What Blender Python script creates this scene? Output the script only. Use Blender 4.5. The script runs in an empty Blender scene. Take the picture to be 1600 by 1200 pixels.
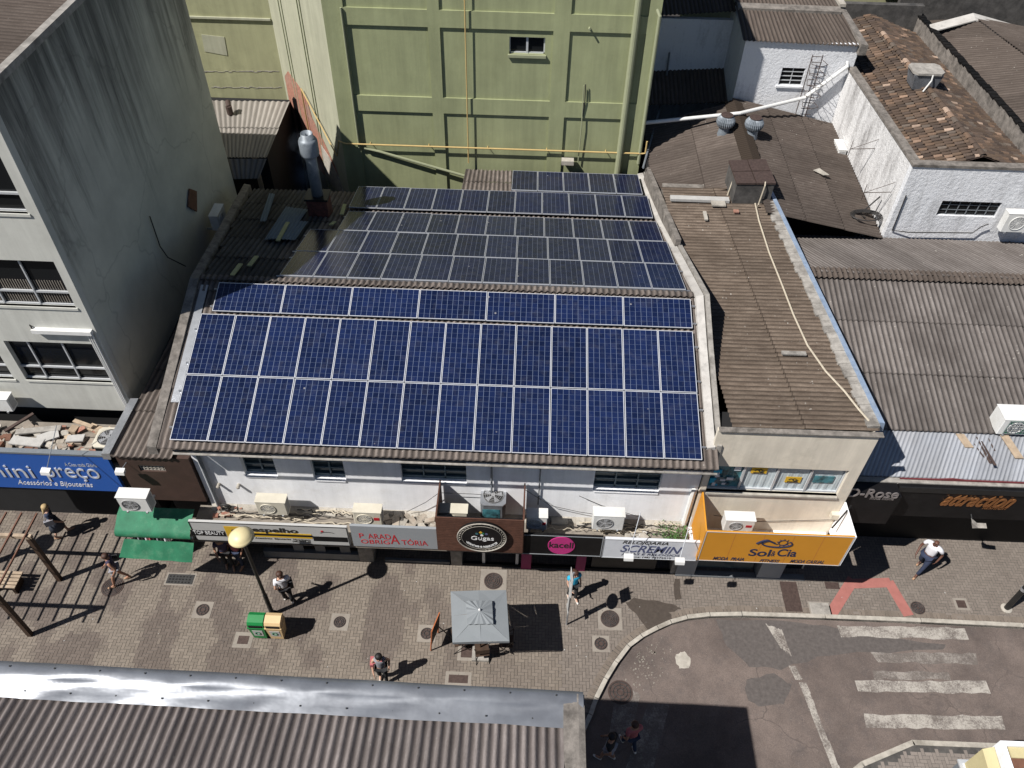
import bpy, math, random
import numpy as np
from mathutils import Vector, Matrix
random.seed(7)
C = bpy.context.scene.collection
# ------------------------------------------------------------------ camera
CH = 23.0; FPX = 1264.9
def _rot(p, r, yw):
    cy, sy = math.cos(yw), math.sin(yw)
    fwd = Vector((math.cos(p)*sy, math.cos(p)*cy, -math.sin(p)))
    right = Vector((cy, -sy, 0)); up = right.cross(fwd)
    c, s = math.cos(r), math.sin(r)
    return right*c+up*s, -right*s+up*c, fwd
R_, U_, F_ = _rot(math.radians(46.3098), math.radians(1.4198), math.radians(-0.9713))
cam = bpy.data.cameras.new('camera'); co = bpy.data.objects.new('camera', cam); C.objects.link(co)
co.matrix_world = Matrix(((R_.x, U_.x, -F_.x, 0), (R_.y, U_.y, -F_.y, 0), (R_.z, U_.z, -F_.z, CH), (0, 0, 0, 1)))
cam.sensor_fit = 'HORIZONTAL'; cam.sensor_width = 36; cam.lens = FPX/1600*36
cam.clip_start = .1; cam.clip_end = 2000
bpy.context.scene.camera = co
# ------------------------------------------------------------------ light
w = bpy.data.worlds.new("World"); bpy.context.scene.world = w; w.use_nodes = True
nt = w.node_tree; bg = nt.nodes['Background']; sky = nt.nodes.new('ShaderNodeTexSky')
SD = Vector((.69, .395, -1)).normalized()
sky.sky_type = 'NISHITA'; sky.sun_disc = False
sky.sun_elevation = math.asin(-SD.z); sky.sun_rotation = math.radians(243)
sky.air_density = .8; sky.dust_density = .3
nt.links.new(sky.outputs[0], bg.inputs[0]); bg.inputs[1].default_value = .05
sl = bpy.data.lights.new('sun', 'SUN'); sl.energy = 5.0; sl.angle = math.radians(.5); sl.color = (1, .96, .91)
so = bpy.data.objects.new('sun', sl); C.objects.link(so)
so.rotation_euler = SD.to_track_quat('-Z', 'Y').to_euler(); so.location = (-20, -10, 40)
sc = bpy.context.scene
sc.view_settings.view_transform = 'Standard'; sc.view_settings.look = 'None'
sc.view_settings.exposure = 0.42; sc.view_settings.gamma = 1
# ------------------------------------------------------------------ measuring helpers (photo pixel -> point on a real plane)
def ray(x, y): return F_ + R_*((x-800)/FPX) - U_*((y-600)/FPX)
def AZ(x, y, z): d = ray(x, y); t = (z-CH)/d.z; return Vector((d.x*t, d.y*t, z))
def AY(x, y, Y): d = ray(x, y); t = Y/d.y; return Vector((d.x*t, Y, CH+d.z*t))
def AX(x, y, X): d = ray(x, y); t = X/d.x; return Vector((X, d.y*t, CH+d.z*t))
# ------------------------------------------------------------------ materials
def newmat(n):
    m = bpy.data.materials.new(n); m.use_nodes = True
    t = m.node_tree; return m, t, t.nodes['Principled BSDF']
def nd(t, k, **kw):
    n = t.nodes.new(k)
    for a, b in kw.items():
        if a == 'op': n.operation = b
        else: setattr(n, a, b)
    return n
def noise(t, vec, scale, detail=6, rough=.6, stretch=None, loc=(0, 0, 0)):
    if stretch:
        mp = nd(t, 'ShaderNodeMapping'); mp.inputs['Scale'].default_value = stretch; mp.inputs['Location'].default_value = loc
        t.links.new(vec, mp.inputs[0]); vec = mp.outputs[0]
    n = nd(t, 'ShaderNodeTexNoise'); n.inputs['Scale'].default_value = scale
    n.inputs['Detail'].default_value = detail; n.inputs['Roughness'].default_value = rough
    t.links.new(vec, n.inputs['Vector']); return n.outputs['Fac']
def ramp(t, fac, a, b, ca=None, cb=None):
    if ca is None:
        r = nd(t, 'ShaderNodeMapRange'); r.inputs[1].default_value = a; r.inputs[2].default_value = b
        t.links.new(fac, r.inputs[0]); return r.outputs[0]
    r = nd(t, 'ShaderNodeValToRGB'); e = r.color_ramp.elements
    e[0].position = a; e[0].color = (*ca, 1); e[1].position = b; e[1].color = (*cb, 1)
    t.links.new(fac, r.inputs[0]); return r.outputs[0]
def mix(t, f, a, b, mode='MIX'):
    m = nd(t, 'ShaderNodeMix', data_type='RGBA', blend_type=mode)
    for s, v in ((m.inputs[0], f), (m.inputs[6], a), (m.inputs[7], b)):
        if hasattr(v, 'links') or hasattr(v, 'is_linked'): t.links.new(v, s)
        elif isinstance(v, (int, float)): s.default_value = v
        else: s.default_value = (*v, 1)
    return m.outputs[2]
def mth(t, op, a, b=None, c=None):
    m = nd(t, 'ShaderNodeMath', op=op)
    for i, v in enumerate((a, b, c)):
        if v is None: continue
        if isinstance(v, (int, float)): m.inputs[i].default_value = v
        else: t.links.new(v, m.inputs[i])
    return m.outputs[0]
def bump(t, p, h, s=.3, d=.02):
    b = nd(t, 'ShaderNodeBump'); b.inputs['Strength'].default_value = s; b.inputs['Distance'].default_value = d
    t.links.new(h, b.inputs['Height']); t.links.new(b.outputs[0], p.inputs['Normal'])
def geo(t): return nd(t, 'ShaderNodeNewGeometry').outputs['Position']
def simple(n, c, rough=.6, metal=0, var=.15, sc_=6, bmp=.15, spec=.4, dirt=None, dscale=1.2, dlo=.5, dhi=.75, run=0):
    if not n.startswith(('white_painted', 'cream_painted')):
        c = tuple(x*.87 for x in c); dirt = dirt and tuple(x*.87 for x in dirt)
    m, t, p = newmat(n); v = geo(t)
    f = noise(t, v, sc_, 8, .65)
    a = tuple(x*(1-var) for x in c); b = tuple(min(1, x*(1+var)) for x in c)
    col = ramp(t, f, .3, .7, a, b)
    if dirt:
        g = noise(t, v, dscale, 8, .7); col = mix(t, ramp(t, g, dlo, dhi), col, dirt)
    if run:
        q = mth(t, 'ADD', mth(t, 'MULTIPLY', noise(t, v, 3.2, 7, .7, (1, 1, .06)), .6), mth(t, 'MULTIPLY', noise(t, v, .9, 6, .65, (1, 1, .25)), .4))
        col = mix(t, 1.0, col, ramp(t, q, .40, .62, (1-run,)*3, (1+run*.4,)*3), 'MULTIPLY')
    t.links.new(col, p.inputs['Base Color'])
    p.inputs['Roughness'].default_value = rough; p.inputs['Metallic'].default_value = metal
    p.inputs['Specular IOR Level'].default_value = spec
    if bmp: bump(t, p, noise(t, v, sc_*6, 5, .7), bmp, .01)
    return m
def fibre(n, c1, c2, c3, lich=.5, streak=1.0, patch=.5):
    """weathered corrugated cement sheet: UV is metres across / along the sheet"""
    c1, c2, c3 = [tuple(x*.80 for x in c) for c in (c1, c2, c3)]
    m, t, p = newmat(n); uv = nd(t, 'ShaderNodeUVMap').outputs[0]; g = geo(t)
    s = noise(t, uv, 5, 7, .7, (2.2, .35, 1)); a = noise(t, uv, .55, 6, .65)
    fine = noise(t, uv, 30, 8, .85, (1, .6, 1))
    col = ramp(t, mth(t, 'ADD', mth(t, 'MULTIPLY', s, .6), mth(t, 'MULTIPLY', fine, .4)), .36, .64, c2, c1)
    col = mix(t, mth(t, 'MULTIPLY', ramp(t, a, .42, .62), patch), col, c3)
    sp = nd(t, 'ShaderNodeTexVoronoi'); sp.inputs['Scale'].default_value = 7; t.links.new(uv, sp.inputs['Vector'])
    spf = mth(t, 'MULTIPLY', ramp(t, sp.outputs['Distance'], .16, .08), ramp(t, noise(t, uv, 1.3), .5, .62))
    col = mix(t, mth(t, 'MULTIPLY', spf, lich), col, (.42, .4, .36))
    # per-sheet tone
    sx = nd(t, 'ShaderNodeSeparateXYZ'); t.links.new(uv, sx.inputs[0])
    fl = nd(t, 'ShaderNodeCombineXYZ')
    t.links.new(mth(t, 'FLOOR', mth(t, 'DIVIDE', sx.outputs[0], 1.062)), fl.inputs[0])
    t.links.new(mth(t, 'FLOOR', mth(t, 'DIVIDE', sx.outputs[1], 1.8)), fl.inputs[1])
    wn = nd(t, 'ShaderNodeTexWhiteNoise', noise_dimensions='3D'); t.links.new(fl.outputs[0], wn.inputs['Vector'])
    col = mix(t, 1.0, col, ramp(t, wn.outputs['Value'], 0, 1, (.78, .78, .78), (1.12, 1.12, 1.12)), 'MULTIPLY')
    lap = mth(t, 'FRACT', mth(t, 'DIVIDE', sx.outputs[1], 1.8))
    col = mix(t, mth(t, 'MULTIPLY', mth(t, 'LESS_THAN', mth(t, 'ADD', lap, mth(t, 'MULTIPLY', fine, .02)), .030), .55), col, tuple(x*.35 for x in c2))
    # dirt in the troughs, deepened to paint in shade between the ribs (v layer 'ph' = 0 trough .. 1 crest)
    at = nd(t, 'ShaderNodeAttribute', attribute_name='ph')
    col = mix(t, mth(t, 'MULTIPLY', ramp(t, at.outputs['Fac'], .55, .0), .62*streak), col, tuple(x*.38 for x in c2))
    t.links.new(col, p.inputs['Base Color']); p.inputs['Roughness'].default_value = .95
    p.inputs['Specular IOR Level'].default_value = .15
    bump(t, p, mth(t, 'ADD', fine, s), .5, .02)
    return m
def stained(n, c, cd, zt, zspan, c2=None, rough=.9):
    """plaster with rain streaks running down from the roof edge at height zt"""
    m, t, p = newmat(n); g = geo(t)
    base = ramp(t, noise(t, g, .7, 8, .65), .3, .7, tuple(x*.86 for x in c), tuple(x*1.12 for x in c))
    st = noise(t, g, 1.0, 8, .72, (1.0, 1.0, .09)); st2 = noise(t, g, 4.0, 6, .7, (1.0, 1.0, .05))
    sx = nd(t, 'ShaderNodeSeparateXYZ'); t.links.new(g, sx.inputs[0])
    h = nd(t, 'ShaderNodeMapRange'); h.inputs[1].default_value = zt-zspan; h.inputs[2].default_value = zt; t.links.new(sx.outputs[2], h.inputs[0])
    k = mth(t, 'ADD', mth(t, 'MULTIPLY', st, .75), mth(t, 'MULTIPLY', st2, .25))
    k = ramp(t, mth(t, 'ADD', k, mth(t, 'MULTIPLY', h.outputs[0], .30)), .60, .82)
    col = mix(t, mth(t, 'MULTIPLY', k, .9), base, cd)
    cr = nd(t, 'ShaderNodeTexVoronoi', feature='DISTANCE_TO_EDGE'); cr.inputs['Scale'].default_value = .23
    wp = nd(t, 'ShaderNodeVectorMath', operation='ADD')
    nz = nd(t, 'ShaderNodeTexNoise'); nz.inputs['Scale'].default_value = 1.2; t.links.new(g, nz.inputs['Vector'])
    t.links.new(g, wp.inputs[0]); t.links.new(nz.outputs['Color'], wp.inputs[1]); t.links.new(wp.outputs[0], cr.inputs['Vector'])
    col = mix(t, mth(t, 'MULTIPLY', ramp(t, cr.outputs['Distance'], .010, .001), .22), col, cd)
    if c2: col = mix(t, ramp(t, noise(t, g, .35, 4, .6), .5, .62), col, c2)
    t.links.new(col, p.inputs['Base Color']); p.inputs['Roughness'].default_value = rough; p.inputs['Specular IOR Level'].default_value = .2
    bump(t, p, noise(t, g, 12, 8, .7), .3, .02)
    return m
def stucco(n, c, cd, bs=.7, lo=.5, hi=.72):
    m, t, p = newmat(n); g = geo(t)
    a = noise(t, g, 1.1, 8, .7, (1, 1, .35)); f = noise(t, g, 9, 8, .75); rn = noise(t, g, 3.0, 8, .72, (1, 1, .12))
    col = mix(t, ramp(t, mth(t, 'ADD', mth(t, 'ADD', mth(t, 'MULTIPLY', a, .4), mth(t, 'MULTIPLY', f, .25)), mth(t, 'MULTIPLY', rn, .35)), lo, hi), c, cd)
    t.links.new(col, p.inputs['Base Color']); p.inputs['Roughness'].default_value = .95; p.inputs['Specular IOR Level'].default_value = .2
    bump(t, p, noise(t, g, 8, 9, .72), bs, .06)
    return m
def attrcol(n, rough=.85, bs=.3, sc_=30, mul=.25, dirt=.0, spec=.25):
    """colour from the mesh's 'Col' attribute (own colour of each paver / tile), with wear"""
    m, t, p = newmat(n); g = geo(t)
    at = nd(t, 'ShaderNodeAttribute', attribute_name='Col')
    f = noise(t, g, sc_, 6, .75)
    col = mix(t, 1.0, at.outputs['Color'], ramp(t, f, .3, .7, (1-mul,)*3, (1+mul,)*3), 'MULTIPLY')
    if dirt:
        col = mix(t, mth(t, 'MULTIPLY', ramp(t, noise(t, g, .9, 8, .7), .45, .75), dirt), col, (.06, .05, .045))
    t.links.new(col, p.inputs['Base Color']); p.inputs['Roughness'].default_value = rough; p.inputs['Specular IOR Level'].default_value = spec
    bump(t, p, f, bs, .01)
    return m
def glassdark(n, c=(.010, .011, .012), rough=.10):
    m, t, p = newmat(n); p.inputs['Base Color'].default_value = (*c, 1); p.inputs['Roughness'].default_value = rough
    p.inputs['Specular IOR Level'].default_value = .2; return m
def solar(n, cell, line, lw_u, lw_v, vline, bus=None, rough=.16):
    m, t, p = newmat(n); uv = nd(t, 'ShaderNodeUVMap').outputs[0]
    sx = nd(t, 'ShaderNodeSeparateXYZ'); t.links.new(uv, sx.inputs[0])
    def ln(ch, wd):
        fr = mth(t, 'FRACT', sx.outputs[ch]); d = mth(t, 'ABSOLUTE', mth(t, 'SUBTRACT', fr, .5))
        return mth(t, 'GREATER_THAN', d, .5-wd)
    lu = ln(0, lw_u); lv = ln(1, lw_v)
    fl = nd(t, 'ShaderNodeVectorMath', operation='FLOOR'); t.links.new(uv, fl.inputs[0])
    oi = nd(t, 'ShaderNodeObjectInfo')
    av = nd(t, 'ShaderNodeVectorMath', operation='ADD'); t.links.new(fl.outputs[0], av.inputs[0])
    t.links.new(mth(t, 'MULTIPLY', oi.outputs['Random'], 91), av.inputs[1])
    wn = nd(t, 'ShaderNodeTexWhiteNoise', noise_dimensions='3D'); t.links.new(av.outputs[0], wn.inputs['Vector'])
    k = mth(t, 'ADD', mth(t, 'MULTIPLY', wn.outputs['Value'], .55), mth(t, 'MULTIPLY', oi.outputs['Random'], .45))
    col = ramp(t, k, 0, 1, tuple(x*.62 for x in cell), tuple(x*1.4 for x in cell))
    col = mix(t, mth(t, 'MULTIPLY', ramp(t, noise(t, geo(t), 3.5, 6, .7), .5, .8), .12), col, (.2, .19, .17))
    vd = nd(t, 'ShaderNodeTexVoronoi'); vd.inputs['Scale'].default_value = 1.3; t.links.new(geo(t), vd.inputs['Vector'])
    col = mix(t, mth(t, 'MULTIPLY', ramp(t, vd.outputs['Distance'], .05, .02), .5), col, (.45, .44, .42))
    if bus:
        fr = mth(t, 'FRACT', mth(t, 'MULTIPLY', sx.outputs[0], 3)); d = mth(t, 'ABSOLUTE', mth(t, 'SUBTRACT', fr, .5))
        col = mix(t, mth(t, 'MULTIPLY', mth(t, 'GREATER_THAN', d, .44), .35), col, line)
    col = mix(t, mth(t, 'MULTIPLY', lv, vline), col, line); col = mix(t, lu, col, line)
    t.links.new(col, p.inputs['Base Color']); p.inputs['Roughness'].default_value = rough
    p.inputs['Specular IOR Level'].default_value = .35
    return m
M = {}
M['fib_main'] = fibre('roof_sheet_grey_brown', (.33, .285, .255), (.12, .098, .085), (.10, .082, .072), .45)
M['fib_shade'] = fibre('roof_sheet_shade_tint', (.15, .145, .14), (.07, .066, .063), (.04, .038, .037), .3)  # darker copy of the main roof sheet, shade put into its colour
M['fib_brown'] = fibre('roof_sheet_brown', (.30, .24, .19), (.085, .062, .047), (.12, .092, .07), .8, 1.1)
M['fib_grey'] = fibre('roof_sheet_grey', (.275, .25, .235), (.14, .122, .112), (.08, .068, .062), .7, 1.25)
M['fib_old'] = fibre('roof_sheet_old_brown', (.175, .145, .125), (.082, .065, .055), (.10, .08, .068), .5, .8)
M['fib_front'] = fibre('roof_sheet_foreground', (.355, .315, .30), (.165, .14, .132), (.14, .12, .115), .3, 1.1)
M['fib_pale'] = fibre('roof_sheet_pale', (.40, .37, .335), (.28, .255, .225), (.32, .29, .26), .2, .9)
M['tin'] = fibre('roof_tin_galvanised', (.50, .52, .56), (.36, .38, .42), (.33, .33, .34), .05, .5)
M['tin_bluegrey'] = fibre('roof_tin_bluegrey', (.20, .25, .30), (.14, .18, .22), (.17, .21, .25), .05, .3)
M['concrete'] = simple('concrete_weathered', (.33, .31, .28), .95, 0, .3, 5, .5, dirt=(.09, .08, .07))
M['concrete_light'] = simple('concrete_light', (.42, .39, .34), .95, 0, .22, 6, .4, dirt=(.2, .18, .15))
M['concrete_dark'] = simple('concrete_blackened', (.085, .08, .075), .95, 0, .45, 3, .5, dirt=(.03, .03, .03))
M['parapet'] = simple('parapet_mossy_concrete', (.20, .18, .16), .97, 0, .45, 4, .8, dirt=(.045, .04, .035), dscale=2.5)
M['flash_white'] = simple('flashing_whitewashed', (.48, .46, .43), .8, 0, .25, 4, .4, dirt=(.22, .2, .18), dscale=2)
M['white_wall'] = simple('white_painted_wall', (.86, .87, .89), .8, 0, .04, 2.5, .2, dirt=(.66, .65, .63), dscale=1.3, dlo=.52, dhi=.9, run=.10)
M['cream_wall'] = simple('cream_painted_wall', (.66, .60, .50), .85, 0, .06, 2, .2, dirt=(.46, .42, .34), dscale=1.1, dlo=.5, dhi=.85, run=.14)
M['stucco'] = stucco('white_rough_stucco', (.71, .72, .74), (.28, .28, .28))
M['stucco_dirty'] = stucco('white_dirty_stucco', (.66, .655, .65), (.14, .13, .125), .7, .47, .68)
M['leftside'] = stained('grey_green_plaster_streaked', (.50, .50, .44), (.085, .085, .08), 14.6, 6.5)
M['leftfront'] = simple('pale_plaster_facade', (.60, .60, .55), .85, 0, .05, 2, .2, dirt=(.46, .46, .41), dscale=.8, dlo=.5, dhi=.9, run=.12)
M['green_wall'] = simple('sage_green_paint', (.345, .372, .205), .85, 0, .07, 1.2, .35, dirt=(.295, .318, .170), dscale=.8, dlo=.5, dhi=.9, run=.16)
M['green_trim'] = simple('sage_green_trim', (.30, .32, .20), .85, 0, .07, 1.2, .2)
M['green_pale'] = simple('pale_green_paint', (.43, .43, .32), .85, 0, .06, 1.0, .2, dirt=(.35, .36, .26), dscale=.8, dlo=.5, dhi=.9, run=.16)
M['green_yellow'] = simple('yellow_green_paint', (.40, .40, .235), .85, 0, .08, 1.0, .2, dirt=(.31, .31, .18), dscale=.7, run=.16)
M['brown_cladding'] = simple('dark_brown_cladding', (.062, .036, .028), .6, 0, .2, 3, .2)
M['brick'] = simple('exposed_red_brick', (.36, .17, .12), .95, 0, .3, 10, .5, dirt=(.3, .24, .2))
M['brick_soot'] = simple('sooty_brick', (.16, .06, .045), .95, 0, .4, 10, .5, dirt=(.02, .018, .018), dscale=3)
M['void'] = simple('dark_interior', (.012, .012, .013), .9, 0, .2, 2, 0)
M['dark_floor'] = simple('dark_yard_floor', (.04, .035, .032), .95, 0, .4, 2, .3)
M['glass'] = glassdark('window_glass_dark')
M['glass_blue'] = glassdark('window_glass_bluish', (.03, .05, .06), .2)
M['alu'] = simple('aluminium_frame', (.62, .64, .66), .4, .3, .05, 10, 0)
M['alu_dark'] = simple('grey_frame', (.20, .22, .24), .5, .2, .1, 10, 0)
M['bluegrey'] = simple('blue_grey_window_metal', (.10, .15, .18), .5, .1, .1, 8, 0)
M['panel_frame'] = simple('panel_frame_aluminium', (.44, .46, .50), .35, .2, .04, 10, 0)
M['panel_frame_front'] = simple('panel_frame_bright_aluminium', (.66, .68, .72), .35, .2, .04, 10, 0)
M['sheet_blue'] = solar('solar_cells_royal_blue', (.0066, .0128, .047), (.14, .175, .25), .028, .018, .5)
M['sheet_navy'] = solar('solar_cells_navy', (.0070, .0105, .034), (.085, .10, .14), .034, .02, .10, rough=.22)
M['ac_white'] = simple('ac_casing_white', (.74, .74, .72), .45, 0, .05, 5, 0, dirt=(.55, .53, .48), dlo=.5, dhi=.9)
M['ac_beige'] = simple('ac_casing_beige', (.62, .58, .48), .5, 0, .06, 5, 0, dirt=(.46, .42, .33), dlo=.5, dhi=.9)
M['ac_grille'] = simple('ac_grille_grey', (.34, .34, .34), .6, 0, .1, 8, 0)
M['ac_dark'] = simple('ac_dark_opening', (.03, .03, .03), .6, 0, .1, 8, 0)
M['steel_blade'] = simple('fan_blade_grey', (.42, .43, .45), .4, .3, .1, 8, 0)
M['green_canvas'] = simple('green_canvas', (.02, .17, .085), .7, 0, .2, 2.6, .35, dirt=(.10, .25, .15), dscale=2.2, run=.15)
M['grey_canvas'] = simple('grey_canvas', (.215, .235, .25), .75, 0, .04, 3, .15)
M['black'] = simple('black_paint', (.008, .008, .009), .6, 0, .2, 5, 0, spec=.2)
M['black_matte'] = simple('black_panel_matte', (.008, .0075, .008), .5, 0, .3, 3, .1, spec=.2, dirt=(.02, .019, .019), dscale=2.0, dlo=.55, dhi=.8)
M['black_metal'] = simple('black_painted_metal', (.025, .025, .025), .4, .3, .2, 5, 0)
M['sign_blue'] = simple('sign_blue', (.020, .105, .42), .4, 0, .03, 1, 0)
M['sign_white'] = simple('sign_white', (.66, .68, .72), .5, 0, .04, 2, 0, dirt=(.5, .52, .56), dscale=2.5, dlo=.5, dhi=.85)
M['sign_greywhite'] = simple('sign_grey_white', (.50, .50, .49), .5, 0, .03, 2, 0)
M['sign_grey'] = simple('sign_grey', (.30, .32, .34), .5, 0, .03, 2, 0)
M['sign_yellow'] = simple('sign_orange_yellow', (.62, .27, .022), .5, 0, .04, 1.5, 0)
M['bright_yellow'] = simple('sign_bright_yellow', (.68, .42, .03), .5, 0, .04, 2, 0)
M['txt_silver'] = simple('letter_silver', (.62, .65, .70), .35, .2, .1, 8, 0)
M['txt_white'] = simple('letter_white', (.80, .80, .80), .5, 0, .04, 5, 0)
M['txt_red'] = simple('letter_red_spray', (.48, .02, .03), .6, 0, .1, 9, 0)
M['txt_navy'] = simple('letter_navy', (.018, .024, .06), .5, 0, .1, 9, 0)
M['txt_slate'] = simple('letter_slate_blue', (.085, .10, .19), .5, 0, .15, 9, 0)
M['txt_black'] = simple('letter_black', (.02, .018, .016), .5, 0, .1, 9, 0)
M['txt_bronze'] = simple('letter_bronze', (.55, .25, .10), .3, .8, .2, 12, 0)
M['txt_greydull'] = simple('letter_dull_metal', (.30, .27, .26), .4, .4, .15, 9, 0)
M['pink'] = simple('sign_pink', (.50, .035, .20), .5, 0, .04, 3, 0)
M['pink_dark'] = simple('pink_pillar_paint', (.30, .02, .11), .6, 0, .08, 3, 0)
M['wood_slat'] = simple('stained_timber', (.10, .045, .03), .6, 0, .3, 6, .2)
M['rust_timber'] = simple('reddish_timber', (.17, .08, .05), .7, 0, .25, 6, .3)
M['timber_dark'] = simple('dark_brown_timber', (.055, .032, .020), .6, 0, .3, 6, .3)
M['timber_pale'] = simple('pale_timber', (.40, .31, .22), .8, 0, .25, 6, .3)
M['orange_wood'] = simple('orange_varnished_wood', (.45, .14, .05), .5, 0, .15, 6, .1)
M['lamp_cream'] = simple('lamp_shade_cream', (.72, .62, .36), .45, 0, .04, 6, 0, dirt=(.6, .5, .27), dlo=.5, dhi=.9)
M['iron'] = simple('cast_iron_brown', (.085, .058, .05), .7, .3, .3, 12, .5)
M['iron_dark'] = simple('cast_iron_dark', (.05, .05, .05), .7, .3, .3, 12, .5)
M['bin_green'] = simple('bin_green_plastic', (.015, .22, .06), .45, 0, .08, 5, 0)
M['bin_cream'] = simple('bin_cream_plastic', (.66, .48, .26), .5, 0, .08, 5, 0)
M['galv'] = simple('galvanised_steel', (.50, .52, .55), .35, .7, .12, 6, .1)
M['flue'] = simple('flue_zinc', (.23, .26, .29), .5, .15, .2, 6, .1, dirt=(.06, .07, .08), dscale=2.5)
M['pvc'] = simple('white_pvc_pipe', (.76, .76, .74), .45, 0, .05, 6, 0)
M['pvc_green'] = simple('green_painted_pipe', (.31, .33, .21), .6, 0, .06, 6, 0)
M['gas'] = simple('ochre_gas_pipe', (.55, .40, .17), .5, 0, .08, 8, 0)
M['cable'] = simple('cable_dark', (.03, .028, .027), .6, 0, .2, 9, 0)
M['cable_pale'] = simple('cable_pale', (.52, .46, .36), .6, 0, .15, 9, 0)
M['leaf'] = simple('leaf_green', (.055, .13, .03), .6, 0, .4, 14, 0)
M['rubble'] = simple('rubble_mixed', (.34, .30, .25), .95, 0, .35, 6, .4, dirt=(.2, .12, .08), dscale=3)
M['rubble_white'] = simple('broken_board_white', (.44, .43, .41), .9, 0, .12, 6, .2)
M['ledge'] = simple('ledge_dirty_cement', (.25, .22, .185), .97, 0, .35, 4, .6, dirt=(.08, .07, .06), dscale=2)
M['redcurb'] = simple('red_paint_paving', (.36, .14, .12), .9, 0, .12, 4, .2)
M['tank'] = simple('grey_water_tank', (.15, .16, .175), .5, 0, .35, 3, .1)
M['skin_l'] = simple('skin_light', (.52, .31, .22), .55, 0, .05, 8, 0)
M['skin_m'] = simple('skin_tan', (.38, .20, .13), .55, 0, .05, 8, 0)
M['skin_d'] = simple('skin_dark', (.12, .055, .038), .5, 0, .05, 8, 0)
M['hair_black'] = simple('hair_black', (.012, .010, .010), .6, 0, .3, 20, .2)
M['hair_brown'] = simple('hair_brown', (.06, .028, .018), .6, 0, .3, 20, .2)
M['hair_straw'] = simple('straw_tan', (.45, .33, .17), .8, 0, .2, 20, .2)
M['cloth_white'] = simple('cloth_white', (.72, .72, .76), .8, 0, .05, 7, .15)
M['cloth_black'] = simple('cloth_black', (.018, .018, .02), .85, 0, .2, 7, .1)
M['cloth_navy'] = simple('cloth_navy_denim', (.025, .035, .07), .85, 0, .2, 9, .1)
M['cloth_purple'] = simple('cloth_purple_blue', (.055, .045, .09), .85, 0, .35, 7, .1)
M['cloth_cyan'] = simple('cloth_cyan', (.02, .38, .60), .8, 0, .1, 7, .1)
M['cloth_grey'] = simple('cloth_grey', (.28, .28, .31), .8, 0, .15, 7, .1)
M['cloth_pink'] = simple('cloth_pink_red', (.42, .12, .13), .8, 0, .1, 7, .1)
M['cloth_jean'] = simple('cloth_jean_shorts', (.05, .06, .085), .85, 0, .2, 9, .1)
M['eye'] = simple('eye_dark', (.02, .015, .012), .3, 0, .1, 9, 0)
M['shoe_white'] = simple('shoe_white', (.66, .64, .6), .6, 0, .1, 9, 0)
M['shoe_tan'] = simple('sandal_tan', (.42, .26, .16), .6, 0, .1, 9, 0)
M['paver'] = attrcol('herringbone_pavers', .9, .35, 40, .16, .12)
M['tile'] = attrcol('clay_tiles', .9, .5, 25, .3, .25)
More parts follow.
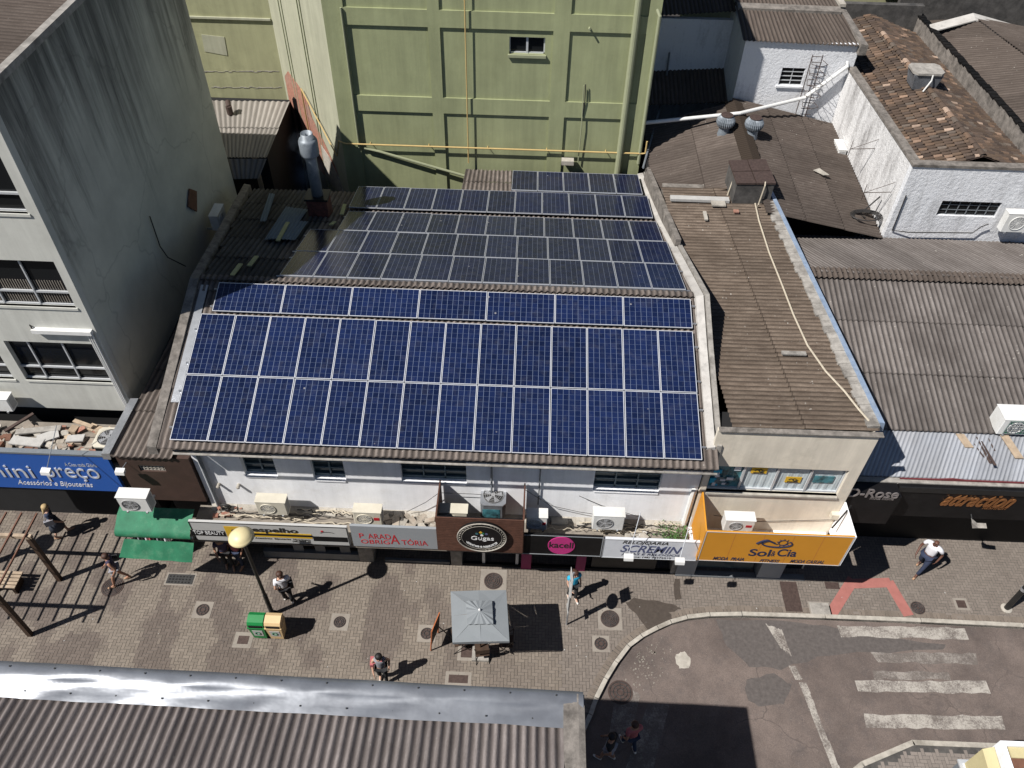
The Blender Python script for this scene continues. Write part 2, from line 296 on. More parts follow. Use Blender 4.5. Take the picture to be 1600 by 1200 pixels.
# ------------------------------------------------------------------ mesh builder
def wloc(o):
    v = Vector((0, 0, 0))
    while o: v = v + o.location; o = o.parent
    return v
class MB:
    def __init__(s): s.v = []; s.f = []; s.uv = []; s.col = []; s.ph = []
    def add(s, vs, fs, uvs=None, col=None, ph=None):
        b = len(s.v); s.v += [tuple(x) for x in vs]
        for i, f in enumerate(fs):
            s.f.append(tuple(b+k for k in f)); s.uv.append(uvs[i] if uvs else None); s.col.append(col)
        s.ph += ph if ph else [1.0]*len(vs)
        return s
    def quad(s, a, b, c, d, uv=None, col=None):
        if uv is None: uv = [(0, 0), (1, 0), (1, 1), (0, 1)]
        return s.add([a, b, c, d], [(0, 1, 2, 3)], [uv], col)
    def poly(s, pts, col=None): return s.add(pts, [tuple(range(len(pts)))], None, col)
    def box(s, x0, y0, z0, x1, y1, z1, col=None):
        x0, x1 = sorted((x0, x1)); y0, y1 = sorted((y0, y1)); z0, z1 = sorted((z0, z1))
        v = [(x0, y0, z0), (x1, y0, z0), (x1, y1, z0), (x0, y1, z0), (x0, y0, z1), (x1, y0, z1), (x1, y1, z1), (x0, y1, z1)]
        return s.add(v, [(0, 3, 2, 1), (4, 5, 6, 7), (0, 1, 5, 4), (1, 2, 6, 5), (2, 3, 7, 6), (3, 0, 4, 7)], None, col)
    def obox(s, c, size, ax=None, col=None):
        """box at centre c, size, axes matrix (3 vectors)"""
        c = Vector(c); ax = ax or (Vector((1, 0, 0)), Vector((0, 1, 0)), Vector((0, 0, 1)))
        h = [a*(k/2) for a, k in zip(ax, size)]
        v = [c+h[0]*i+h[1]*j+h[2]*k for k in (-1, 1) for j in (-1, 1) for i in (-1, 1)]
        return s.add(v, [(0, 2, 3, 1), (4, 5, 7, 6), (0, 1, 5, 4), (1, 3, 7, 5), (3, 2, 6, 7), (2, 0, 4, 6)], None, col)
    def prism(s, pts, off):
        """closed polygon pts (3D) extruded by vector off"""
        n = len(pts); a = [Vector(p) for p in pts]; b = [p+Vector(off) for p in a]
        s.add(a+b, [tuple(range(n))[::-1], tuple(range(n, 2*n))]+[(i, (i+1) % n, n+(i+1) % n, n+i) for i in range(n)])
        return s
    def tube(s, pts, r, n=7, r1=None, cap=True):
        pts = [Vector(p) for p in pts]; m = len(pts); vs = []; prev = None
        for i, p in enumerate(pts):
            d = (pts[min(i+1, m-1)]-pts[max(i-1, 0)]).normalized()
            if prev is None:
                a = d.cross(Vector((0, 0, 1)));
                if a.length < 1e-3: a = d.cross(Vector((1, 0, 0)))
            else: a = prev-d*prev.dot(d)
            a.normalize(); prev = a; b = d.cross(a)
            rr = r if r1 is None else r+(r1-r)*i/(m-1)
            vs += [p+a*(rr*math.cos(6.28318*k/n))+b*(rr*math.sin(6.28318*k/n)) for k in range(n)]
        fs = [(i*n+k, i*n+(k+1) % n, (i+1)*n+(k+1) % n, (i+1)*n+k) for i in range(m-1) for k in range(n)]
        if cap: fs += [tuple(range(n))[::-1], tuple((m-1)*n+k for k in range(n))]
        return s.add(vs, fs)
    def lathe(s, c, prof, n=20, ax=None, fins=0, fa=0):
        """prof: list of (radius, height) about axis at c"""
        c = Vector(c); X, Y, Z = ax or (Vector((1, 0, 0)), Vector((0, 1, 0)), Vector((0, 0, 1))); vs = []
        for r, h in prof:
            for k in range(n):
                q = 6.28318*k/n; rr = r*(1-(fa if fins and k % 2 else 0))
                vs.append(c+X*(rr*math.cos(q))+Y*(rr*math.sin(q))+Z*h)
        m = len(prof)
        fs = [(i*n+k, i*n+(k+1) % n, (i+1)*n+(k+1) % n, (i+1)*n+k) for i in range(m-1) for k in range(n)]
        fs += [tuple(range(n))[::-1], tuple((m-1)*n+k for k in range(n))]
        return s.add(vs, fs)
    def corr(s, A, B, Cc, D, pitch=.177, amp=.026, sheet=1.8, clip=None, seg=8, lift=.02):
        """corrugated sheets on the quad A(bottom left) B(bottom right) C(top right) D(top left); ribs run A->D"""
        A, B, Cc, D = map(Vector, (A, B, Cc, D))
        W = max((B-A).length, (Cc-D).length); L = ((D-A).length+(Cc-B).length)/2
        N = (B-A).cross(D-A).normalized()
        nw = max(1, round(W/pitch)); nu = nw*seg; rows = max(1, round(L/sheet)); 
        for r in range(rows):
            t0, t1 = r/rows, min(1, (r+1)/rows+.03/rows); vs = []; ph = []
            ns = 2
            for j in range(ns+1):
                q = j/ns; tt = t0+(t1-t0)*q
                for i in range(nu+1):
                    u = i/nu; p = (A*(1-u)+B*u)*(1-tt)+(D*(1-u)+Cc*u)*tt
                    c = math.cos(6.28318*i/seg)
                    wob = .004*math.sin(i*.21+r*2.1)+.003*math.sin(i*.057+tt*9)
                    vs.append(p+N*(amp*c+lift*(1-q)+.005*r % .01+wob)); ph.append(.5+.5*c)
            fs = []; uv = []
            for j in range(ns):
                for i in range(nu):
                    if clip:
                        k = vs[j*(nu+1)+i]
                        if not clip(k): continue
                    fs.append((j*(nu+1)+i, j*(nu+1)+i+1, (j+1)*(nu+1)+i+1, (j+1)*(nu+1)+i))
                    def U(a, b): return ((i+a)/nu*W, (t0+(t1-t0)*(j+b)/ns)*rows*1.8)
                    uv.append([U(0, 0), U(1, 0), U(1, 1), U(0, 1)])
            s.add(vs, fs, uv, None, ph)
        return s
    def wall(s, axis, c0, c1, a0, a1, z0, z1, holes=()):
        """wall slab between c0..c1 on its normal axis ('x'/'y'), with rectangular openings (a0,a1,z0,z1)"""
        A = sorted({a0, a1, *[h[0] for h in holes], *[h[1] for h in holes]}); Z = sorted({z0, z1, *[h[2] for h in holes], *[h[3] for h in holes]})
        for i in range(len(A)-1):
            for j in range(len(Z)-1):
                am, zm = (A[i]+A[i+1])/2, (Z[j]+Z[j+1])/2
                if any(h[0] < am < h[1] and h[2] < zm < h[3] for h in holes): continue
                if axis == 'y': s.box(A[i], c0, Z[j], A[i+1], c1, Z[j+1])
                else: s.box(c0, A[i], Z[j], c1, A[i+1], Z[j+1])
        return s
    def build(s, name, mat, parent=None, smooth=False, label=None, base=None):
        me = bpy.data.meshes.new(name)
        off = wloc(parent) if parent else None
        if off is None:
            if base is not None: off = Vector(base)
            else:
                a = np.array(s.v, dtype=float); off = Vector(((a[:, 0].min()+a[:, 0].max())/2, (a[:, 1].min()+a[:, 1].max())/2, a[:, 2].min()))
        me.from_pydata([(x-off.x, y-off.y, z-off.z) for x, y, z in s.v], [], s.f)
        if any(u is not None for u in s.uv):
            l = me.uv_layers.new(name='UVMap'); data = []
            for f, u in zip(s.f, s.uv): data += [c for p in (u or [(0, 0)]*len(f)) for c in p]
            l.data.foreach_set('uv', data)
        if any(c is not None for c in s.col):
            ca = me.color_attributes.new('Col', 'FLOAT_COLOR', 'CORNER'); d = []
            for f, c in zip(s.f, s.col): d += [*(c or (.2, .2, .2)), 1]*len(f)
            ca.data.foreach_set('color', d)
        if any(p != 1.0 for p in s.ph):
            pa = me.attributes.new('ph', 'FLOAT', 'POINT'); pa.data.foreach_set('value', s.ph)
        if smooth: me.polygons.foreach_set('use_smooth', [True]*len(me.polygons))
        me.materials.append(M[mat] if isinstance(mat, str) else mat); me.update()
        o = bpy.data.objects.new(name, me); C.objects.link(o)
        if parent: o.parent = parent
        else: o.location = off
        if label: o['label'] = label
        return o
def tag(o, label=None, cat=None, group=None, kind=None):
    if label: o['label'] = label
    if cat: o['category'] = cat
    if group: o['group'] = group
    if kind: o['kind'] = kind
    return o
def thing(name, loc, label, cat, group=None, kind=None):
    o = bpy.data.objects.new(name, None); C.objects.link(o); o.location = loc; o.empty_display_size = .2
    return tag(o, label, cat, group, kind)
def copy_tree(o, parent=None):
    c = o.copy(); C.objects.link(c); c.parent = parent
    for ch in list(o.children): copy_tree(ch, c)
    return c
def struct(o): o['kind'] = 'structure'; return o
def txt(s, x0, x1, z0, z1, Y, mat, parent, name='lettering', shear=0, bold=.0, ext=.006, spacing=1.0):
    cu = bpy.data.curves.new('t', 'FONT'); cu.body = s; cu.shear = shear; cu.offset = bold; cu.extrude = .02; cu.space_character = spacing
    o = bpy.data.objects.new('t', cu); C.objects.link(o)
    dg = bpy.context.evaluated_depsgraph_get(); me = bpy.data.meshes.new_from_object(o.evaluated_get(dg))
    a = np.array([v.co[:] for v in me.vertices]); fs = [tuple(p.vertices) for p in me.polygons]
    bpy.data.objects.remove(o); bpy.data.curves.remove(cu); bpy.data.meshes.remove(me)
    lo, hi = a.min(0), a.max(0)
    X = x0+(a[:, 0]-lo[0])/(hi[0]-lo[0])*(x1-x0); Z = z0+(a[:, 1]-lo[1])/(hi[1]-lo[1])*(z1-z0)
    Yv = Y-ext*np.where(a[:, 2] > 0, 1, 0)
    mb = MB(); mb.add(list(zip(X.tolist(), Yv.tolist(), Z.tolist())), fs)
    return mb.build(name, mat, parent)
def ptxt(s, px, Y, mat, parent, **k):
    """text in the photo box px=(x0,y0,x1,y1) on the plane Y"""
    a = AY(px[0], px[3], Y); b = AY(px[2], px[3], Y); c = AY((px[0]+px[2])/2, px[1], Y)
    zb = AY((px[0]+px[2])/2, px[3], Y).z
    return txt(s, a.x, b.x, zb, c.z, Y, mat, parent, **k)
# ================================================================== THE SETTING
def gmat():
    m, t, p = newmat('asphalt_worn'); g = geo(t)
    big = noise(t, g, .45, 9, .68); med = noise(t, g, 2.2, 10, .78); fine = noise(t, g, 34, 6, .8)
    col = ramp(t, big, .36, .64, (.090, .073, .066), (.172, .138, .122))
    col = mix(t, mth(t, 'MULTIPLY', ramp(t, med, .5, .68), .55), col, (.085, .075, .073))
    nz = nd(t, 'ShaderNodeTexNoise'); nz.inputs['Scale'].default_value = .9; nz.inputs['Detail'].default_value = 6; t.links.new(g, nz.inputs['Vector'])
    wp = nd(t, 'ShaderNodeVectorMath', operation='ADD'); t.links.new(g, wp.inputs[0]); t.links.new(nz.outputs['Color'], wp.inputs[1])
    cr = nd(t, 'ShaderNodeTexVoronoi', feature='DISTANCE_TO_EDGE'); cr.inputs['Scale'].default_value = .42; t.links.new(wp.outputs[0], cr.inputs['Vector'])
    col = mix(t, mth(t, 'MULTIPLY', mth(t, 'MULTIPLY', ramp(t, cr.outputs['Distance'], .010, .001), .55), ramp(t, big, .45, .6)), col, (.045, .04, .038))
    col = mix(t, 1.0, col, ramp(t, fine, .25, .75, (.58,)*3, (1.32,)*3), 'MULTIPLY')
    dots = nd(t, 'ShaderNodeTexVoronoi'); dots.inputs['Scale'].default_value = 16; t.links.new(g, dots.inputs['Vector'])
    col = mix(t, mth(t, 'MULTIPLY', ramp(t, dots.outputs['Distance'], .13, .06), ramp(t, med, .45, .62)), col, (.30, .27, .24))
    t.links.new(col, p.inputs['Base Color']); p.inputs['Roughness'].default_value = .92; p.inputs['Specular IOR Level'].default_value = .25
    bump(t, p, fine, .5, .01); return m
M['asphalt'] = gmat()
def worn(n, paint, amt_lo, amt_hi):
    m, t, p = newmat(n); g = geo(t)
    f = mth(t, 'ADD', mth(t, 'MULTIPLY', noise(t, g, 1.6, 8, .75), .55), mth(t, 'MULTIPLY', noise(t, g, 22, 6, .8), .45))
    base = ramp(t, noise(t, g, 20, 6, .8), .3, .7, (.09, .076, .07), (.15, .128, .112))
    t.links.new(mix(t, ramp(t, f, amt_lo, amt_hi), base, paint), p.inputs['Base Color'])
    p.inputs['Roughness'].default_value = .9; return m
M['paint'] = worn('crossing_paint_worn', (.36, .335, .30), .43, .56)
M['paint_faint'] = worn('crossing_paint_faint', (.27, .245, .22), .48, .60)
ground = struct(MB().quad((-90, -40, -.14), (110, -40, -.14), (110, 160, -.14), (-90, 160, -.14)).build('ground', 'dark_floor', base=(0, 0, -.14)))
road = struct(MB().quad((-2, -6, -.125), (60, -6, -.125), (60, 12.6, -.125), (-2, 12.6, -.125)).build('road', 'asphalt', base=(6, 3, -.125)))
# kerb line of the far pavement
kp = [AZ(x, y, 0) for x, y in ((926, 1118), (935, 1092), (950, 1062), (966, 1036), (985, 1011), (1005, 996), (1030, 983), (1050, 974), (1075, 967), (1110, 963), (1160, 962), (1290, 966), (1440, 972), (1600, 980))]
kp = [Vector((1.9, 3, 0)), Vector((2.0, 8.4, 0))]+kp+[Vector((40, 12.2, 0))]
def inside(x, y):
    """paved side of the kerb line"""
    for a, b in zip(kp[:-1], kp[1:]):
        if a.y <= y < b.y and y < 11.9:
            return x < a.x+(b.x-a.x)*(y-a.y)/(b.y-a.y)
    if y < 3: return x < 1.9
    best = None
    for a, b in zip(kp[:-1], kp[1:]):
        if a.x <= x < b.x: best = a.y+(b.y-a.y)*(x-a.x)/(b.x-a.x)
    return True if best is None else y > best
bed = [(-40, 0), (1.9, 0)]+[(p.x, p.y) for p in kp]+[(40, 30), (-40, 30)]
mb = MB(); mb.prism([(x, y, -.12) for x, y in bed], (0, 0, .108)); struct(mb.build('pavement_bed', 'concrete_dark'))
mb = MB(); random.seed(3)
def offs(o):
    out = []
    for i, p in enumerate(kp):
        d = (kp[min(i+1, len(kp)-1)]-kp[max(i-1, 0)]).normalized(); out.append(p+Vector((-d.y, d.x, 0))*o)
    return out
in0, in1 = offs(.0), offs(.13)
for i in range(len(kp)-1):
    a, b, c, d = in0[i], in0[i+1], in1[i+1], in1[i]
    g = (b-a)*(.012/max(.01, (b-a).length)); z = .012+random.uniform(-.006, .012)
    P4 = [a+g, b-g, c-g, d+g]
    mb.prism([(q.x, q.y, -.14) for q in P4], (0, 0, .14+z))
struct(mb.build('kerb', 'concrete_light'))
# herringbone pavers, each its own quad and tone
from mathutils import noise as mn
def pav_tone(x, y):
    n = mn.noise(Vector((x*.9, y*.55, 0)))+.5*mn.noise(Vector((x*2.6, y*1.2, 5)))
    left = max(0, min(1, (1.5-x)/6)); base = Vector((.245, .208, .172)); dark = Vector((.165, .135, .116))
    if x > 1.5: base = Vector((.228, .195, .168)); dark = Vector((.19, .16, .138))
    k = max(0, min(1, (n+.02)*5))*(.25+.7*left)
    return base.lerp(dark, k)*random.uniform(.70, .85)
mb = MB(); PL, PW, G = .2, .1, .0045
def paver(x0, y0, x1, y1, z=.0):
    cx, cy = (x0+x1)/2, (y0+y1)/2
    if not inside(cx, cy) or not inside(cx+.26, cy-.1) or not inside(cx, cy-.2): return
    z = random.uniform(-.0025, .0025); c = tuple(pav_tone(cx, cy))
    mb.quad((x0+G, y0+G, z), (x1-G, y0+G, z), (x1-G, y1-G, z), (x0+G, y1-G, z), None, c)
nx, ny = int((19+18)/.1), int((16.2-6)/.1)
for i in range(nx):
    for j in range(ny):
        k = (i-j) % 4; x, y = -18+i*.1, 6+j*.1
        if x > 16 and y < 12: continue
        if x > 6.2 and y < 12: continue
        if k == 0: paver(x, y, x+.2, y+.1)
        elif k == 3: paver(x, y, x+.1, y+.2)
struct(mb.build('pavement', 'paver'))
# soldier course beside the kerb
mb = MB(); e0, e1 = offs(.14), offs(.34)
for i in range(2, len(kp)-1):
    L = (in0[i+1]-in0[i]).length; n = max(1, int(L/.105))
    for k in range(n):
        f0, f1 = (k+.05)/n, (k+.95)/n
        q = [e0[i].lerp(e0[i+1], f0), e0[i].lerp(e0[i+1], f1), e1[i].lerp(e1[i+1], f1), e1[i].lerp(e1[i+1], f0)]
        c = tuple(Vector((.165, .137, .113))*random.uniform(.85, 1.12))
        mb.quad(*[(p.x, p.y, .002) for p in q], None, c)
struct(mb.build('pavement_border', 'paver'))
# corner pavement bottom right
cp = [AZ(x, y, 0) for x, y in ((1318, 1212), (1345, 1190), (1425, 1156), (1600, 1163))]
cp2 = [(cp[0].x-.5, 3), (cp[0].x-.2, cp[0].y-.5)]+[(p.x, p.y) for p in cp]+[(30, cp[-1].y), (30, 3)]
mb = MB(); mb.prism([(x, y, -.12) for x, y in cp2], (0, 0, .112)); struct(mb.build('pavement_bed', 'concrete_dark'))
mb = MB()
for a, b in zip(cp2[1:-2], cp2[2:-1]):
    a, b = Vector((*a, 0)), Vector((*b, 0)); d = (b-a).normalized(); n = Vector((d.y, -d.x, 0))
    mb.prism([(q.x, q.y, -.13) for q in (a, b, b+n*.14, a+n*.14)], (0, 0, .14))
struct(mb.build('kerb', 'concrete_light'))
mb = MB()
for i in range(80):
    for j in range(50):
        k = (i-j) % 4; x, y = 9.3+i*.1, 4.2+j*.1
        def okc(px, py):
            if py > cp[-1].y-.2: return False
            for a, b in zip(cp[:-1], cp[1:]):
                if a.x <= px < b.x: return py < a.y+(b.y-a.y)*(px-a.x)/(b.x-a.x)-.2
            return px > cp[0].x
        if not okc(x, y+.15): continue
        c = tuple(Vector((.21, .182, .162))*random.uniform(.88, 1.1))
        if k == 0: mb.quad((x+G, y+G, 0), (x+.2-G, y+G, 0), (x+.2-G, y+.1-G, 0), (x+G, y+.1-G, 0), None, c)
        elif k == 3: mb.quad((x+G, y+G, 0), (x+.1-G, y+G, 0), (x+.1-G, y+.2-G, 0), (x+G, y+.2-G, 0), None, c)
struct(mb.build('pavement', 'paver'))
# road markings
def pxquad(mb, pts, z, jag=0): 
    q = [AZ(x, y, z) for x, y in pts]; mb.poly(q); return mb
def stripe(pts, mat):
    mb = MB(); a, b, c, d = [AZ(x, y, -.121) for x, y in pts]; n = 14; top = []; bot = []
    for i in range(n+1):
        f = i/n; top.append(a.lerp(b, f)+Vector((0, random.uniform(-.035, .03), 0))); bot.append(d.lerp(c, f)+Vector((0, random.uniform(-.03, .035), 0)))
    for i in range(n): mb.quad(bot[i], bot[i+1], top[i+1], top[i])
    return struct(mb.build('road_marking', mat))
stripe([(1308, 978), (1507, 981), (1514, 999), (1314, 995)], 'paint')
stripe([(1360, 1019), (1525, 1021), (1528, 1038), (1372, 1034)], 'paint_faint')
stripe([(1335, 1062), (1541, 1065), (1548, 1083), (1341, 1081)], 'paint')
stripe([(1363, 1048), (1482, 1050), (1486, 1062), (1366, 1061)], 'paint_faint')
stripe([(1350, 1116), (1565, 1118), (1571, 1140), (1353, 1137)], 'paint')
stripe([(1196, 975), (1222, 984), (1237, 1025), (1220, 1012)], 'paint')
for y0, y1, x0, x1, w_ in ((1040, 1062, 1232, 1243, 12), (1066, 1215, 1248, 1306, 17)):
    a, b = AZ(x0, y0, -.121), AZ(x1, y1, -.121); mb = MB(); n = 16
    for i in range(n):
        p, q = a.lerp(b, i/n), a.lerp(b, (i+1)/n); ww = .21+random.uniform(-.02, .02)
        mb.quad(q, q+Vector((ww, 0, 0)), p+Vector((ww, 0, 0)), p)
    struct(mb.build('road_marking', 'paint'))
stripe([(1012, 1098), (1046, 1100), (1018, 1210), (975, 1210)], 'paint_faint')
stripe([(965, 1062), (1000, 1085), (985, 1160), (950, 1160)], 'paint_faint')
# dark patches of newer asphalt and a pale round patch
M['patch'] = simple('asphalt_patch', (.105, .092, .086), .9, 0, .25, 9, .4)
M['wet'] = simple('damp_paving', (.072, .058, .048), .55, 0, .2, 9, .2)
def blob(pts, z, mat, name, jit=.05, sub=4):
    q = [AZ(x, y, z) for x, y in pts]; out = []
    for a, b in zip(q, q[1:]+q[:1]):
        for k in range(sub): out.append(a.lerp(b, k/sub)+Vector((random.uniform(-jit, jit), random.uniform(-jit, jit), 0)))
    return struct(MB().poly(out).build(name, mat))
blob([(1165, 1060), (1210, 1054), (1238, 1070), (1226, 1100), (1190, 1105), (1166, 1090)], -.1208, 'patch', 'asphalt_patch')
blob([(1120, 968), (1250, 972), (1330, 985), (1480, 1008), (1470, 1016), (1300, 1022), (1220, 1046), (1170, 1040), (1135, 1010)], -.1222, 'patch', 'asphalt_patch')
blob([(1056, 1022), (1070, 1018), (1080, 1030), (1077, 1044), (1062, 1044), (1055, 1033)], -.1204, 'concrete_light', 'cement_patch', .02)
blob([(978, 942), (990, 935), (1030, 940), (1056, 945), (1064, 952), (1046, 958), (1050, 966), (1028, 978), (1012, 984), (998, 966)], .004, 'wet', 'damp_stain', .03)
blob([(1054, 904), (1062, 904), (1064, 935), (1056, 938), (1052, 922)], .0045, 'wet', 'damp_stain', .02)
# crumbled gutter
M['surround0'] = simple('cement_crumbs', (.24, .215, .185), .95, 0, .3, 9, .4)
mb = MB()
for i in range(150):
    x, y = random.gauss(1005, 18), random.gauss(1030, 20)
    if y < 1092-(x-935)*1.25+8: continue
    c = AZ(x, y, -.12); r = random.uniform(.006, .03); mb.obox(c, (r*2, r*1.4, .012), (Vector((math.cos(i), math.sin(i), 0)), Vector((-math.sin(i), math.cos(i), 0)), Vector((0, 0, 1))))
tag(mb.build('gutter_rubble', 'surround0'), 'pale crumbs of broken cement along the curved kerb on the road', 'rubble', None, 'stuff')
# red painted line on the paving
mb = MB()
for kz, (a, b) in enumerate((((1297, 962), (1333, 905)), ((1333, 912), (1392, 910)), ((1388, 908), (1420, 962)))):
    A, B = AZ(*a, .006+.004*kz), AZ(*b, .006+.004*kz); d = (B-A).normalized(); n = Vector((-d.y, d.x, 0))*.17
    mb.quad(A-n, B-n, B+n, A+n)
struct(mb.build('pavement_marking', 'redcurb'))
# ================================================================== MAIN SHOP BUILDING with the solar roof
def S(v): return Vector(v)
fz = math.tan(math.radians(16.3))
def zfront(y): return 6.13+(y-13.47)*fz          # tile surface of the front slope
bz = math.tan(math.radians(15.7))
def zback(y): return 7.57-(y-18.75)*bz
RY = 18.42
main = thing('shop_building', (-2.2, 16, 0), 'white two-storey shop building whose corrugated roof carries the solar panels', 'building')
wins = [(-7.95, -6.85, 4.72, 5.75), (-5.95, -4.95, 4.72, 5.75), (-3.15, -1.2, 4.72, 5.75), (2.55, 4.35, 4.72, 5.75)]
def place_win(px0, px1, pyb):
    a, b = AY(px0, pyb, 14), AY(px1, pyb, 14); return a.x, b.x, a.z
wins = []
for (x0, x1, yb) in ((384, 434, 743), (491, 541, 749), (628, 729, 752), (926, 1030, 766)):
    a0, a1, zb = place_win(x0, x1, yb); wins.append((a0, a1, zb, 5.6))
MB().wall('y', 14.0, 14.28, -9.25, 5.15, 2.3, 5.88, wins).build('wall', 'white_wall', main)
MB().prism([(-9.25, 14.285, .01), (5.15, 14.285, .01), (5.15, 14.285, 5.85), (-9.25, 14.285, 5.85)], (0, 1.2, 0)).build('interior', 'void', main)
g = MB()
g.prism([(-9.45, 14.3, .01), (-9.45, 14.3, zfront(14.3)-.09), (-9.45, RY, zfront(RY)-.09), (-9.45, 27, zback(27)-.1), (-9.45, 27, .01)], (.2, 0, 0))
g.prism([(5.0, 14.3, .01), (5.0, 14.3, zfront(14.3)-.09), (5.0, RY, zfront(RY)-.09), (4.9, 27, zback(27)-.1), (4.9, 27, .01)], (.2, 0, 0))
g.build('side_wall', 'concrete', main)
for (a0, a1, z0, z1) in wins:
    f = MB(); wd = a1-a0
    f.box(a0, 14.16, z0, a1, 14.22, z0+.10); f.box(a0, 14.17, z0+.34, a1, 14.21, z0+.38); f.box(a0, 14.17, z0+.62, a1, 14.21, z0+.66)
    n = 2 if wd < 1.4 else 3
    for k in range(n+1): f.box(a0+wd*k/n-.02, 14.16, z0, a0+wd*k/n+.02, 14.2, z1)
    fr = f.build('window', 'bluegrey', main)
    MB().box(a0, 14.225, z0, a1, 14.235, z1).build('pane', 'glass_blue', fr)
    MB().box(a0+.02, 13.965, z0-.05, a1-.02, 14.15, z0-.002).build('sill', 'white_wall', fr)
    if wd > 1.4: MB().box(a0+.05, 14.24, z0+.12, a0+wd*.42, 14.25, z0+.33).build('blind', 'concrete_light', fr)
# roof sheets
MB().corr((-9.62, 13.29, zfront(13.29)), (5.28, 13.29, zfront(13.29)), (5.28, RY, zfront(RY)), (-9.62, RY, zfront(RY))).build('front_roof', 'fib_main', main, True)
E0 = 26.95
def lx(y): return -9.62-(y-RY)*.135
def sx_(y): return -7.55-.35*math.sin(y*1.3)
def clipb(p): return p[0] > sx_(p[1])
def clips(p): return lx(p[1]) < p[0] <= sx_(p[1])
mb = MB(); mb.corr((-10.9, RY, zback(RY)), (5.28, RY, zback(RY)), (4.95, E0, zback(E0)), (-10.9-.33, E0, zback(E0)), clip=clipb)
br = mb.build('rear_roof', 'fib_main', main, True)
mb = MB(); mb.corr((-10.9, RY, zback(RY)), (5.28, RY, zback(RY)), (4.95, E0, zback(E0)), (-10.9-.33, E0, zback(E0)), clip=clips); mb.build('shade_tinted_roof', 'fib_shade', main, True)  # left part coloured darker to stand for the tall building's shadow
# rounded ridge caps
mb = MB(); n = 84
for i in range(n*6):
    x0 = -9.62+14.9*i/(n*6); x1 = -9.62+14.9*(i+1)/(n*6); c0, c1 = math.cos(6.28318*i/6), math.cos(6.28318*(i+1)/6); pr = []
    for q in range(7):
        yy = RY-.33+q*.11; zz = min(zfront(yy), zback(yy))
        if q == 3: zz = zfront(RY)-.03
        pr.append((yy, zz+.045))
    for q in range(6):
        mb.add([(x0, pr[q][0], pr[q][1]+.026*c0), (x1, pr[q][0], pr[q][1]+.026*c1), (x1, pr[q+1][0], pr[q+1][1]+.026*c1), (x0, pr[q+1][0], pr[q+1][1]+.026*c0)],
               [(0, 1, 2, 3)], [[(x0, q*.1), (x1, q*.1), (x1, q*.1+.1), (x0, q*.1+.1)]], None, [.5+.5*c0, .5+.5*c1, .5+.5*c1, .5+.5*c0])
mb.build('ridge_cap', 'fib_main', main, True)
# upper rear strip of roof against the green building
E1 = 29.4
def zr2(y): return zback(26.7)+.12-(y-26.7)*math.tan(math.radians(11))
MB().corr((-2.62, 26.72, zr2(26.72)), (4.95, 26.72, zr2(26.72)), (4.6, E1, zr2(E1)), (-2.62, E1, zr2(E1))).build('upper_rear_roof', 'fib_main', main, True)
MB().prism([(-2.6, 26.8, 2), (-2.6, 26.8, zr2(26.8)-.1), (-2.6, 29.7, zr2(29.7)-.1), (-2.6, 29.7, 2)], (.15, 0, 0)).build('gable_wall', 'concrete_dark', main)
# right verge flashing and parapet
mb = MB()
def vz(y): return (zfront(y) if y < RY else zback(y) if y < 26.7 else zr2(y))
ys = [13.85, 15.2, 16.8, RY, 20.5, 22.6, 24.6, 26.7, 29.4]
def rx(y): return 4.98 if y < RY else 4.98-(y-RY)*.052
for a, b in zip(ys[:-1], ys[1:]):
    za, zb = vz(a), vz(b); o1, o2 = rx(a), rx(b)
    mb.prism([(o1, a, za-.1), (o1+.28, a, za-.1), (o1+.24, a, za+.12), (o1+.03, a, za+.07)], (o2-o1, b-a, zb-za))
mb.build('verge_flashing', 'flash_white', main)
mb = MB()
for a, b in zip(ys[:-1], ys[1:]):
    za, zb = vz(a), vz(b); o1, o2 = rx(a)+.27, rx(b)+.27
    mb.prism([(o1, a, za-.6), (o1+.15, a, za-.6), (o1+.14, a, za+.16), (o1+.01, a, za+.17)], (o2-o1, b-a, zb-za))
mb.build('parapet', 'concrete', main)
MB().prism([(4.95, 22.2, 6.2), (5.12, 22.2, 6.2), (5.12, 22.2, 7.0), (4.95, 22.2, 7.0)], (-.33, 6.5, -1.25)).build('upstand_wall', 'parapet', main)
# left verge
mb = MB()
for a, b in ((13.3, RY), (RY, 26.9)):
    xa, xb = (-9.62, -9.62) if a < RY else (lx(a), lx(b))
    za, zb = vz(a), vz(b)
    mb.prism([(xa-.30, a, za-.25), (xa-.02, a, za-.25), (xa-.02, a, za+.05), (xa-.26, a, za+.09)], (xb-xa, b-a, zb-za))
mb.build('left_verge', 'parapet', main)
MB().prism([(-9.56, 14.6, zfront(14.6)+.02), (-9.34, 14.6, zfront(14.6)+.02), (-9.34, 14.6, zfront(14.6)+.05), (-9.56, 14.6, zfront(14.6)+.05)], (0, 3.7, 3.7*fz)).build('verge_flashing', 'galv', main)
mb = MB(); mb.tube([(-9.2, 13.24, 5.98), (5.25, 13.24, 5.98)], .035); mb.build('eave_pipe', 'concrete', main)
MB().box(-9.3, 13.4, 5.86, 5.2, 14.0, 5.9).build('soffit', 'alu_dark', main)
for x0, x1, mt in ((300, 330, 'concrete'), (1088, 1072, 'white_wall')):
    a = AY(x0+2, 715 if x0 < 500 else 768, 13.92); b = AY(a.x, 0, 1) ; pass
MB().tube([(-9.0, 13.93, 5.9), (-9.0, 13.93, 2.6)], .055).build('downpipe', 'alu_dark', main)
MB().tube([(5.02, 13.92, 4.35), (5.02, 13.92, 2.6)], .07).build('downpipe', 'pvc', main)
MB().tube([(-.75, 13.93, 5.9), (-.75, 13.93, 2.7)], .03).build('conduit', 'alu_dark', main)
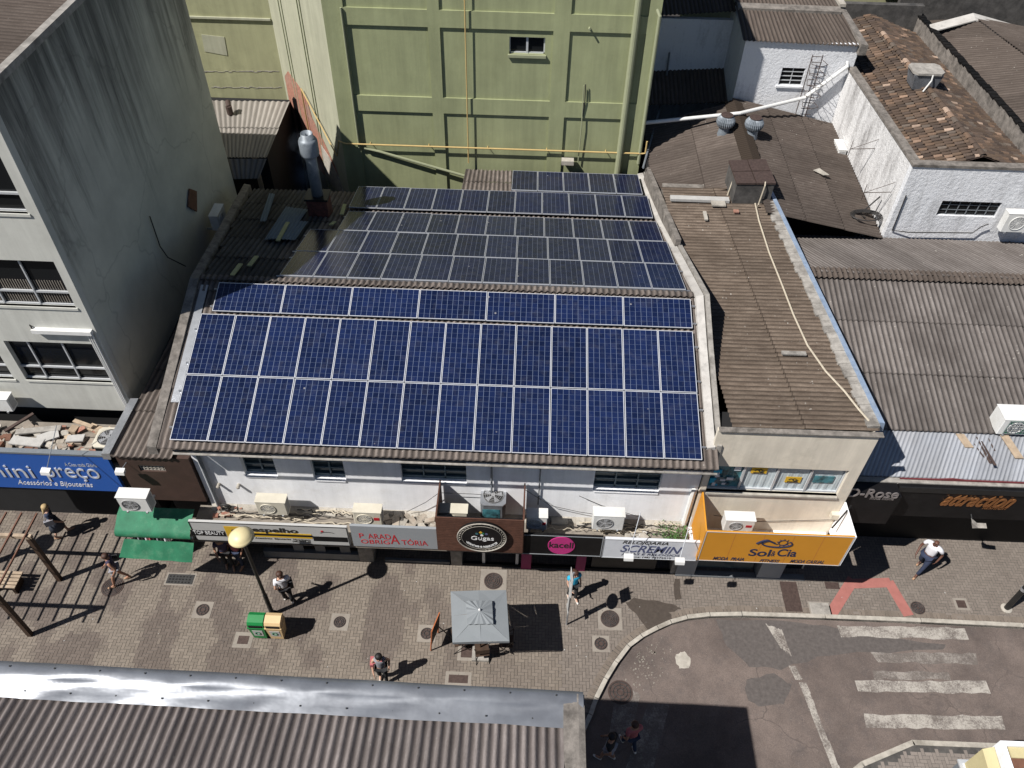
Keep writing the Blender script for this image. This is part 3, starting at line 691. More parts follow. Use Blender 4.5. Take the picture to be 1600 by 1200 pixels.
MB().tube([(.62, 13.95, 5.9), (.62, 13.95, 3.3)], .02).build('conduit', 'alu_dark', main)
# ledge slab over the shops and shopfront below
MB().box(-9.6, 12.86, 2.3, 5.15, 14.0, 2.52).build('ledge', 'ledge', main)
mb = MB()
pts_ = [(-9.2+i*.25, 13.88-random.random()*.14) for i in range(58)]
for (xa, ya), (xb, yb_) in zip(pts_[:-1], pts_[1:]): mb.prism([(xa, 13.995, 2.52), (xa, ya, 2.52), (xa, ya+.03, 2.57), (xa, 13.995, 2.66)], (xb-xa, 0, 0))
mb.build('mortar_fillet', 'concrete_light', main)
mb = MB()
for x0, x1 in ((-9.5, -9.2), (-5.0, -4.55), (-2.05, -1.7), (5.0, 5.15)): MB().box(x0, 13.78, .01, x1, 14.28, 2.3).build('pillar', 'concrete', main)
M['shop_grey'] = simple('shopfront_grey', (.16, .17, .18), .5, 0, .15, 3, 0)
MB().box(-8.1, 13.8, .01, -5.0, 13.95, .35).build('plinth', 'shop_grey', main)
MB().box(-4.2, 13.8, .01, -2.1, 13.9, .12).build('plinth', 'shop_grey', main)
MB().box(-1.65, 13.8, .01, 5.0, 13.9, .10).build('plinth', 'black', main)
for x in (-7.1, -6.4, -5.6): MB().box(x, 13.86, .35, x+.32, 13.9, 2.25).build('display_panel', 'shop_grey', main)
for x0 in (-1.05, .02): MB().box(x0, 13.84, .1, x0+.09, 13.92, 2.2).build('door_post', 'alu', main)
MB().box(.2, 13.74, .01, .52, 13.83, 2.35).build('pink_pillar', 'pink_dark', main)
MB().box(1.95, 13.74, .01, 2.25, 13.83, 2.35).build('pink_pillar', 'pink_dark', main)
MB().box(2.45, 13.84, .1, 4.5, 13.87, 2.2).build('roller_shutter', 'black_metal', main)
# ================================================================== SOLAR PANELS
def make_panel(Wp, Lp, mat, nu, nv, name):
    fr = MB(); t_ = .016; h = .04
    fr.box(0, 0, 0, Wp, t_, h); fr.box(0, Lp-t_, 0, Wp, Lp, h); fr.box(0, t_, 0, t_, Lp-t_, h); fr.box(Wp-t_, t_, 0, Wp, Lp-t_, h)
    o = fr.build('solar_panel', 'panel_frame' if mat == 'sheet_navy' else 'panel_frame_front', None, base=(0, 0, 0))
    gl = MB(); gl.quad((t_, t_, h-.006), (Wp-t_, t_, h-.006), (Wp-t_, Lp-t_, h-.006), (t_, Lp-t_, h-.006), [(0, 0), (nu, 0), (nu, nv), (0, nv)])
    gl.build('cell_sheet', mat, o)
    return o
ORD = ['first', 'second', 'third', 'fourth', 'fifth', 'sixth', 'seventh', 'eighth', 'ninth', 'tenth', 'eleventh', 'twelfth', 'thirteenth', 'fourteenth']
used = {}
def panel_row(kind, n, x0, y0, z0, slope, rowtxt, group, pitch, xs=0):
    a = math.radians(slope)
    for i in range(n):
        if kind not in used:
            o = {'fp': lambda: make_panel(.99, 1.96, 'sheet_blue', 6, 12, ''), 'bp': lambda: make_panel(.99, 1.96, 'sheet_navy', 6, 12, ''),
                 'fl': lambda: make_panel(1.96, .99, M['sheet_blue'], 12, 6, '')}[kind](); used[kind] = o
        else: o = copy_tree(used[kind])
        o.location = (x0+i*pitch, y0, z0); o.rotation_euler = (a, 0, 0)
        if rnd: o.rotation_euler = (a+random.uniform(-.004, .004), random.uniform(-.004, .004), random.uniform(-.0015, .0015))
        pos = ('leftmost' if i == 0 else 'rightmost' if i == n-1 else ORD[i]+' from the left')
        tag(o, f'{rowtxt}, {pos}', 'solar panel', group)
rnd = True
G1, G2, G3 = 'upright royal blue solar panels on the front slope', 'sideways royal blue solar panels below the ridge', 'dark navy solar panels on the rear slope'
cf = math.cos(math.radians(16.3)); sf = math.sin(math.radians(16.3))
panel_row('fp', 14, -9.28, 13.47, 6.25, 16.3, 'royal blue panel in lowest row above the street eave', G1, 1.0095)
panel_row('fp', 14, -9.28, 13.47+1.985*cf, 6.25+1.985*sf, 16.3, 'royal blue panel in second row up from the street eave', G1, 1.0095)
panel_row('fl', 7, -9.0, 17.37, 7.385, 16.3, 'wide blue panel lying sideways just below the ridge', G2, 1.98)
cb = math.cos(math.radians(15.7)); sb = math.sin(math.radians(15.7))
panel_row('bp', 12, -7.32, 18.75, 7.66, -15.7, 'navy panel in the rear row nearest the ridge', G3, 1.0085)
panel_row('bp', 12, -7.36, 18.75+1.985*cb, 7.66-1.985*sb, -15.7, 'navy panel in the second rear row behind the ridge', G3, 1.0085)
panel_row('bp', 11, -6.46, 18.75+3.99*cb, 7.66-3.99*sb, -15.7, 'navy panel in third rear row before the dark gap', G3, 1.0085)
panel_row('bp', 11, -6.53, 24.82, 5.99, -10.5, 'navy panel in fourth rear row beyond the dark gap', G3, 1.0085)
panel_row('bp', 5, -.66, 26.80, 5.68, -10.5, 'navy panel in the short farthest row of five', G3, 1.0085)
def rail(y, z, x0, x1):
    mb = MB(); mb.box(x0-.12, y-.02, z-.07, x1+.12, y+.02, z-.015); return mb
rl = thing('mounting_rails', (-2, 18, 6), 'thin aluminium mounting rails and stubs holding the solar panels over the roof', 'mounting rails')
for (y, sl_, z, x0, x1) in ((13.47, 1, 6.25, -9.28, 4.85), (15.375, 1, 6.8, -9.28, 4.85), (17.37, 1, 7.385, -9.0, 4.85)):
    for d in (.4, 1.5) if y < 17 else (.2, .8): rail(y+d*cf, z+d*sf, x0, x1).build('rail', 'galv', rl)
for k, (x0, x1) in enumerate(((-7.32, 4.78), (-7.36, 4.74), (-6.46, 4.63))):
    for d in (.03, 1.5): rail(18.75+(k*1.99+d)*cb, 7.66-(k*1.99+d)*sb, x0, x1).build('rail', 'galv', rl)
# ================================================================== CREAM BUILDING
cream = thing('cream_building', (7.3, 16, 0), 'cream building on the corner with a brown ribbed roof and a four-pane strip window', 'building')
def cz(x, y): return 6.90+(x-5.3)*.02-(y-14)*.03
def cxl(y): return 5.60-(y-14)*.06
def cxr(y): return 9.46-(y-14)*.062
ww0 = AY(1118, 770, 13.9); ww1 = AY(1309, 772, 13.9); wt = AY(1200, 731, 13.9)
cw = (5.34, ww1.x, AY(1210, 771, 13.9).z, wt.z)
MB().wall('y', 13.9, 14.02, 5.18, 9.38, 2.3, 6.98, [cw]).build('wall', 'cream_wall', cream)
MB().box(5.25, 14.155, .01, 9.3, 15, 6.5).build('interior', 'void', cream)
MB().prism([(9.14, 14.16, .01), (9.36, 14.16, .01), (9.36, 14.16, 6.9), (9.14, 14.16, 6.6)], (-.75, 12.2, -.3)).build('side_wall', 'cream_wall', cream)
MB().prism([(5.2, 26.1, 3), (8.6, 26.1, 3), (8.6, 26.1, 6.5), (5.2, 26.1, 6.25)], (0, .2, 0)).build('rear_wall', 'concrete', cream)
f = MB(); wd = cw[1]-cw[0]; n = 4
f.box(cw[0], 14.0, cw[2], cw[1], 14.06, cw[2]+.06); f.box(cw[0], 14.0, cw[3]-.06, cw[1], 14.06, cw[3])
for k in range(n+1): f.box(cw[0]+wd*k/n-.03, 13.99, cw[2], cw[0]+wd*k/n+.03, 14.05, cw[3])
fr = f.build('window', 'alu', cream)
MB().box(cw[0], 13.82, cw[2]-.07, cw[1], 13.985, cw[2]).build('sill', 'concrete_light', fr)
M['curtain'] = simple('window_curtain_white', (.50, .56, .58), .7, 0, .08, 3, .3)
M['poster_teal'] = simple('poster_teal_dark', (.05, .17, .20), .5, 0, .9, 5, 0)
for k in range(4):
    x0, x1 = cw[0]+wd*k/n+.03, cw[0]+wd*(k+1)/n-.03
    mb = MB(); q = 14
    for i in range(q):
        a0, a1 = x0+(x1-x0)*i/q, x0+(x1-x0)*(i+1)/q
        mb.quad((a0, 14.055+.012*math.sin(i*1.7+k), cw[2]+.06), (a1, 14.055+.012*math.sin((i+1)*1.7+k), cw[2]+.06), (a1, 14.06, cw[3]-.06), (a0, 14.06, cw[3]-.06))
    mb.build('pane', 'poster_teal' if k == 0 else 'curtain', fr)
    cx = (x0+x1)/2+(.05 if k == 2 else -.05)
    if k in (1, 2):
        zz = cw[3]-.42 if k == 1 else cw[2]+.38
        st = MB().box(cx-.22, 14.02, zz, cx+.22, 14.03, zz+.25).build('sticker', 'bright_yellow', fr)
        mb = MB(); mb.tube([(cx-.13+.02*i, 14.014, zz+.13+.05*math.sin(i*.5)) for i in range(14)], .012, 4); mb.tube([(cx+.05*math.cos(t*.5)+.03, 14.014, zz+.14+.05*math.sin(t*.5)) for t in range(13)], .01, 4)
        mb.box(cx-.15, 14.008, zz+.03, cx+.15, 14.018, zz+.055); mb.build('emblem', 'txt_black', fr)
    if k == 3:
        MB().box(cx-.28, 14.02, cw[2]+.42, cx+.28, 14.03, cw[2]+.72).build('sticker', 'poster_teal', fr)
    if k == 0:
        for i in range(22): 
            a, b = random.uniform(x0, x1-.2), random.uniform(cw[2]+.1, cw[3]-.3); MB().box(a, 14.03-.001*i, b, a+random.uniform(.08, .2), 14.04, b+random.uniform(.05, .16)).build('poster', ('sign_white', 'bluegrey', 'cloth_cyan')[i % 3], fr)
MB().corr((cxr(26), 26.1, cz(cxr(26), 26.1)), (cxr(14), 14.15, cz(cxr(14), 14.15)), (cxl(14), 14.15, cz(cxl(14), 14.15)), (cxl(26), 26.1, cz(cxl(26), 26.1)), sheet=1.9, amp=.03).build('roof', 'fib_brown', cream, True)
mb = MB(); mb.prism([(5.2, 13.84, 6.981), (5.2, 14.0, 6.981), (5.2, 14.0, 7.02), (5.2, 13.84, 7.01)], (4.26, 0, .02)); mb.build('eave_capping', 'parapet', cream)
# right-hand verge: broken mortar strip then blue membrane
mb = MB(); n = 44
for i in range(n):
    y0 = 14.2+11.8*i/n; y1 = 14.2+11.8*(i+1)/n; x = cxr(y0); ww = random.uniform(.24, .34)
    z0 = cz(x, y0)
    mb.prism([(x-ww, y0, z0-.02), (x, y0, z0-.02), (x, y0, z0+.07+random.uniform(0, .02)), (x-ww, y0, z0+.045)], (cxr(y1)-x, (y1-y0)*.97, cz(cxr(y1), y1)-z0))
mb.build('verge_mortar', 'concrete', cream)
M['membrane'] = simple('blue_aluminium_membrane', (.28, .36, .48), .5, .1, .2, 5, .5, dirt=(.42, .47, .53), dscale=3)
MB().prism([(cxr(14.3), 14.3, cz(cxr(14.3), 14.3)-.2), (cxr(14.3)+.2, 14.3, cz(cxr(14.3), 14.3)-.22), (cxr(14.3)+.15, 14.3, cz(cxr(14.3), 14.3)+.09), (cxr(14.3), 14.3, cz(cxr(14.3), 14.3)+.11)], (cxr(25.9)-cxr(14.3), 11.6, cz(cxr(25.9), 25.9)-cz(cxr(14.3), 14.3))).build('verge_membrane', 'membrane', cream)
MB().box(5.15, 12.9, 2.3, 9.3, 13.9, 2.5).build('ledge', 'white_wall', cream)
for x0, x1 in ((5.15, 5.75), (7.75, 8.5)): MB().box(x0, 13.72, .01, x1, 14.15, 2.3).build('pillar', 'sign_grey', cream)
MB().box(5.15, 13.7, .01, 9.3, 13.9, .08).build('threshold', 'shop_grey', cream)
MB().box(5.8, 13.9, .3, 7.6, 13.95, 2.2).build('shop_window', 'glass_blue', cream)
# ================================================================== LEFT BUILDING
LX, LY, LZ = -11.8, 16.1, 14.55
left = thing('tall_building', (-17, 22, 0), 'tall pale building on the left with a big shaded streaky side wall', 'building')
def lw(px0, py0, px1, py1):
    a = AY(px1, py1, LY); c = AY(px0, py0, LY); return a, c
W1 = (-19.5, AY(84, 410, LY).x, AY(119, 481, LY).z, AY(60, 408, LY).z)
W2 = (AY(5, 533, LY).x, AY(147, 540, LY).x, AY(178, 598, LY).z, AY(100, 536, LY).z)
W2b = (-19.5, W2[0]-.35, W2[2], W2[3])
W0 = (-19.5, AY(44, 334, LY).x, AY(44, 334, LY).z, AY(44, 334, LY).z+1.9)
zb = AY(150, 640, LY).z
MB().wall('y', LY, LY+.25, -24, LX, zb, LZ-.1, [W0, W1, W2, W2b]).build('front_wall', 'leftfront', left)
MB().prism([(LX-.25, LY+.26, .01), (LX-.25, 27.8, .01), (LX-.25, 27.8, 12.1), (LX-.25, 21.5, LZ), (LX-.25, LY+.26, LZ)][::-1], (.25, 0, 0)).build('side_wall', 'leftside', left)
MB().box(-24, LY+.27, .01, LX-.26, LY+2, LZ-.3).build('interior', 'void', left)
MB().box(-24, 27.5, .01, LX-.26, 27.8, 12.0).build('rear_wall', 'leftfront', left)
for wi, hh in ((W0, .33), (W1, .36), (W2, .38), (W2b, .38)):
    a0, a1, z0, z1 = wi; f = MB(); H_ = z1-z0; zt = z0+H_*hh*.8
    f.box(a0, LY+.09, zt-.03, a1, LY+.14, zt+.03); f.box(a0, LY+.09, z1-.05, a1, LY+.14, z1); f.box(a0, LY+.09, z0, a1, LY+.14, z0+.04)
    k = 0; x = a1
    while x > a0-.01:
        f.box(x-.02, LY+.08, z0, x+.02, LY+.13, z1); x -= .98
    fr = f.build('window', 'alu', left)
    MB().box(a0, LY+.15, z0, a1, LY+.16, z1).build('pane', 'glass', fr)
    MB().box(a0, LY-.03, z0-.08, a1+.05, LY+.08, z0).build('sill', 'leftfront', fr)
    if wi is W1:
        mb = MB()
        for i in range(60): mb.box(a1-.2-i*.07, LY+.142, z0+.05, a1-.175-i*.07, LY+.148, z1-.75)
        mb.build('blind', 'ledge', fr)
mb = MB(); mb.corr((LX+.06, 21.5, LZ-.02), (LX+.06, LY+.1, LZ-.02), (-19.8, LY+.1, LZ+.35), (-19.8, 21.5, LZ+.35)); mb.build('roof', 'fib_old', left, True)
MB().prism([(LX-.12, LY-.02, LZ-.1), (LX+.06, LY-.02, LZ-.1), (LX+.06, LY-.02, LZ+.08), (LX-.12, LY-.02, LZ+.1)], (0, 5.4, 0)).build('roof_edge', 'concrete', left)
MB().prism([(-24, 21.55, LZ-.4), (LX-.26, 21.55, LZ-.4), (LX-.26, 27.4, 11.7), (-24, 27.4, 11.7)], (0, 0, .1)).build('rear_roof', 'concrete', left)
# lower storey, ledge with debris
MB().box(-24, 15.2, .01, LX, 15.9, zb-.6).build('ground_floor', 'void', left)
MB().box(-24, 14.12, 4.0, -11.35, LY-.45, 4.18).build('ledge', 'ledge', left)
MB().box(-24, LY+.3, 2.5, -12, LY+.6, zb).build('recess_shade_wall', 'black', left)  # black colour stands in for shade under the facade overhang
lp = [(146, 516), (208, 640)]
mb = MB()
for dx in (0, .07, .13): mb.tube([(LX-.12-dx, LY-.05, AY(150, 520, LY).z), (LX-.08-dx*.6, LY-.05, zb+.05)], .022, 6)
mb.build('downpipe', 'pvc', left)
a = AY(52, 513, LY); b = AY(140, 520, LY)
sh = thing('wall_shade_hood', (a.x, LY, a.z), 'white horizontal duct strip fixed on the pale facade above the lower left windows', 'duct')
MB().box(a.x, LY-.14, a.z-.08, b.x+.12, LY, a.z+.05).build('duct', 'pvc', sh); MB().tube([(a.x+.02, LY-.07, a.z+.05), (a.x+.02, LY-.07, a.z+.12), (a.x-.05, LY, a.z+.12)], .02).build('elbow', 'black_metal', sh)
# brown clad annex between the two
annex = thing('brown_annex', (-10.6, 15, 0), 'narrow annex with dark brown clad front and ribbed lean-to roof beside the solar building', 'annex')
vt = (-10.85, -10.1, 4.25, 4.52)
MB().wall('y', 13.9, 14.1, -11.38, -9.3, 2.85, 4.9, [vt]).build('wall', 'brown_cladding', annex)
mb = MB()
for i in range(8):
    x = vt[0]+i*(vt[1]-vt[0])/7
    mb.box(x-.02, 13.95, vt[2], x+.02, 14.0, vt[3])
for j in range(4): mb.box(vt[0], 13.955, vt[2]+j*.085, vt[1], 13.995, vt[2]+j*.085+.025)
mb.build('vent_block', 'concrete_light', annex)
MB().box(-11.3, 14.11, 2.85, -9.45, 14.4, 4.7).build('interior', 'void', annex)
MB().box(-11.3, 15.2, .01, -9.5, 15.4, 2.8).build('rear_wall', 'void', annex)
MB().corr((-11.45, 13.8, 4.98), (-9.72, 13.8, 4.98), (-9.72, 24.5, 4.55), (-11.45, 24.5, 4.55)).build('roof', 'fib_main', annex, True)
MB().prism([(-11.72, 13.85, 4.8), (-11.5, 13.85, 4.8), (-11.45, 13.85, 5.08), (-11.7, 13.85, 5.06)], (0, 2.2, -.1)).build('flashing', 'galv', annex)
MB().box(-11.75, 15.9, .01, -9.7, 24.5, 4.4).build('body', 'dark_floor', annex)
# ================================================================== GREEN BUILDING
green = thing('green_building', (-1.6, 32, 0), 'tall sage green building with framed wall panels behind the solar roof', 'building')
GY = 29.8; GT = 15.6; gx0, gx1 = AY(545, 290, GY).x, AY(1000, 245, GY).x
def gp(x, y): p = AY(x, y, GY); return p
wg = gp(796, 58), gp(851, 86); gw = (wg[0].x, wg[1].x, gp(822, 85).z, gp(822, 58).z)
MB().wall('y', GY, GY+.4, gx0, gx1, .01, GT, [gw]).build('front_wall', 'green_wall', green)
# raised bands between the recessed panels
panels = [(530, 48, 676, 152), (558, 176, 680, 300), (687, 44, 867, 155), (693, 178, 850, 300), (888, 38, 1018, 156), (878, 176, 1005, 300),
          (520, -80, 668, 12), (682, -80, 864, 17), (893, -80, 1022, 18)]
cols = [(gp(543, 100).x+.12, gp(672, 100).x), (gp(690, 100).x, gp(862, 100).x), (gp(887, 100).x, gp(1003, 100).x)]
rows = [(gp(760, 300).z-2.5, gp(760, 178).z), (gp(760, 154).z, gp(760, 44).z), (gp(760, 17).z, gp(760, 17).z+2.6), (gp(760, 17).z+3.2, GT-.4)]
holes = [(c[0], c[1], r[0], r[1]) for c in cols for r in rows]
MB().wall('y', GY-.07, GY-.001, gx0, gx1, .01, GT, holes).build('raised_bands', 'green_wall', green)
f = MB(); f.box(gw[0], GY+.1, gw[2], gw[1], GY+.15, gw[2]+.05); f.box((gw[0]+gw[1])/2-.04, GY+.08, gw[2], (gw[0]+gw[1])/2+.04, GY+.14, gw[3]); f.box(gw[0], GY+.1, gw[3]-.05, gw[1], GY+.15, gw[3]); f.box(gw[0], GY+.1, gw[2], gw[0]+.04, GY+.15, gw[3]); f.box(gw[1]-.05, GY+.1, gw[2], gw[1], GY+.15, gw[3])
fr = f.build('window', 'alu', green); MB().box(gw[0], GY+.16, gw[2], gw[1], GY+.17, gw[3]).build('pane', 'glass', fr)
MB().box(gw[0]-.05, GY-.1, gw[2]-.1, gw[1]+.05, GY+.02, gw[2]).build('sill', 'green_trim', fr)
# angled left face and the wall beyond it
A = Vector((gx0, GY, 0)); B = Vector((-10.95, 33.9, 0)); nrm = (B-A).normalized(); nn = Vector((nrm.y, -nrm.x, 0))
MB().prism([A+Vector((0, .02, .01)), B+Vector((0, 0, .01)), B+Vector((.3, .3, .01)), A+Vector((.3, .4, .01))], (0, 0, GT)).build('side_wall', 'green_pale', green)
mb = MB()
for f_ in (.38, .44): 
    p = A.lerp(B, f_)-nn*0; o = Vector((-nn.x, -nn.y, 0))*-.01
for f_, wd in ((.385, .02), (.43, .02), (.74, .02), (.79, .02)):
    p = A.lerp(B, f_); out = Vector((-abs(nn.x), -abs(nn.y), 0))*.03
    mb.prism([p, p+nrm*wd*2, p+nrm*wd*2+out, p+out], (0, 0, GT))
mb.build('wall_fillets', 'green_trim', green)
MB().box(-30, 33.9, .01, -10.9, 34.3, GT).build('rear_wing_wall', 'green_yellow', green)
mb = MB(); zz = AY(370, 28, 33.9).z; mb.box(-30, 33.82, zz-.05, -11.0, 33.9, zz+.03); mb.build('string_course', 'green_pale', green)
MB().box(gx0+.4, GY+.45, GT-.4, gx1, 50, GT-.2).build('roof', 'concrete_dark', green)
MB().box(gx1-.3, GY+.4, .01, gx1, 50, GT-.02).build('east_wall', 'green_wall', green)
mb = MB(); random.seed(8)
for py, x0_, x1_ in ((112, 300, 436), (137, 330, 440)):
    jm = MB()
    for i in range(24):
        a0 = AY(x0_+(x1_-x0_)*i/24, py, 33.9); a1 = AY(x0_+(x1_-x0_)*(i+1)/24, py, 33.9); hh_ = random.uniform(.01, .05); dz = random.uniform(-.03, .03)
        jm.box(a0.x, 33.885, a0.z+dz, a1.x, 33.9, a0.z+dz+hh_)
    jm.build('cracked_joint', 'concrete', green)
a0 = AY(333, 68, 33.9); MB().prism([(a0.x-.45, 33.88, a0.z-.35), (a0.x+.5, 33.88, a0.z-.5), (a0.x+.55, 33.88, a0.z+.3), (a0.x-.4, 33.88, a0.z+.38)], (0, .02, 0)).build('render_patch', 'green_pale', green)
# exposed brick patches at the foot of the angled face
def onface(f_, z, out=.02):
    p = A.lerp(B, f_); return Vector((p.x-abs(nn.x)*out, p.y-abs(nn.y)*out, z))
def patch(pts, mat, name, out=.02):
    q = [onface(f_, z, out) for f_, z in pts]; MB().prism(q, (abs(nn.x)*out*.9, abs(nn.y)*out*.9, 0)).build(name, mat, green)
patch([(.12, 3.0), (.2, 4.0), (.36, 4.9), (.52, 5.6), (.56, 6.3), (.68, 6.7), (.86, 7.0), (.95, 6.6), (.97, 3.0)], 'brick', 'bare_brick')
patch([(.10, 2.9), (.16, 3.6), (.3, 4.35), (.42, 4.6), (.42, 2.9)], 'concrete_light', 'bare_render', .04)
# pipes on the green building
pf = lambda x, y: gp(x, y)
a, b = gp(987, -60), gp(966, 252); MB().tube([(b.x, GY-.16, b.z-1.5), (b.x, GY-.16, GT)], .13, 12).build('drainpipe', 'pvc_green', green)
b = gp(1003, 232); MB().tube([(b.x-.08, GY-.14, b.z-.6), (b.x-.08, GY-.14, gp(1022, 22).z), (b.x-.2, GY, gp(1022, 22).z+.2)], .07, 10).build('drainpipe', 'pvc_green', green)
b = gp(561, 230); MB().tube([(b.x+.03, GY-.12, gp(560, 228).z), (b.x+.03, GY-.12, gp(545, 10).z)], .04, 8).build('vent_pipe', 'pvc_green', green)
mb = MB(); zg = gp(780, 229).z; xg0, xg1 = gp(541, 221).x, gp(1003, 237).x
mb.tube([(xg0+.02, GY-.18, zg), (xg1, GY-.18, zg), (xg1+.12, GY-.18, zg+.03), (xg1+.12, GY-.18, zg+.55)], .035, 8); xx = gp(732, 229).x
mb.tube([(xx, GY-.17, zg-.7), (xx, GY-.17, GT)], .025, 8)
q0 = onface(.02, zg, .1); mb.tube([(xg0+.02, GY-.18, zg), q0, onface(.1, zg-.9, .1), onface(.6, zg+1.0, .1), onface(.6, zg-2, .1)], .03, 8)
for k in range(5): mb.tube([(xg0+1+k*2.4, GY-.18, zg), (xg0+1+k*2.4, GY, zg)], .02, 5)
mb.build('gas_pipe', 'gas', green)
a, b = gp(570, 229), gp(728, 271); MB().tube([(a.x, GY-.12, a.z), (a.x+.6, GY-.14, a.z-.12), (b.x, GY-.2, b.z)], .055, 8).build('drainpipe', 'pvc_green', green)
for (x0, y0, x1, y1) in ((912, 132, 903, 252), (915, 130, 910, 180)): mb = MB(); a, b = gp(x0, y0), gp(x1, y1); mb.tube([(a.x, GY-.1, a.z), ((a.x+b.x)/2+.03, GY-.13, (a.z+b.z)/2), (b.x, GY-.1, b.z)], .022, 6); mb.build('loose_cable', 'cable' if x0 == 915 else 'pvc_green', green)
a = gp(921, 42); MB().tube([(a.x, GY-.01, a.z), (a.x, GY-.22, a.z)], .04, 6).build('pipe_stub', 'pvc_green', green)
MB().box(gp(877, 250).x, GY-.4, gp(877, 250).z, gp(896, 250).x, GY-.1, gp(877, 250).z+.18).build('junction_box', 'concrete_light', green)
# ---- light shed and well between left and green building
shed = thing('lean_to_shed', (-12, 29, 3), 'small shed with pale ribbed roof in front of the yellow-green wall', 'shed')
MB().corr(AZ(344, 247, 5.7), AZ(417, 247, 5.7), AZ(453, 159, 5.75), AZ(330, 157, 5.75), pitch=.25, amp=.02, sheet=2.4).build('roof', 'fib_pale', shed, True)
MB().corr(AZ(355, 280, 4.9), AZ(405, 279, 4.9), AZ(417, 248, 5.66), AZ(340, 248, 5.66), pitch=.25, amp=.02).build('lower_roof', 'fib_pale', shed, True)
a = AZ(417, 247, 5.6); MB().box(a.x-.75, a.y+.4, .5, a.x-.6, a.y+.55, 5.5).build('post', 'timber_pale', shed)
MB().box(-15, a.y+.6, .2, a.x-.2, 33.7, 5.5).build('body', 'void', shed)
MB().box(a.x+.1, 33.0, .2, -9.6, 33.2, 5.9).build('rear_sheet', 'black', shed)
# ================================================================== RIGHT SIDE BUILDINGS
grey = thing('grey_roof_building', (14, 18, 0), 'low shop with wide grey ribbed roof and tin strip above black fascias', 'building')
rr = dict(z0=4.45, y0=16.5, zr=6.0, yr=21.9)
MB().corr((9.2, 16.15, 4.69), (26, 16.15, 4.69), (26, 21.95, 6.05), (9.2, 21.95, 6.05), amp=.032).build('front_roof', 'fib_grey', grey, True)
MB().corr((9.0, 14.72, 4.25), (26, 14.72, 4.25), (26.9, 16.4, 4.70), (9.9, 16.4, 4.70), pitch=.13, amp=.016, sheet=3).build('tin_roof', 'tin', grey, True)
mb = MB(); mb.corr((9.0, 21.9, 6.07), (26, 21.9, 6.07), (24.6, 25.1, 5.3), (7.6, 25.1, 5.3), pitch=.15, amp=.018, sheet=3.4); mb.build('rear_roof', 'fib_grey', grey, True)
mb = MB(); mb.corr((9.0, 21.62, 6.06), (26, 21.62, 6.06), (26, 22.15, 6.1), (9.0, 22.15, 6.1), amp=.04, sheet=1.0); mb.build('ridge_cap', 'fib_old', grey, True)
MB().prism([(9.2, 15.6, .01), (9.2, 25, .01), (9.2, 25, 5.1), (9.2, 22, 5.85), (9.2, 16.4, 4.4), (9.2, 15.6, 4.3)], (16, 0, 0)).build('body', 'void', grey)
M['darkred'] = simple('dark_red_flashing', (.16, .03, .035), .7, 0, .2, 5, .2)
mb = MB(); 
for i in range(60):
    x = 11.2+i*.12; 
mb.prism([(11.1, 14.66, 4.29), (12.2, 14.66, 4.31), (12.6, 14.66, 4.36), (13.0, 14.66, 4.31), (17, 14.66, 4.3), (17, 14.66, 4.25), (11.1, 14.66, 4.25)], (0, .03, .0)); mb.build('torn_flashing', 'darkred', grey)
MB().box(9.0, 14.55, 4.17, 26, 14.72, 4.24).build('gutter_edge', 'concrete', grey)
# rusted patches & timber strips lying on tin roof
def onTin(px, py): 
    for z in (4.3, 4.35, 4.4, 4.45, 4.5, 4.55, 4.6, 4.65, 4.7, 4.75, 4.8):
        p = AZ(px, py, z)
        if abs(4.25+(p.y-14.72)*.268-z) < .03: return p
    return AZ(px, py, 4.6)
mb = MB()
for (x0, y0, x1, y1, wdt) in ((1524, 683, 1545, 725, .10), (1532, 690, 1552, 728, .1), (1518, 690, 1535, 715, .06), (1542, 683, 1552, 705, .06)):
    a, b = onTin(x0, y0), onTin(x1, y1); a.z += .025; b.z += .025; mb.quad(b, b+Vector((wdt, 0, 0)), a+Vector((wdt*.4, 0, 0)), a)
mb.build('rust_stain', 'iron', grey)
for (x0, y0, x1, y1) in ((1492, 680, 1507, 701), (1560, 680, 1585, 718)):
    a, b = onTin(x0, y0), onTin(x1, y1); a.z += .05; b.z += .05
    tag(MB().prism([b, b+Vector((.24, 0, 0)), a+Vector((.24, 0, 0)), a], (0, 0, .03)).build('board', 'timber_pale'), 'weathered board lying on the tin strip, '+('the one by the rust streaks left side' if x0 < 1500 else 'long one at right of the rust streaks'), 'board', 'boards on the tin roof')
# black fascias
fa = thing('black_fascia', (12.2, 14.5, 2.8), 'long black shop fascia with bronze script lettering at right', 'sign')
MB().box(11.05, 14.44, 2.75, 26, 14.62, 4.2).build('panel', 'black_matte', fa)
MB().box(11.05, 14.40, 3.98, 26, 14.44, 4.2).build('top_band', 'black_metal', fa)
ptxt('attraction', (1466, 772, 1580, 791), 14.43, 'txt_bronze', fa, shear=.5, bold=.012, ext=.03)
ptxt('fashion', (1533, 789, 1572, 796), 14.43, 'txt_bronze', fa, name='small_lettering', shear=.4)
fb = thing('projecting_black_sign', (10.3, 14.1, 2.9), 'projecting black sign box with dull metal lettering beside the cream building', 'sign')
MB().box(8.9, 14.05, 2.85, 11.0, 14.62, 4.2).build('box', 'black_matte', fb)
ptxt('D-Rose', (1322, 764, 1402, 777), 14.04, 'txt_greydull', fb, bold=.01, ext=.02)
ptxt('moda intima', (1358, 776, 1396, 781), 14.04, 'txt_greydull', fb, name='small_lettering')
MB().box(11.2, 15.5, .01, 26, 15.58, 2.7).build('shopfront', 'black', grey)
a = AY(1512, 813, 14.4)
sp = thing('street_spot', (a.x, 14.4, a.z), 'grey angular floodlight hanging under the long black fascia', 'floodlight')
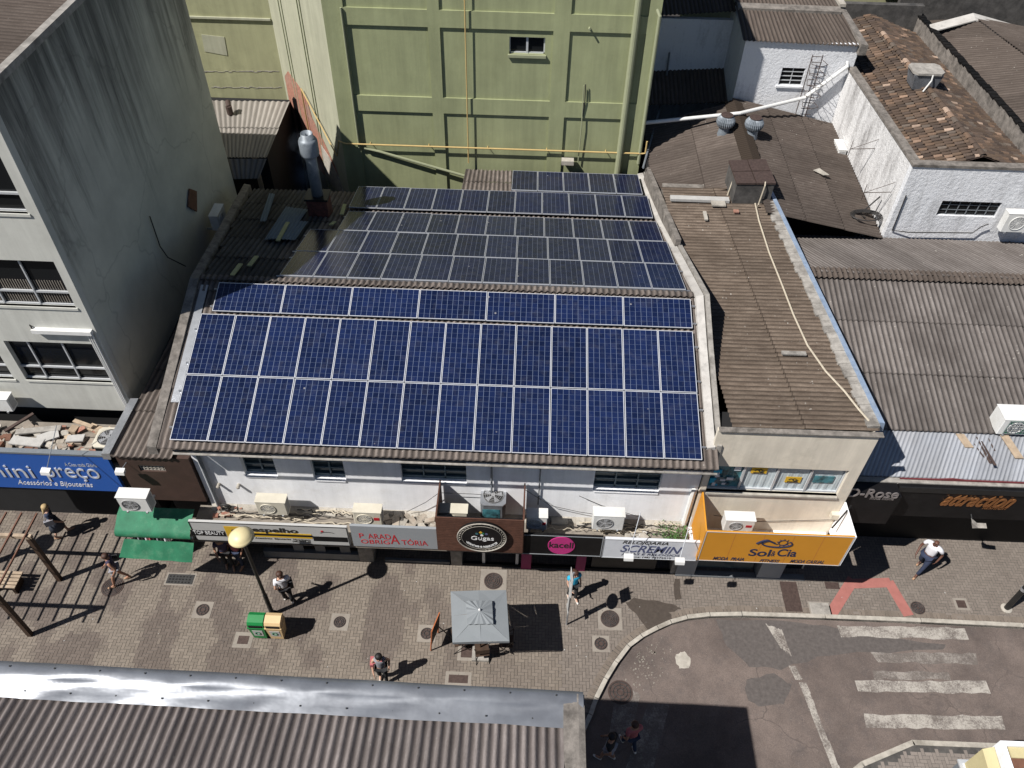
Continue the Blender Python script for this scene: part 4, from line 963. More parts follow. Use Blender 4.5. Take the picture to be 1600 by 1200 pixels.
MB().prism([(a.x, 14.2, a.z+.15), (a.x+.18, 14.1, a.z+.05), (a.x+.4, 14.05, a.z+.12), (a.x+.12, 14.2, a.z-.12)], (0, .15, .05)).build('head', 'concrete', sp); MB().tube([(a.x+.05, 14.25, a.z+.1), (a.x, 14.5, a.z+.3)], .02).build('arm', 'black_metal', sp)
# white building with clay tile roof
WX, WY = 13.2, 25.15
wt_ = thing('tiled_building', (15.5, 28, 0), 'white walled building with mossy clay tile roof at upper right', 'building')
ph = 8.25
gwin = (AY(1462, 337, WY).x, AY(1556, 337, WY).x, AY(1510, 338, WY).z, AY(1510, 315, WY).z)
MB().wall('y', WY, WY+.25, WX, 26, .01, ph, [gwin]).build('front_wall', 'stucco', wt_)
MB().box(gwin[0], WY+.2, gwin[2], gwin[1], WY+.24, gwin[3]).build('interior', 'void', wt_)
f = MB(); wd = gwin[1]-gwin[0]
for k in range(7): f.box(gwin[0]+wd*k/6-.012, WY+.08, gwin[2], gwin[0]+wd*k/6+.012, WY+.11, gwin[3])
for k in range(4): f.box(gwin[0], WY+.085, gwin[2]+(gwin[3]-gwin[2])*k/3-.012, gwin[1], WY+.105, gwin[2]+(gwin[3]-gwin[2])*k/3+.012)
fr = f.build('window', 'alu_dark', wt_); MB().box(gwin[0], WY+.13, gwin[2], gwin[1], WY+.14, gwin[3]).build('pane', 'glass', fr)
WXb = 12.75
MB().prism([(WX, WY+.252, .01), (WX+.25, WY+.252, .01), (WX+.25, WY+.252, ph), (WX, WY+.252, ph)], (WXb-WX, 8.6, 0)).build('side_wall', 'stucco_dirty', wt_)
mb = MB(); mb.box(WX-.04, WY-.04, ph+.002, 26, WY+.28, ph+.1); mb.prism([(WX-.04, WY+.285, ph+.002), (WX+.28, WY+.285, ph+.002), (WX+.28, WY+.285, ph+.11), (WX-.04, WY+.285, ph+.11)], (WXb-WX, 8.6, 0)); mb.build('coping', 'parapet', wt_)
MB().box(WX+.3, WY+.3, .01, 18, 36, ph-.6).build('body', 'void', wt_)
PZ = 8.45; pa, pb = AZ(1432, 22, PZ), AZ(1600, 205, PZ)
# tiles: ridge along y
random.seed(11); mb = MB()
RX0, RX1 = 15.6, 14.9; RZ = 8.55; EZ = 7.75
pal = [(.085, .060, .044), (.068, .050, .040), (.105, .072, .050), (.14, .092, .063), (.080, .058, .045), (.115, .092, .074), (.23, .155, .11), (.34, .25, .19), (.095, .066, .049)]
wgt = [9, 9, 7, 4, 8, 4, 2, 1.2, 7]
def tiles(side):
    y0, y1 = WY+.3, 37.5; ncol = int((y1-y0)/.19)
    for c in range(ncol):
        y = y0+c*.19
        xr = RX0+(RX1-RX0)*(y-y0)/(y1-y0)
        xe = (WX+.27+(WXb-WX)*(y-WY)/8.6) if side < 0 else pa.x+(pb.x-pa.x)*(y-pa.y)/(pb.y-pa.y)
        L = abs(xe-xr); nr = int(L/.3)+1; ze = EZ
        for r in range(nr):
            f0, f1 = r/nr, min(1, (r+1.15)/nr)
            jx = random.uniform(-.02, .02)
            xa = xe+(xr-xe)*f0+jx; xb = xe+(xr-xe)*f1+jx; za = ze+(RZ-ze)*f0+.045; zb_ = ze+(RZ-ze)*f1+.005
            col = random.choices(pal, wgt)[0]; kk = random.uniform(.75, 1.25); col = tuple(k*kk for k in col)
            vs = []; yy = y+.095+random.uniform(-.012, .012)
            for (x, z, rad) in ((xa, za, .088), (xb, zb_, .068)):
                for k in range(6):
                    q = math.pi*k/5; vs.append((x, yy+rad*math.cos(q), z+rad*.62*math.sin(q)))
            mb.add(vs, [(k, k+1, 6+k+1, 6+k) for k in range(5)], None, col)
        mb.add([(xe, y, ze), (xe, y+.19, ze), (xr, y+.19, RZ-.02), (xr, y, RZ-.02)], [(0, 1, 2, 3)], None, (.05, .035, .03))
tiles(-1); tiles(1)
for i in range(28):
    y = WY+.3+i*.37; xr = RX0+(RX1-RX0)*(y-WY)/10.4; col = random.choice(pal); vs = []
    for (q_, rad) in ((y, .12), (y+.42, .1)):
        for k in range(6): t = math.pi*k/5; vs.append((xr+rad*math.cos(t), q_, RZ+.02+rad*.7*math.sin(t)))
    mb.add(vs, [(k, k+1, 6+k+1, 6+k) for k in range(5)], None, col)
mb.build('tile_roof', 'tile', wt_)
# long parapet on the right of the tiles + neighbour roof
a, b = pa, pb
d = (b-a); b2 = a+d*1.5
fk = (a.y-25.25)/(a.y-b.y); b2 = a+d*fk
far = thing('far_ribbed_roof_building', (20, 33, 0), 'building at upper right corner with brown ribbed hip roof behind a long mossy parapet', 'building')
n_ = Vector((.22, .05, 0))
MB().prism([(a.x, a.y, .01), (a.x+.22, a.y, .01), (a.x+.22, a.y, PZ), (a.x, a.y, PZ)], (d.x*fk, d.y*fk, 0)).build('parapet', 'parapet', far)
mb = MB()
for i in range(46):
    f0 = i/46; p = a+d*fk*f0; mb.box(p.x-.03+random.uniform(-.03, .03), p.y-.26, PZ+.002, p.x+.26+random.uniform(-.05, .02), p.y+.05, PZ+.05)
mb.build('coping_tiles', 'tile', far)
r1 = AZ(1518, 28, PZ+.4)
MB().corr((b2.x+.25, b2.y, PZ-.25), (a.x+.25, a.y, PZ-.25), (r1.x, r1.y-.3, PZ+.5), (r1.x+2.2, b2.y, PZ+.5), pitch=.19, sheet=3).build('west_roof', 'fib_old', far, True)
MB().corr((r1.x, r1.y-.3, PZ+.51), (r1.x+2.2, b2.y, PZ+.51), (r1.x+7, b2.y, PZ), (r1.x+4.5, r1.y-.6, PZ), pitch=.19, sheet=3).build('east_roof', 'fib_old', far, True)
mb = MB(); p0, p1, p2 = AZ(1452, 40, PZ+.05), AZ(1520, 22, PZ+.6), AZ(1590, 42, PZ+.2)
for u, v in ((p0, p1), (p1, p2)): mb.prism([u, v, v+Vector((0, 0, .05)), u+Vector((0, 0, .05))], (0, -.45, -.12))
mb.build('ridge_flashing', 'flash_white', far)
MB().prism([(b2.x+.25, b2.y, .01), (27, b2.y, .01), (27, a.y, .01), (a.x+.25, a.y, .01)], (0, 0, PZ-.45)).build('body', 'void', far)
# dark walls and roofs beyond
bk = thing('blackened_rear_wall', (18, 37, 0), 'blackened concrete wall and roof block at the top right edge', 'wall')
MB().box(10.9, 37.6, .01, 17.3, 37.9, 8.9).build('wall', 'concrete_dark', bk)
MB().box(17.3, 40.3, .01, 26.2, 40.6, 9.0).build('tall_wall', 'concrete_dark', bk)
MB().prism([(17.0, 40.6, 8.9), (26.2, 40.6, 8.9), (26.2, 44.5, 9.9), (16.3, 44.5, 9.5)], (0, 0, .1)).build('roof', 'fib_old', bk)
g2 = thing('far_green_building', (18, 46, 0), 'distant green walled block showing along the top right edge of the view', 'building')
MB().box(8, 45, .01, 40, 46, 9.6).build('wall', 'green_yellow', g2)
# white building at the back (white2)
w2 = thing('white_rear_building', (10.5, 33, 0), 'white rough-plastered building with barred window and brown roof at the top', 'building')
WY2 = 32.5; x0, x1 = AY(1148, 140, WY2).x, AY(1310, 140, WY2).x+.3; zt = AY(1240, 66, WY2).z
bw = (AY(1216, 132, WY2).x, AY(1252, 132, WY2).x, AY(1234, 133, WY2).z, AY(1234, 106, WY2).z)
MB().wall('y', WY2, WY2+.25, x0, x1, .01, zt, [bw]).build('front_wall', 'stucco', w2)
MB().box(bw[0], WY2+.2, bw[2], bw[1], WY2+.24, bw[3]).build('interior', 'void', w2)
f = MB(); wd = bw[1]-bw[0]; hh = bw[3]-bw[2]
for k in range(5): f.box(bw[0], WY2+.05, bw[2]+hh*k/4-.015, bw[1], WY2+.08, bw[2]+hh*k/4+.015)
for k in range(3): f.box(bw[0]+wd*k/2-.015, WY2+.06, bw[2], bw[0]+wd*k/2+.015, WY2+.09, bw[3])
fr = f.build('window', 'alu', w2); MB().box(bw[0], WY2+.12, bw[2], bw[1], WY2+.13, bw[3]).build('pane', 'glass', fr); MB().box(bw[0]-.1, WY2-.08, bw[2]-.09, bw[1]+.08, WY2+.03, bw[2]-.02).build('sill', 'stucco', fr)
MB().box(x0, WY2+.26, .01, x0+.22, 36, zt).build('side_wall', 'stucco', w2)
MB().box(4.45, 35.2, .01, x0, 35.45, zt-.3).build('recessed_wall', 'stucco', w2)
MB().corr((x0-.15, WY2-.12, zt+.04), (x1+.05, WY2-.12, zt-.05), (x1-.9, 37.5, zt+.9), (x0-.15, 37.5, zt+.95), sheet=3).build('roof', 'fib_old', w2, True)
MB().corr((4.4, 35.1, zt-.25), (x0, 35.1, zt+.1), (x0, 42, zt+.9), (4.4, 42, zt+.6), sheet=3).build('rear_roof', 'fib_old', w2, True)
MB().prism([(x0-.1, WY2+2.0, zt+.38), (x1-.4, WY2+2.0, zt+.34), (x1-.4, WY2+2.35, zt+.42), (x0-.1, WY2+2.35, zt+.46)], (0, 0, .12)).build('roof_upstand', 'parapet', w2)
MB().prism([(x1-.05, WY2-.2, zt-.35), (x1+.25, WY2-.2, zt-.35), (x1+.25, WY2-.2, zt+.05), (x1-.05, WY2-.2, zt+.1)], (-.9, 7, .9)).build('verge', 'parapet', w2)
MB().prism([(x1-.42, WY2+2.4, zt+.5), (x1-.16, WY2+2.4, zt+.5), (x1-.16, WY2+2.4, zt+.62), (x1-.42, WY2+2.4, zt+.62)], (-.6, 5, .7)).build('pale_gutter', 'concrete_light', w2)
MB().box(x0+.3, WY2+.3, .01, x1-.2, 37, zt-.2).build('body', 'void', w2)
MB().corr((4.5, 33.2, 6.0), (x0, 33.2, 6.3), (x0, 35.2, 6.9), (4.5, 35.2, 6.6)).build('lean_to_roof', 'fib_old', w2, True)
# dark hip roof building with the turbines
dk = thing('dark_ribbed_building', (9, 28.5, 0), 'building with sooty brown ribbed gable roof carrying two turbine vents', 'building')
rz, ez = 6.95, 5.75
MB().corr((4.75, 31.9, ez), (4.75, 25.9, ez), (8.35, 25.9, rz), (8.35, 31.9, rz), amp=.03, sheet=1.9).build('west_roof', 'fib_old', dk, True)
MB().corr((13.1, 24.9, 5.35), (12.9, 32.3, 5.9), (8.35, 32.3, rz), (8.35, 24.2, rz-.15), amp=.03, sheet=1.9).build('east_roof', 'fib_old', dk, True)
mb = MB()
for i in range(45):
    y = 26.0+i*.135; mb.tube([(8.0, y, rz-.06), (8.35, y, rz+.06), (8.7, y, rz-.06)], .055, 6)
mb.build('ridge_cap', 'fib_brown', dk)
MB().prism([(4.8, 26.6, .01), (12.6, 26.6, .01), (12.6, 26.6, 5.3), (8.35, 26.6, rz-.2), (4.8, 26.6, ez-.2)], (0, 5.2, 0)).build('body', 'void', dk)
MB().box(5.0, 26.12, 4, 7.4, 26.6, 6.35).build('front_upstand', 'parapet', dk)
MB().box(5.2, 26.0, 6.0, 7.3, 26.12, 6.42).build('rendered_edge', 'concrete_light', dk)
# ================================================================== FOREGROUND BUILDING
fg = thing('foreground_building', (-5, 3, 0), 'grey ribbed roof with crumpled shiny metal flashing along the bottom of the view', 'building')
FZ = 7.75
def fy(x): return 6.62-.012*(x+9)
MB().corr((-13.5, 1.2, FZ+.7), (1.02, 1.2, FZ+.7), (1.02, 6.0, FZ-.22), (-13.5, 6.12, FZ-.22), amp=.034, sheet=2.6).build('roof', 'fib_front', fg, True)
# crumpled metal: profile across y with a fold, jittered along x
M['flash'] = None
m, t, p = newmat('crumpled_metal_flashing'); g = geo(t)
p.inputs['Base Color'].default_value = (.74, .77, .82, 1); p.inputs['Metallic'].default_value = .45; p.inputs['Roughness'].default_value = .34
t.links.new(ramp(t, noise(t, g, 1.5, 6, .6), .35, .7, (.17, .18, .20), (.25, .265, .29)), p.inputs['Base Color'])
bump(t, p, noise(t, g, 1.1, 3, .5, (1, 2.2, 1)), .16, .08); M['flash'] = m
prof = [(6.62, FZ-.42), (6.62, FZ), (6.50, FZ+.005), (6.38, FZ), (6.33, FZ-.03), (6.22, FZ-.085), (6.10, FZ-.10), (5.97, FZ-.135)]
mb = MB(); nx = 150; vs = []; random.seed(5)
for i in range(nx+1):
    x = -13.5+14.9*i/nx
    for j, (y, z) in enumerate(prof):
        a = .016 if j > 2 else .005
        vs.append((x, y-.012*(x+9)+a*math.sin(x*2.1+j*1.3)*.6, z+a*1.0*math.sin(x*2.3+j)+a*.5*math.sin(x*5.1+j*2.1)))
m_ = len(prof)
mb.add(vs, [(i*m_+j, (i+1)*m_+j, (i+1)*m_+j+1, i*m_+j+1) for i in range(nx) for j in range(m_-1)])
mb.build('metal_flashing', 'flash', fg, True)
for i in range(34):
    x = -13.2+i*.44; mb = MB(); mb.lathe((x, fy(x)-.1-(.42 if i % 2 else 0), FZ+.01-(.11 if i % 2 else 0)), [(.016, 0), (.016, .015), (.006, .02)], 8); mb.build('rivet', 'iron_dark', fg)
MB().prism([(1.02, 1.0, FZ-.7), (1.42, 1.0, FZ-.7), (1.42, 1.0, FZ-.03), (1.30, 1.0, FZ), (1.02, 1.0, FZ-.02)], (0, 5.45, 0)).build('parapet', 'parapet', fg)
MB().prism([(1.0, 1.0, FZ-.28), (1.12, 1.0, FZ-.2), (1.12, 1.0, FZ-.17), (1.0, 1.0, FZ-.25)], (0, 5.3, .1)).build('side_flashing', 'flash_white', fg)
MB().box(-14, -3, .01, 1.40, 6.5, FZ-.75).build('body', 'concrete', fg)
MB().box(-14, 6.42, FZ-.75, 1.40, 6.52, FZ-.1).build('front_wall', 'concrete', fg)
# bottom right building corner
br_ = thing('cream_corner_building', (13, 7, 0), 'corner of a cream parapet with red tile strip at the bottom right edge', 'building')
zc = 4.5
a, b = AZ(1575, 1166, zc), AZ(1552, 1205, zc)
MB().prism([(a.x, a.y, zc-.5), (a.x+4, a.y, zc-.5), (a.x+4, a.y-3, zc-.5), (a.x-.15, a.y-3, zc-.5)], (0, 0, .45)).build('roof', 'rust_timber', br_)
MB().prism([(a.x-.15, a.y, .01), (a.x+4, a.y, .01), (a.x+4, a.y-3, .01), (a.x-.3, a.y-3, .01)], (0, 0, zc-.6)).build('body', 'cream_wall', br_)
mb = MB(); mb.box(a.x-.06, a.y-.0, zc-.5, a.x+4, a.y+.1, zc+.05); mb.prism([(a.x-.16, a.y+.1, zc-.5), (a.x-.06, a.y+.1, zc-.5), (a.x-.06, a.y+.1, zc+.05), (a.x-.16, a.y+.1, zc+.05)], (-.12, -3.2, 0)); mb.build('white_coping', 'white_wall', br_)
M['corner_cream'] = simple('cream_yellow_render', (.55, .48, .27), .8, 0, .08, 3, .2)
MB().box(a.x, a.y-.24, zc-.05, a.x+4, a.y-.01, zc-.01).build('inner_render', 'corner_cream', br_)
MB().prism([(a.x-.45, a.y+.05, .01), (a.x-.2, a.y+.05, .01), (a.x-.2, a.y+.05, zc-.2), (a.x-.4, a.y+.05, zc-.35)], (-.2, -3, 0)).build('side_render', 'corner_cream', br_)
sk = thing('grey_skylight', (11, 7, 3), 'pale grey framed skylight box at the bottom right edge', 'skylight')
c = AZ(1500, 1189, 3.2)
MB().box(c.x, c.y-1.2, .01, c.x+.75, c.y, 3.15).build('box', 'alu_dark', sk); MB().box(c.x-.04, c.y-1.2, 3.15, c.x+.79, c.y+.04, 3.2).build('frame', 'alu', sk); MB().box(c.x+.04, c.y-1.1, 3.2, c.x+.7, c.y-.05, 3.215).build('pane', 'sign_white', sk)
# ================================================================== SIGNS ON THE STREET FRONT
SY = 12.8
def board(name, corners, Y, mat, label, th=.06, trim=None, cat='sign'):
    """corners px: bottom-left, bottom-right, and top y at the middle"""
    (x0, y0), (x1, y1), yt = corners
    a, b = AY(x0, y0, Y), AY(x1, y1, Y); zt = AY((x0+x1)/2, yt, Y).z; zb = (a.z+b.z)/2
    o = thing(name, ((a.x+b.x)/2, Y, zb), label, cat)
    MB().box(a.x, Y, zb, b.x, Y+th, zt).build('panel', mat, o)
    if trim:
        mb = MB(); t_ = .02
        mb.box(a.x, Y-.012, zt-t_, b.x, Y-.001, zt); mb.box(a.x, Y-.012, zb, b.x, Y-.001, zb+t_); mb.box(a.x, Y-.011, zb+t_, a.x+t_, Y-.001, zt-t_); mb.box(b.x-t_, Y-.011, zb+t_, b.x, Y-.001, zt-t_)
        mb.build('frame', trim, o)
    return o, a.x, b.x, zb, zt
def pbox(o, px, Y, mat, name, d=.006):
    a, b = AY(px[0], px[3], Y), AY(px[2], px[3], Y); m_ = (px[0]+px[2])/2
    return MB().box(a.x, Y-d, AY(m_, px[3], Y).z, b.x, Y-.0005, AY(m_, px[1], Y).z).build(name, mat, o)
# mini preço
o, x0, x1, z0, z1 = board('shop_sign', ((-60, 757), (197, 770), 710), 14.0, 'sign_blue', 'wide blue shop sign with silver lettering reading mini preço, beneath the debris ledge', .1)
MB().box(x0, 13.98, z1, x1, 14.14, z1+.07).build('top_trim', 'alu_dark', o)
ptxt('mini', (-20, 727, 56, 745), 14.0, 'txt_silver', o, bold=-.004, ext=.02); ptxt('preço', (80, 732, 162, 753), 14.0, 'txt_silver', o, bold=-.004, ext=.02)
ptxt('Acessórios e Bijouterias', (32, 752, 147, 761), 14.0, 'txt_white', o, name='small_lettering', shear=.4)
ptxt('A Casa toda Glória', (103, 724, 152, 729), 14.0, 'txt_silver', o, name='small_lettering')
# espelho
o, x0, x1, z0, z1 = board('shop_sign', ((307, 843), (548, 853.5), 820), SY, 'sign_greywhite', 'long pale shop sign with yellow block and word espelho, behind the street lamp', .08, 'black')
pbox(o, (301, 829, 354, 837), SY, 'black', 'dark_band'); pbox(o, (357, 823, 396, 841), SY, 'bright_yellow', 'yellow_block'); pbox(o, (396, 833, 488, 840), SY, 'bright_yellow', 'yellow_block'); pbox(o, (396, 835, 488, 837.6), SY-.007, 'black', 'dark_band')
pbox(o, (491, 839, 544, 846), SY, 'black', 'dark_band')
ptxt('TOP BEAUTY', (304, 830, 351, 835), SY-.008, 'txt_white', o)
ptxt('espelho', (396, 825, 466, 834), SY-.008, 'txt_black', o, bold=.02)
ptxt('Acessórios  Bijouterias  Maquiagem', (400, 841, 485, 844), SY, 'txt_black', o, name='small_lettering')
ptxt('(48) 3433-48', (458, 845, 486, 848), SY, 'txt_black', o, name='small_lettering')
mb = MB()
def ring(cx, cz, Y, rx, rz, r, a0=0, a1=6.2832, n=24): return [(cx+rx*math.cos(a0+(a1-a0)*i/n), Y, cz+rz*math.sin(a0+(a1-a0)*i/n)) for i in range(n+1)]
c = AY(378, 832, SY); mb.tube(ring(c.x-.12, c.z+.02, SY-.02, .13, .12, .02, 3.3, 6.4), .022, 6); mb.tube(ring(c.x+.16, c.z, SY-.02, .14, .13, .02, -1.4, 1.6), .025, 6); mb.tube(ring(c.x-.17, c.z+.1, SY-.02, .1, .05, .02, .3, 2.8), .018, 6)
mb.build('face_emblem', 'txt_black', o)
mb = MB(); c = AY(511, 833, SY); mb.tube(ring(c.x, c.z-.01, SY-.01, .2, .07, .01, .2, 3.0), .007, 5); mb.build('thin_emblem', 'txt_black', o)
mb = MB(); c = AY(503, 830, SY); mb.lathe((c.x, SY-.004, c.z), [(.04, 0), (.04, .008)], 12, (Vector((1, 0, 0)), Vector((0, 0, 1)), Vector((0, -1, 0)))); mb.build('red_dot', 'txt_red', o)
# parada obrigatoria
o, x0, x1, z0, z1 = board('shop_sign', ((553, 853), (684, 858), 824.5), SY+.02, 'sign_grey', 'plain grey shop sign with red hand-painted words PARADA OBRIGATÓRIA', .08)
ptxt('P', (562, 833.5, 569, 840.5), SY+.02, 'txt_red', o); ptxt('ARAD', (576, 834.5, 611, 842), SY+.02, 'txt_red', o, shear=-.1); ptxt('A', (611, 836, 625, 850), SY+.02, 'txt_red', o); ptxt('OBRIG', (565, 843.5, 609, 849.5), SY+.02, 'txt_red', o); ptxt('TÓRIA', (628, 842.5, 669, 852), SY+.02, 'txt_red', o, shear=-.1)
# gugas: slatted timber box
GYs = 12.7
o, x0, x1, z0, z1 = board('timber_shop_sign', ((686, 858.5), (815, 863), 809.5), GYs, 'black', 'slatted brown timber sign box with a round black disc reading Gugas', .03)
mb = MB(); n = 19
for i in range(n):
    q0 = z0+(z1-z0)*i/n; mb.box(x0-.02, GYs-.03, q0+.006, x1+.02, GYs-.001, q0+(z1-z0)/n-.006)
mb.build('slats', 'wood_slat', o)
for xx in (x0-.03, x1+.0): MB().prism([(xx, GYs-.02, z0), (xx, 13.95, z0+.2), (xx, 13.95, z1+.0), (xx, GYs+.2, z1+.02), (xx, GYs-.02, z1)], (.04, 0, 0)).build('side_panel', 'wood_slat', o)
c = AY(753, 839, GYs-.1); AXS = (Vector((1, 0, 0)), Vector((0, 0, 1)), Vector((0, -1, 0)))
d = MB().lathe((c.x, GYs-.03, c.z), [(.68, 0), (.68, .08), (.66, .1)], 40, AXS).build('disc', 'black_matte', o)
mb = MB(); mb.tube(ring(c.x, c.z, GYs-.13, 0.69, .69, .02, n=40), .018, 6); mb.tube(ring(c.x, c.z, GYs-.135, .57, .57, .02, n=40), .006, 5)
for i in range(40):
    if 12 < i < 22 or i > 30 or i < 8:
        q = i*.157; mb.tube([(c.x+.61*math.cos(q), GYs-.134, c.z+.61*math.sin(q)), (c.x+.66*math.cos(q+.08), GYs-.134, c.z+.66*math.sin(q+.08))], .008, 4)
mb.build('rim', 'concrete_light', d)
txt('Gugas', c.x-.30, c.x+.34, c.z-.17, c.z+.08, GYs-.132, 'txt_white', d)
def arctext(s_, cx, cz, R, a0, a1, h, Y, mat, par):
    for i, ch in enumerate(s_):
        if ch == ' ': continue
        q = math.radians(a0+(a1-a0)*i/(len(s_)-1)); x, z = cx+R*math.cos(q), cz+R*math.sin(q)
        txt(ch, x-h*.36, x+h*.36, z-h/2, z+h/2, Y, mat, par, name='letter')
arctext('Lanchonete e Restaurante', c.x, c.z+.02, .48, 212, 328, .085, GYs-.132, 'txt_white', d)
for k, (dx, dz, mt) in enumerate(((-.14, .2, 'poster_teal'), (-.03, .27, 'bright_yellow'), (.03, .22, 'green_canvas'), (.13, .2, 'txt_slate'), (0, .13, 'txt_white'))):
    MB().lathe((c.x+dx, GYs-.132, c.z+dz), [(.045, 0), (.045, .006)], 8, AXS).build('emblem', mt, d)
# kacell
o, x0, x1, z0, z1 = board('shop_sign', ((816, 864), (938, 870), 837.5), SY, 'black_matte', 'black shop sign with a bright pink oval reading kacell', .08, 'sign_grey')
c = AY(877, 852, SY); mb = MB(); mb.lathe((0, 0, 0), [(1, 0), (1, .02)], 36, AXS)
mb.v = [(c.x+x*.39, SY-.002+y, c.z+z*.44) for x, y, z in mb.v]; mb.build('pink_oval', 'pink', o)
txt('kacell', c.x-.35, c.x+.34, c.z-.10, c.z+.20, SY-.024, 'txt_black', o, bold=.01)
# relojoaria scremin
o, x0, x1, z0, z1 = board('shop_sign', ((939, 870.5), (1087, 876), 844.5), SY+.02, 'sign_white', 'white shop sign with slanted blue letters reading SCREMIN, beside the orange sign', .08, 'alu')
ptxt('RELOJOARIA', (972, 846, 1044, 852), SY+.02, 'txt_black', o, shear=.3, bold=.01); ptxt('SCREMIN', (968, 853, 1064, 864), SY+.02, 'txt_slate', o, shear=.3, bold=.015)
ptxt('JOIAS E RELOGIOS', (970, 865, 1062, 869), SY+.02, 'txt_navy', o, shear=.2); ptxt('fone: (48) 34376210', (985, 870, 1048, 873), SY+.02, 'txt_black', o, name='small_lettering')
# orange sol & cia box
OY = 12.7
o, x0, x1, z0, z1 = board('shop_sign', ((1089, 876), (1311, 883), 834), OY, 'sign_yellow', 'big orange boxed shop sign with a wave and sun emblem reading Sol & Cia', .05, 'alu')
MB().prism([(x0-.03, OY+.0, z0), (x0-.03, 13.88, z0), (x0-.03, 13.88, z1+.25), (x0-.03, OY, z1)], (.04, 0, 0)).build('left_cheek', 'sign_yellow', o)
MB().prism([(x1, OY+.0, z0), (x1, 13.88, z0), (x1, 13.88, z1), (x1, OY, z1)], (.04, 0, 0)).build('right_cheek', 'white_wall', o)
mb = MB()
for k in (1, 2, 3, 4): mb.box(x0+(x1-x0)*k/5-.004, OY-.003, z0, x0+(x1-x0)*k/5+.004, OY-.0005, z1)
mb.build('seams', 'orange_wood', o)
ptxt('Sol', (1168, 858, 1202, 869), OY, 'txt_navy', o, bold=.02); ptxt('&', (1203, 861, 1210, 869), OY, 'txt_navy', o); ptxt('Cia', (1212, 858, 1243, 869.5), OY, 'txt_navy', o, bold=.02)
ptxt('MODA  PRAIA', (1113, 870.5, 1162, 875.5), OY, 'txt_navy', o, shear=.25, bold=.02); ptxt('FITNESS', (1186, 874, 1217, 878.5), OY, 'txt_navy', o, shear=.25, bold=.02); ptxt('MODA CASUAL', (1233, 875, 1287, 880), OY, 'txt_navy', o, shear=.25, bold=.02)
c = AY(1208, 848, OY); mb = MB(); Yv = OY-.012
mb.tube([(c.x-.45+.03*i, Yv, c.z-.06+.19*math.sin(min(1, i/9)*1.57)-max(0, i-9)*.018) for i in range(18)], .028, 6)
mb.tube(ring(c.x+.12, c.z-.03, Yv, .42, .17, .02, 2.2, 6.9), .022, 6); mb.tube(ring(c.x+.27, c.z+.03, Yv, .12, .12, .02), .012, 6)
for i in range(9): q = i*.7; mb.tube([(c.x+.27+.13*math.cos(q), Yv, c.z+.03+.13*math.sin(q)), (c.x+.27+.19*math.cos(q+.2), Yv, c.z+.03+.19*math.sin(q+.2))], .009, 4)
mb.build('wave_sun_emblem', 'txt_navy', o)
# ================================================================== AIR CONDITIONERS
def ac(loc, label, w_=.85, h=.62, d=.32, mat='ac_white', rot=0, blades=True, badge=None, group='air conditioner units along the fronts', fan_dx=-.12):
    t_ = thing('air_conditioner', (0, 0, 0), label, 'air conditioner', group)
    mb = MB(); b = .02
    mb.prism([(-w_/2+b, -d/2, .06), (w_/2-b, -d/2, .06), (w_/2, -d/2+b, .06), (w_/2, d/2-b, .06), (w_/2-b, d/2, .06), (-w_/2+b, d/2, .06), (-w_/2, d/2-b, .06), (-w_/2, -d/2+b, .06)], (0, 0, h))
    mb.build('casing', mat, t_)
    MB().box(-w_/2-.01, -d/2-.01, h+.058, w_/2+.01, d/2+.01, h+.075).build('top_cover', mat, t_)
    R = h*.36; cx = fan_dx*w_; cz_ = .06+h*.5
    MB().lathe((cx, -d/2-.002, cz_), [(R, 0), (R, .006)], 28, AXS).build('fan_opening', 'ac_dark' if blades else 'ac_grille', t_)
    mb = MB(); mb.tube(ring(cx, cz_, -d/2-.012, R, R, .01, n=28), .014, 5)
    for k in range(1, 5): mb.tube(ring(cx, cz_, -d/2-.014, R*k/5, R*k/5, .01, n=20), .004, 4)
    for k in range(12): q = k*.5236; mb.tube([(cx, -d/2-.014, cz_), (cx+R*math.cos(q), -d/2-.014, cz_+R*math.sin(q))], .004, 4)
    gr = mb.build('fan_guard', 'ac_grille' if blades else mat, t_)
    if blades:
        mb = MB()
        for k in range(5):
            q = k*1.2566; p = [(cx+R*.9*math.cos(q+e)*f_, -d/2-.009, cz_+R*.9*math.sin(q+e)*f_) for e, f_ in ((0, .2), (-.1, 1), (.5, 1), (.45, .25))]; mb.poly(p)
        mb.lathe((cx, -d/2-.008, cz_), [(R*.2, 0), (R*.2, .006)], 12, AXS); mb.build('fan_blades', 'steel_blade', t_)
    mb = MB()
    for i in range(9): mb.box(w_/2-.02, -d/2+.05+i*.026, .12, w_/2+.004, -d/2+.062+i*.026, h)
    mb.build('side_fins', 'ac_grille', t_)
    for s_ in (-1, 1): MB().box(s_*w_*.32-.025, -d/2-.03, 0, s_*w_*.32+.025, d/2+.25, .058).build('bracket', 'galv', t_)
    if badge: MB().box(w_*.22, -d/2-.006, h*.5, w_*.42, -d/2-.001, h*.72).build('badge', badge, t_)
    t_.location = loc; t_.rotation_euler = (0, 0, rot); return t_
def acpx(px, py, Y, **k):
    p = AY(px, py, Y); return ac((p.x, Y, p.z), **k)
acpx(430, 799, 13.55, label='beige air conditioner on the white wall behind the cream lamp head', mat='ac_beige', blades=False, w_=.88, h=.6)
acpx(578, 815, 13.5, label='white air conditioner above the grey PARADA sign', mat='ac_beige', blades=False, badge='txt_red', w_=.82, h=.62)
acpx(710, 815, 13.3, label='white air conditioner inside the timber sign box, left of the round fan', mat='ac_beige', blades=False, badge='sign_blue', w_=.8, h=.6)
acpx(948, 822, 13.5, label='white air conditioner with round fan above the white SCREMIN sign', w_=.9, h=.66)
acpx(1150, 824, 13.45, label='white air conditioner with opened top on the cream wall above the orange sign', w_=.85, h=.5, badge='txt_red')
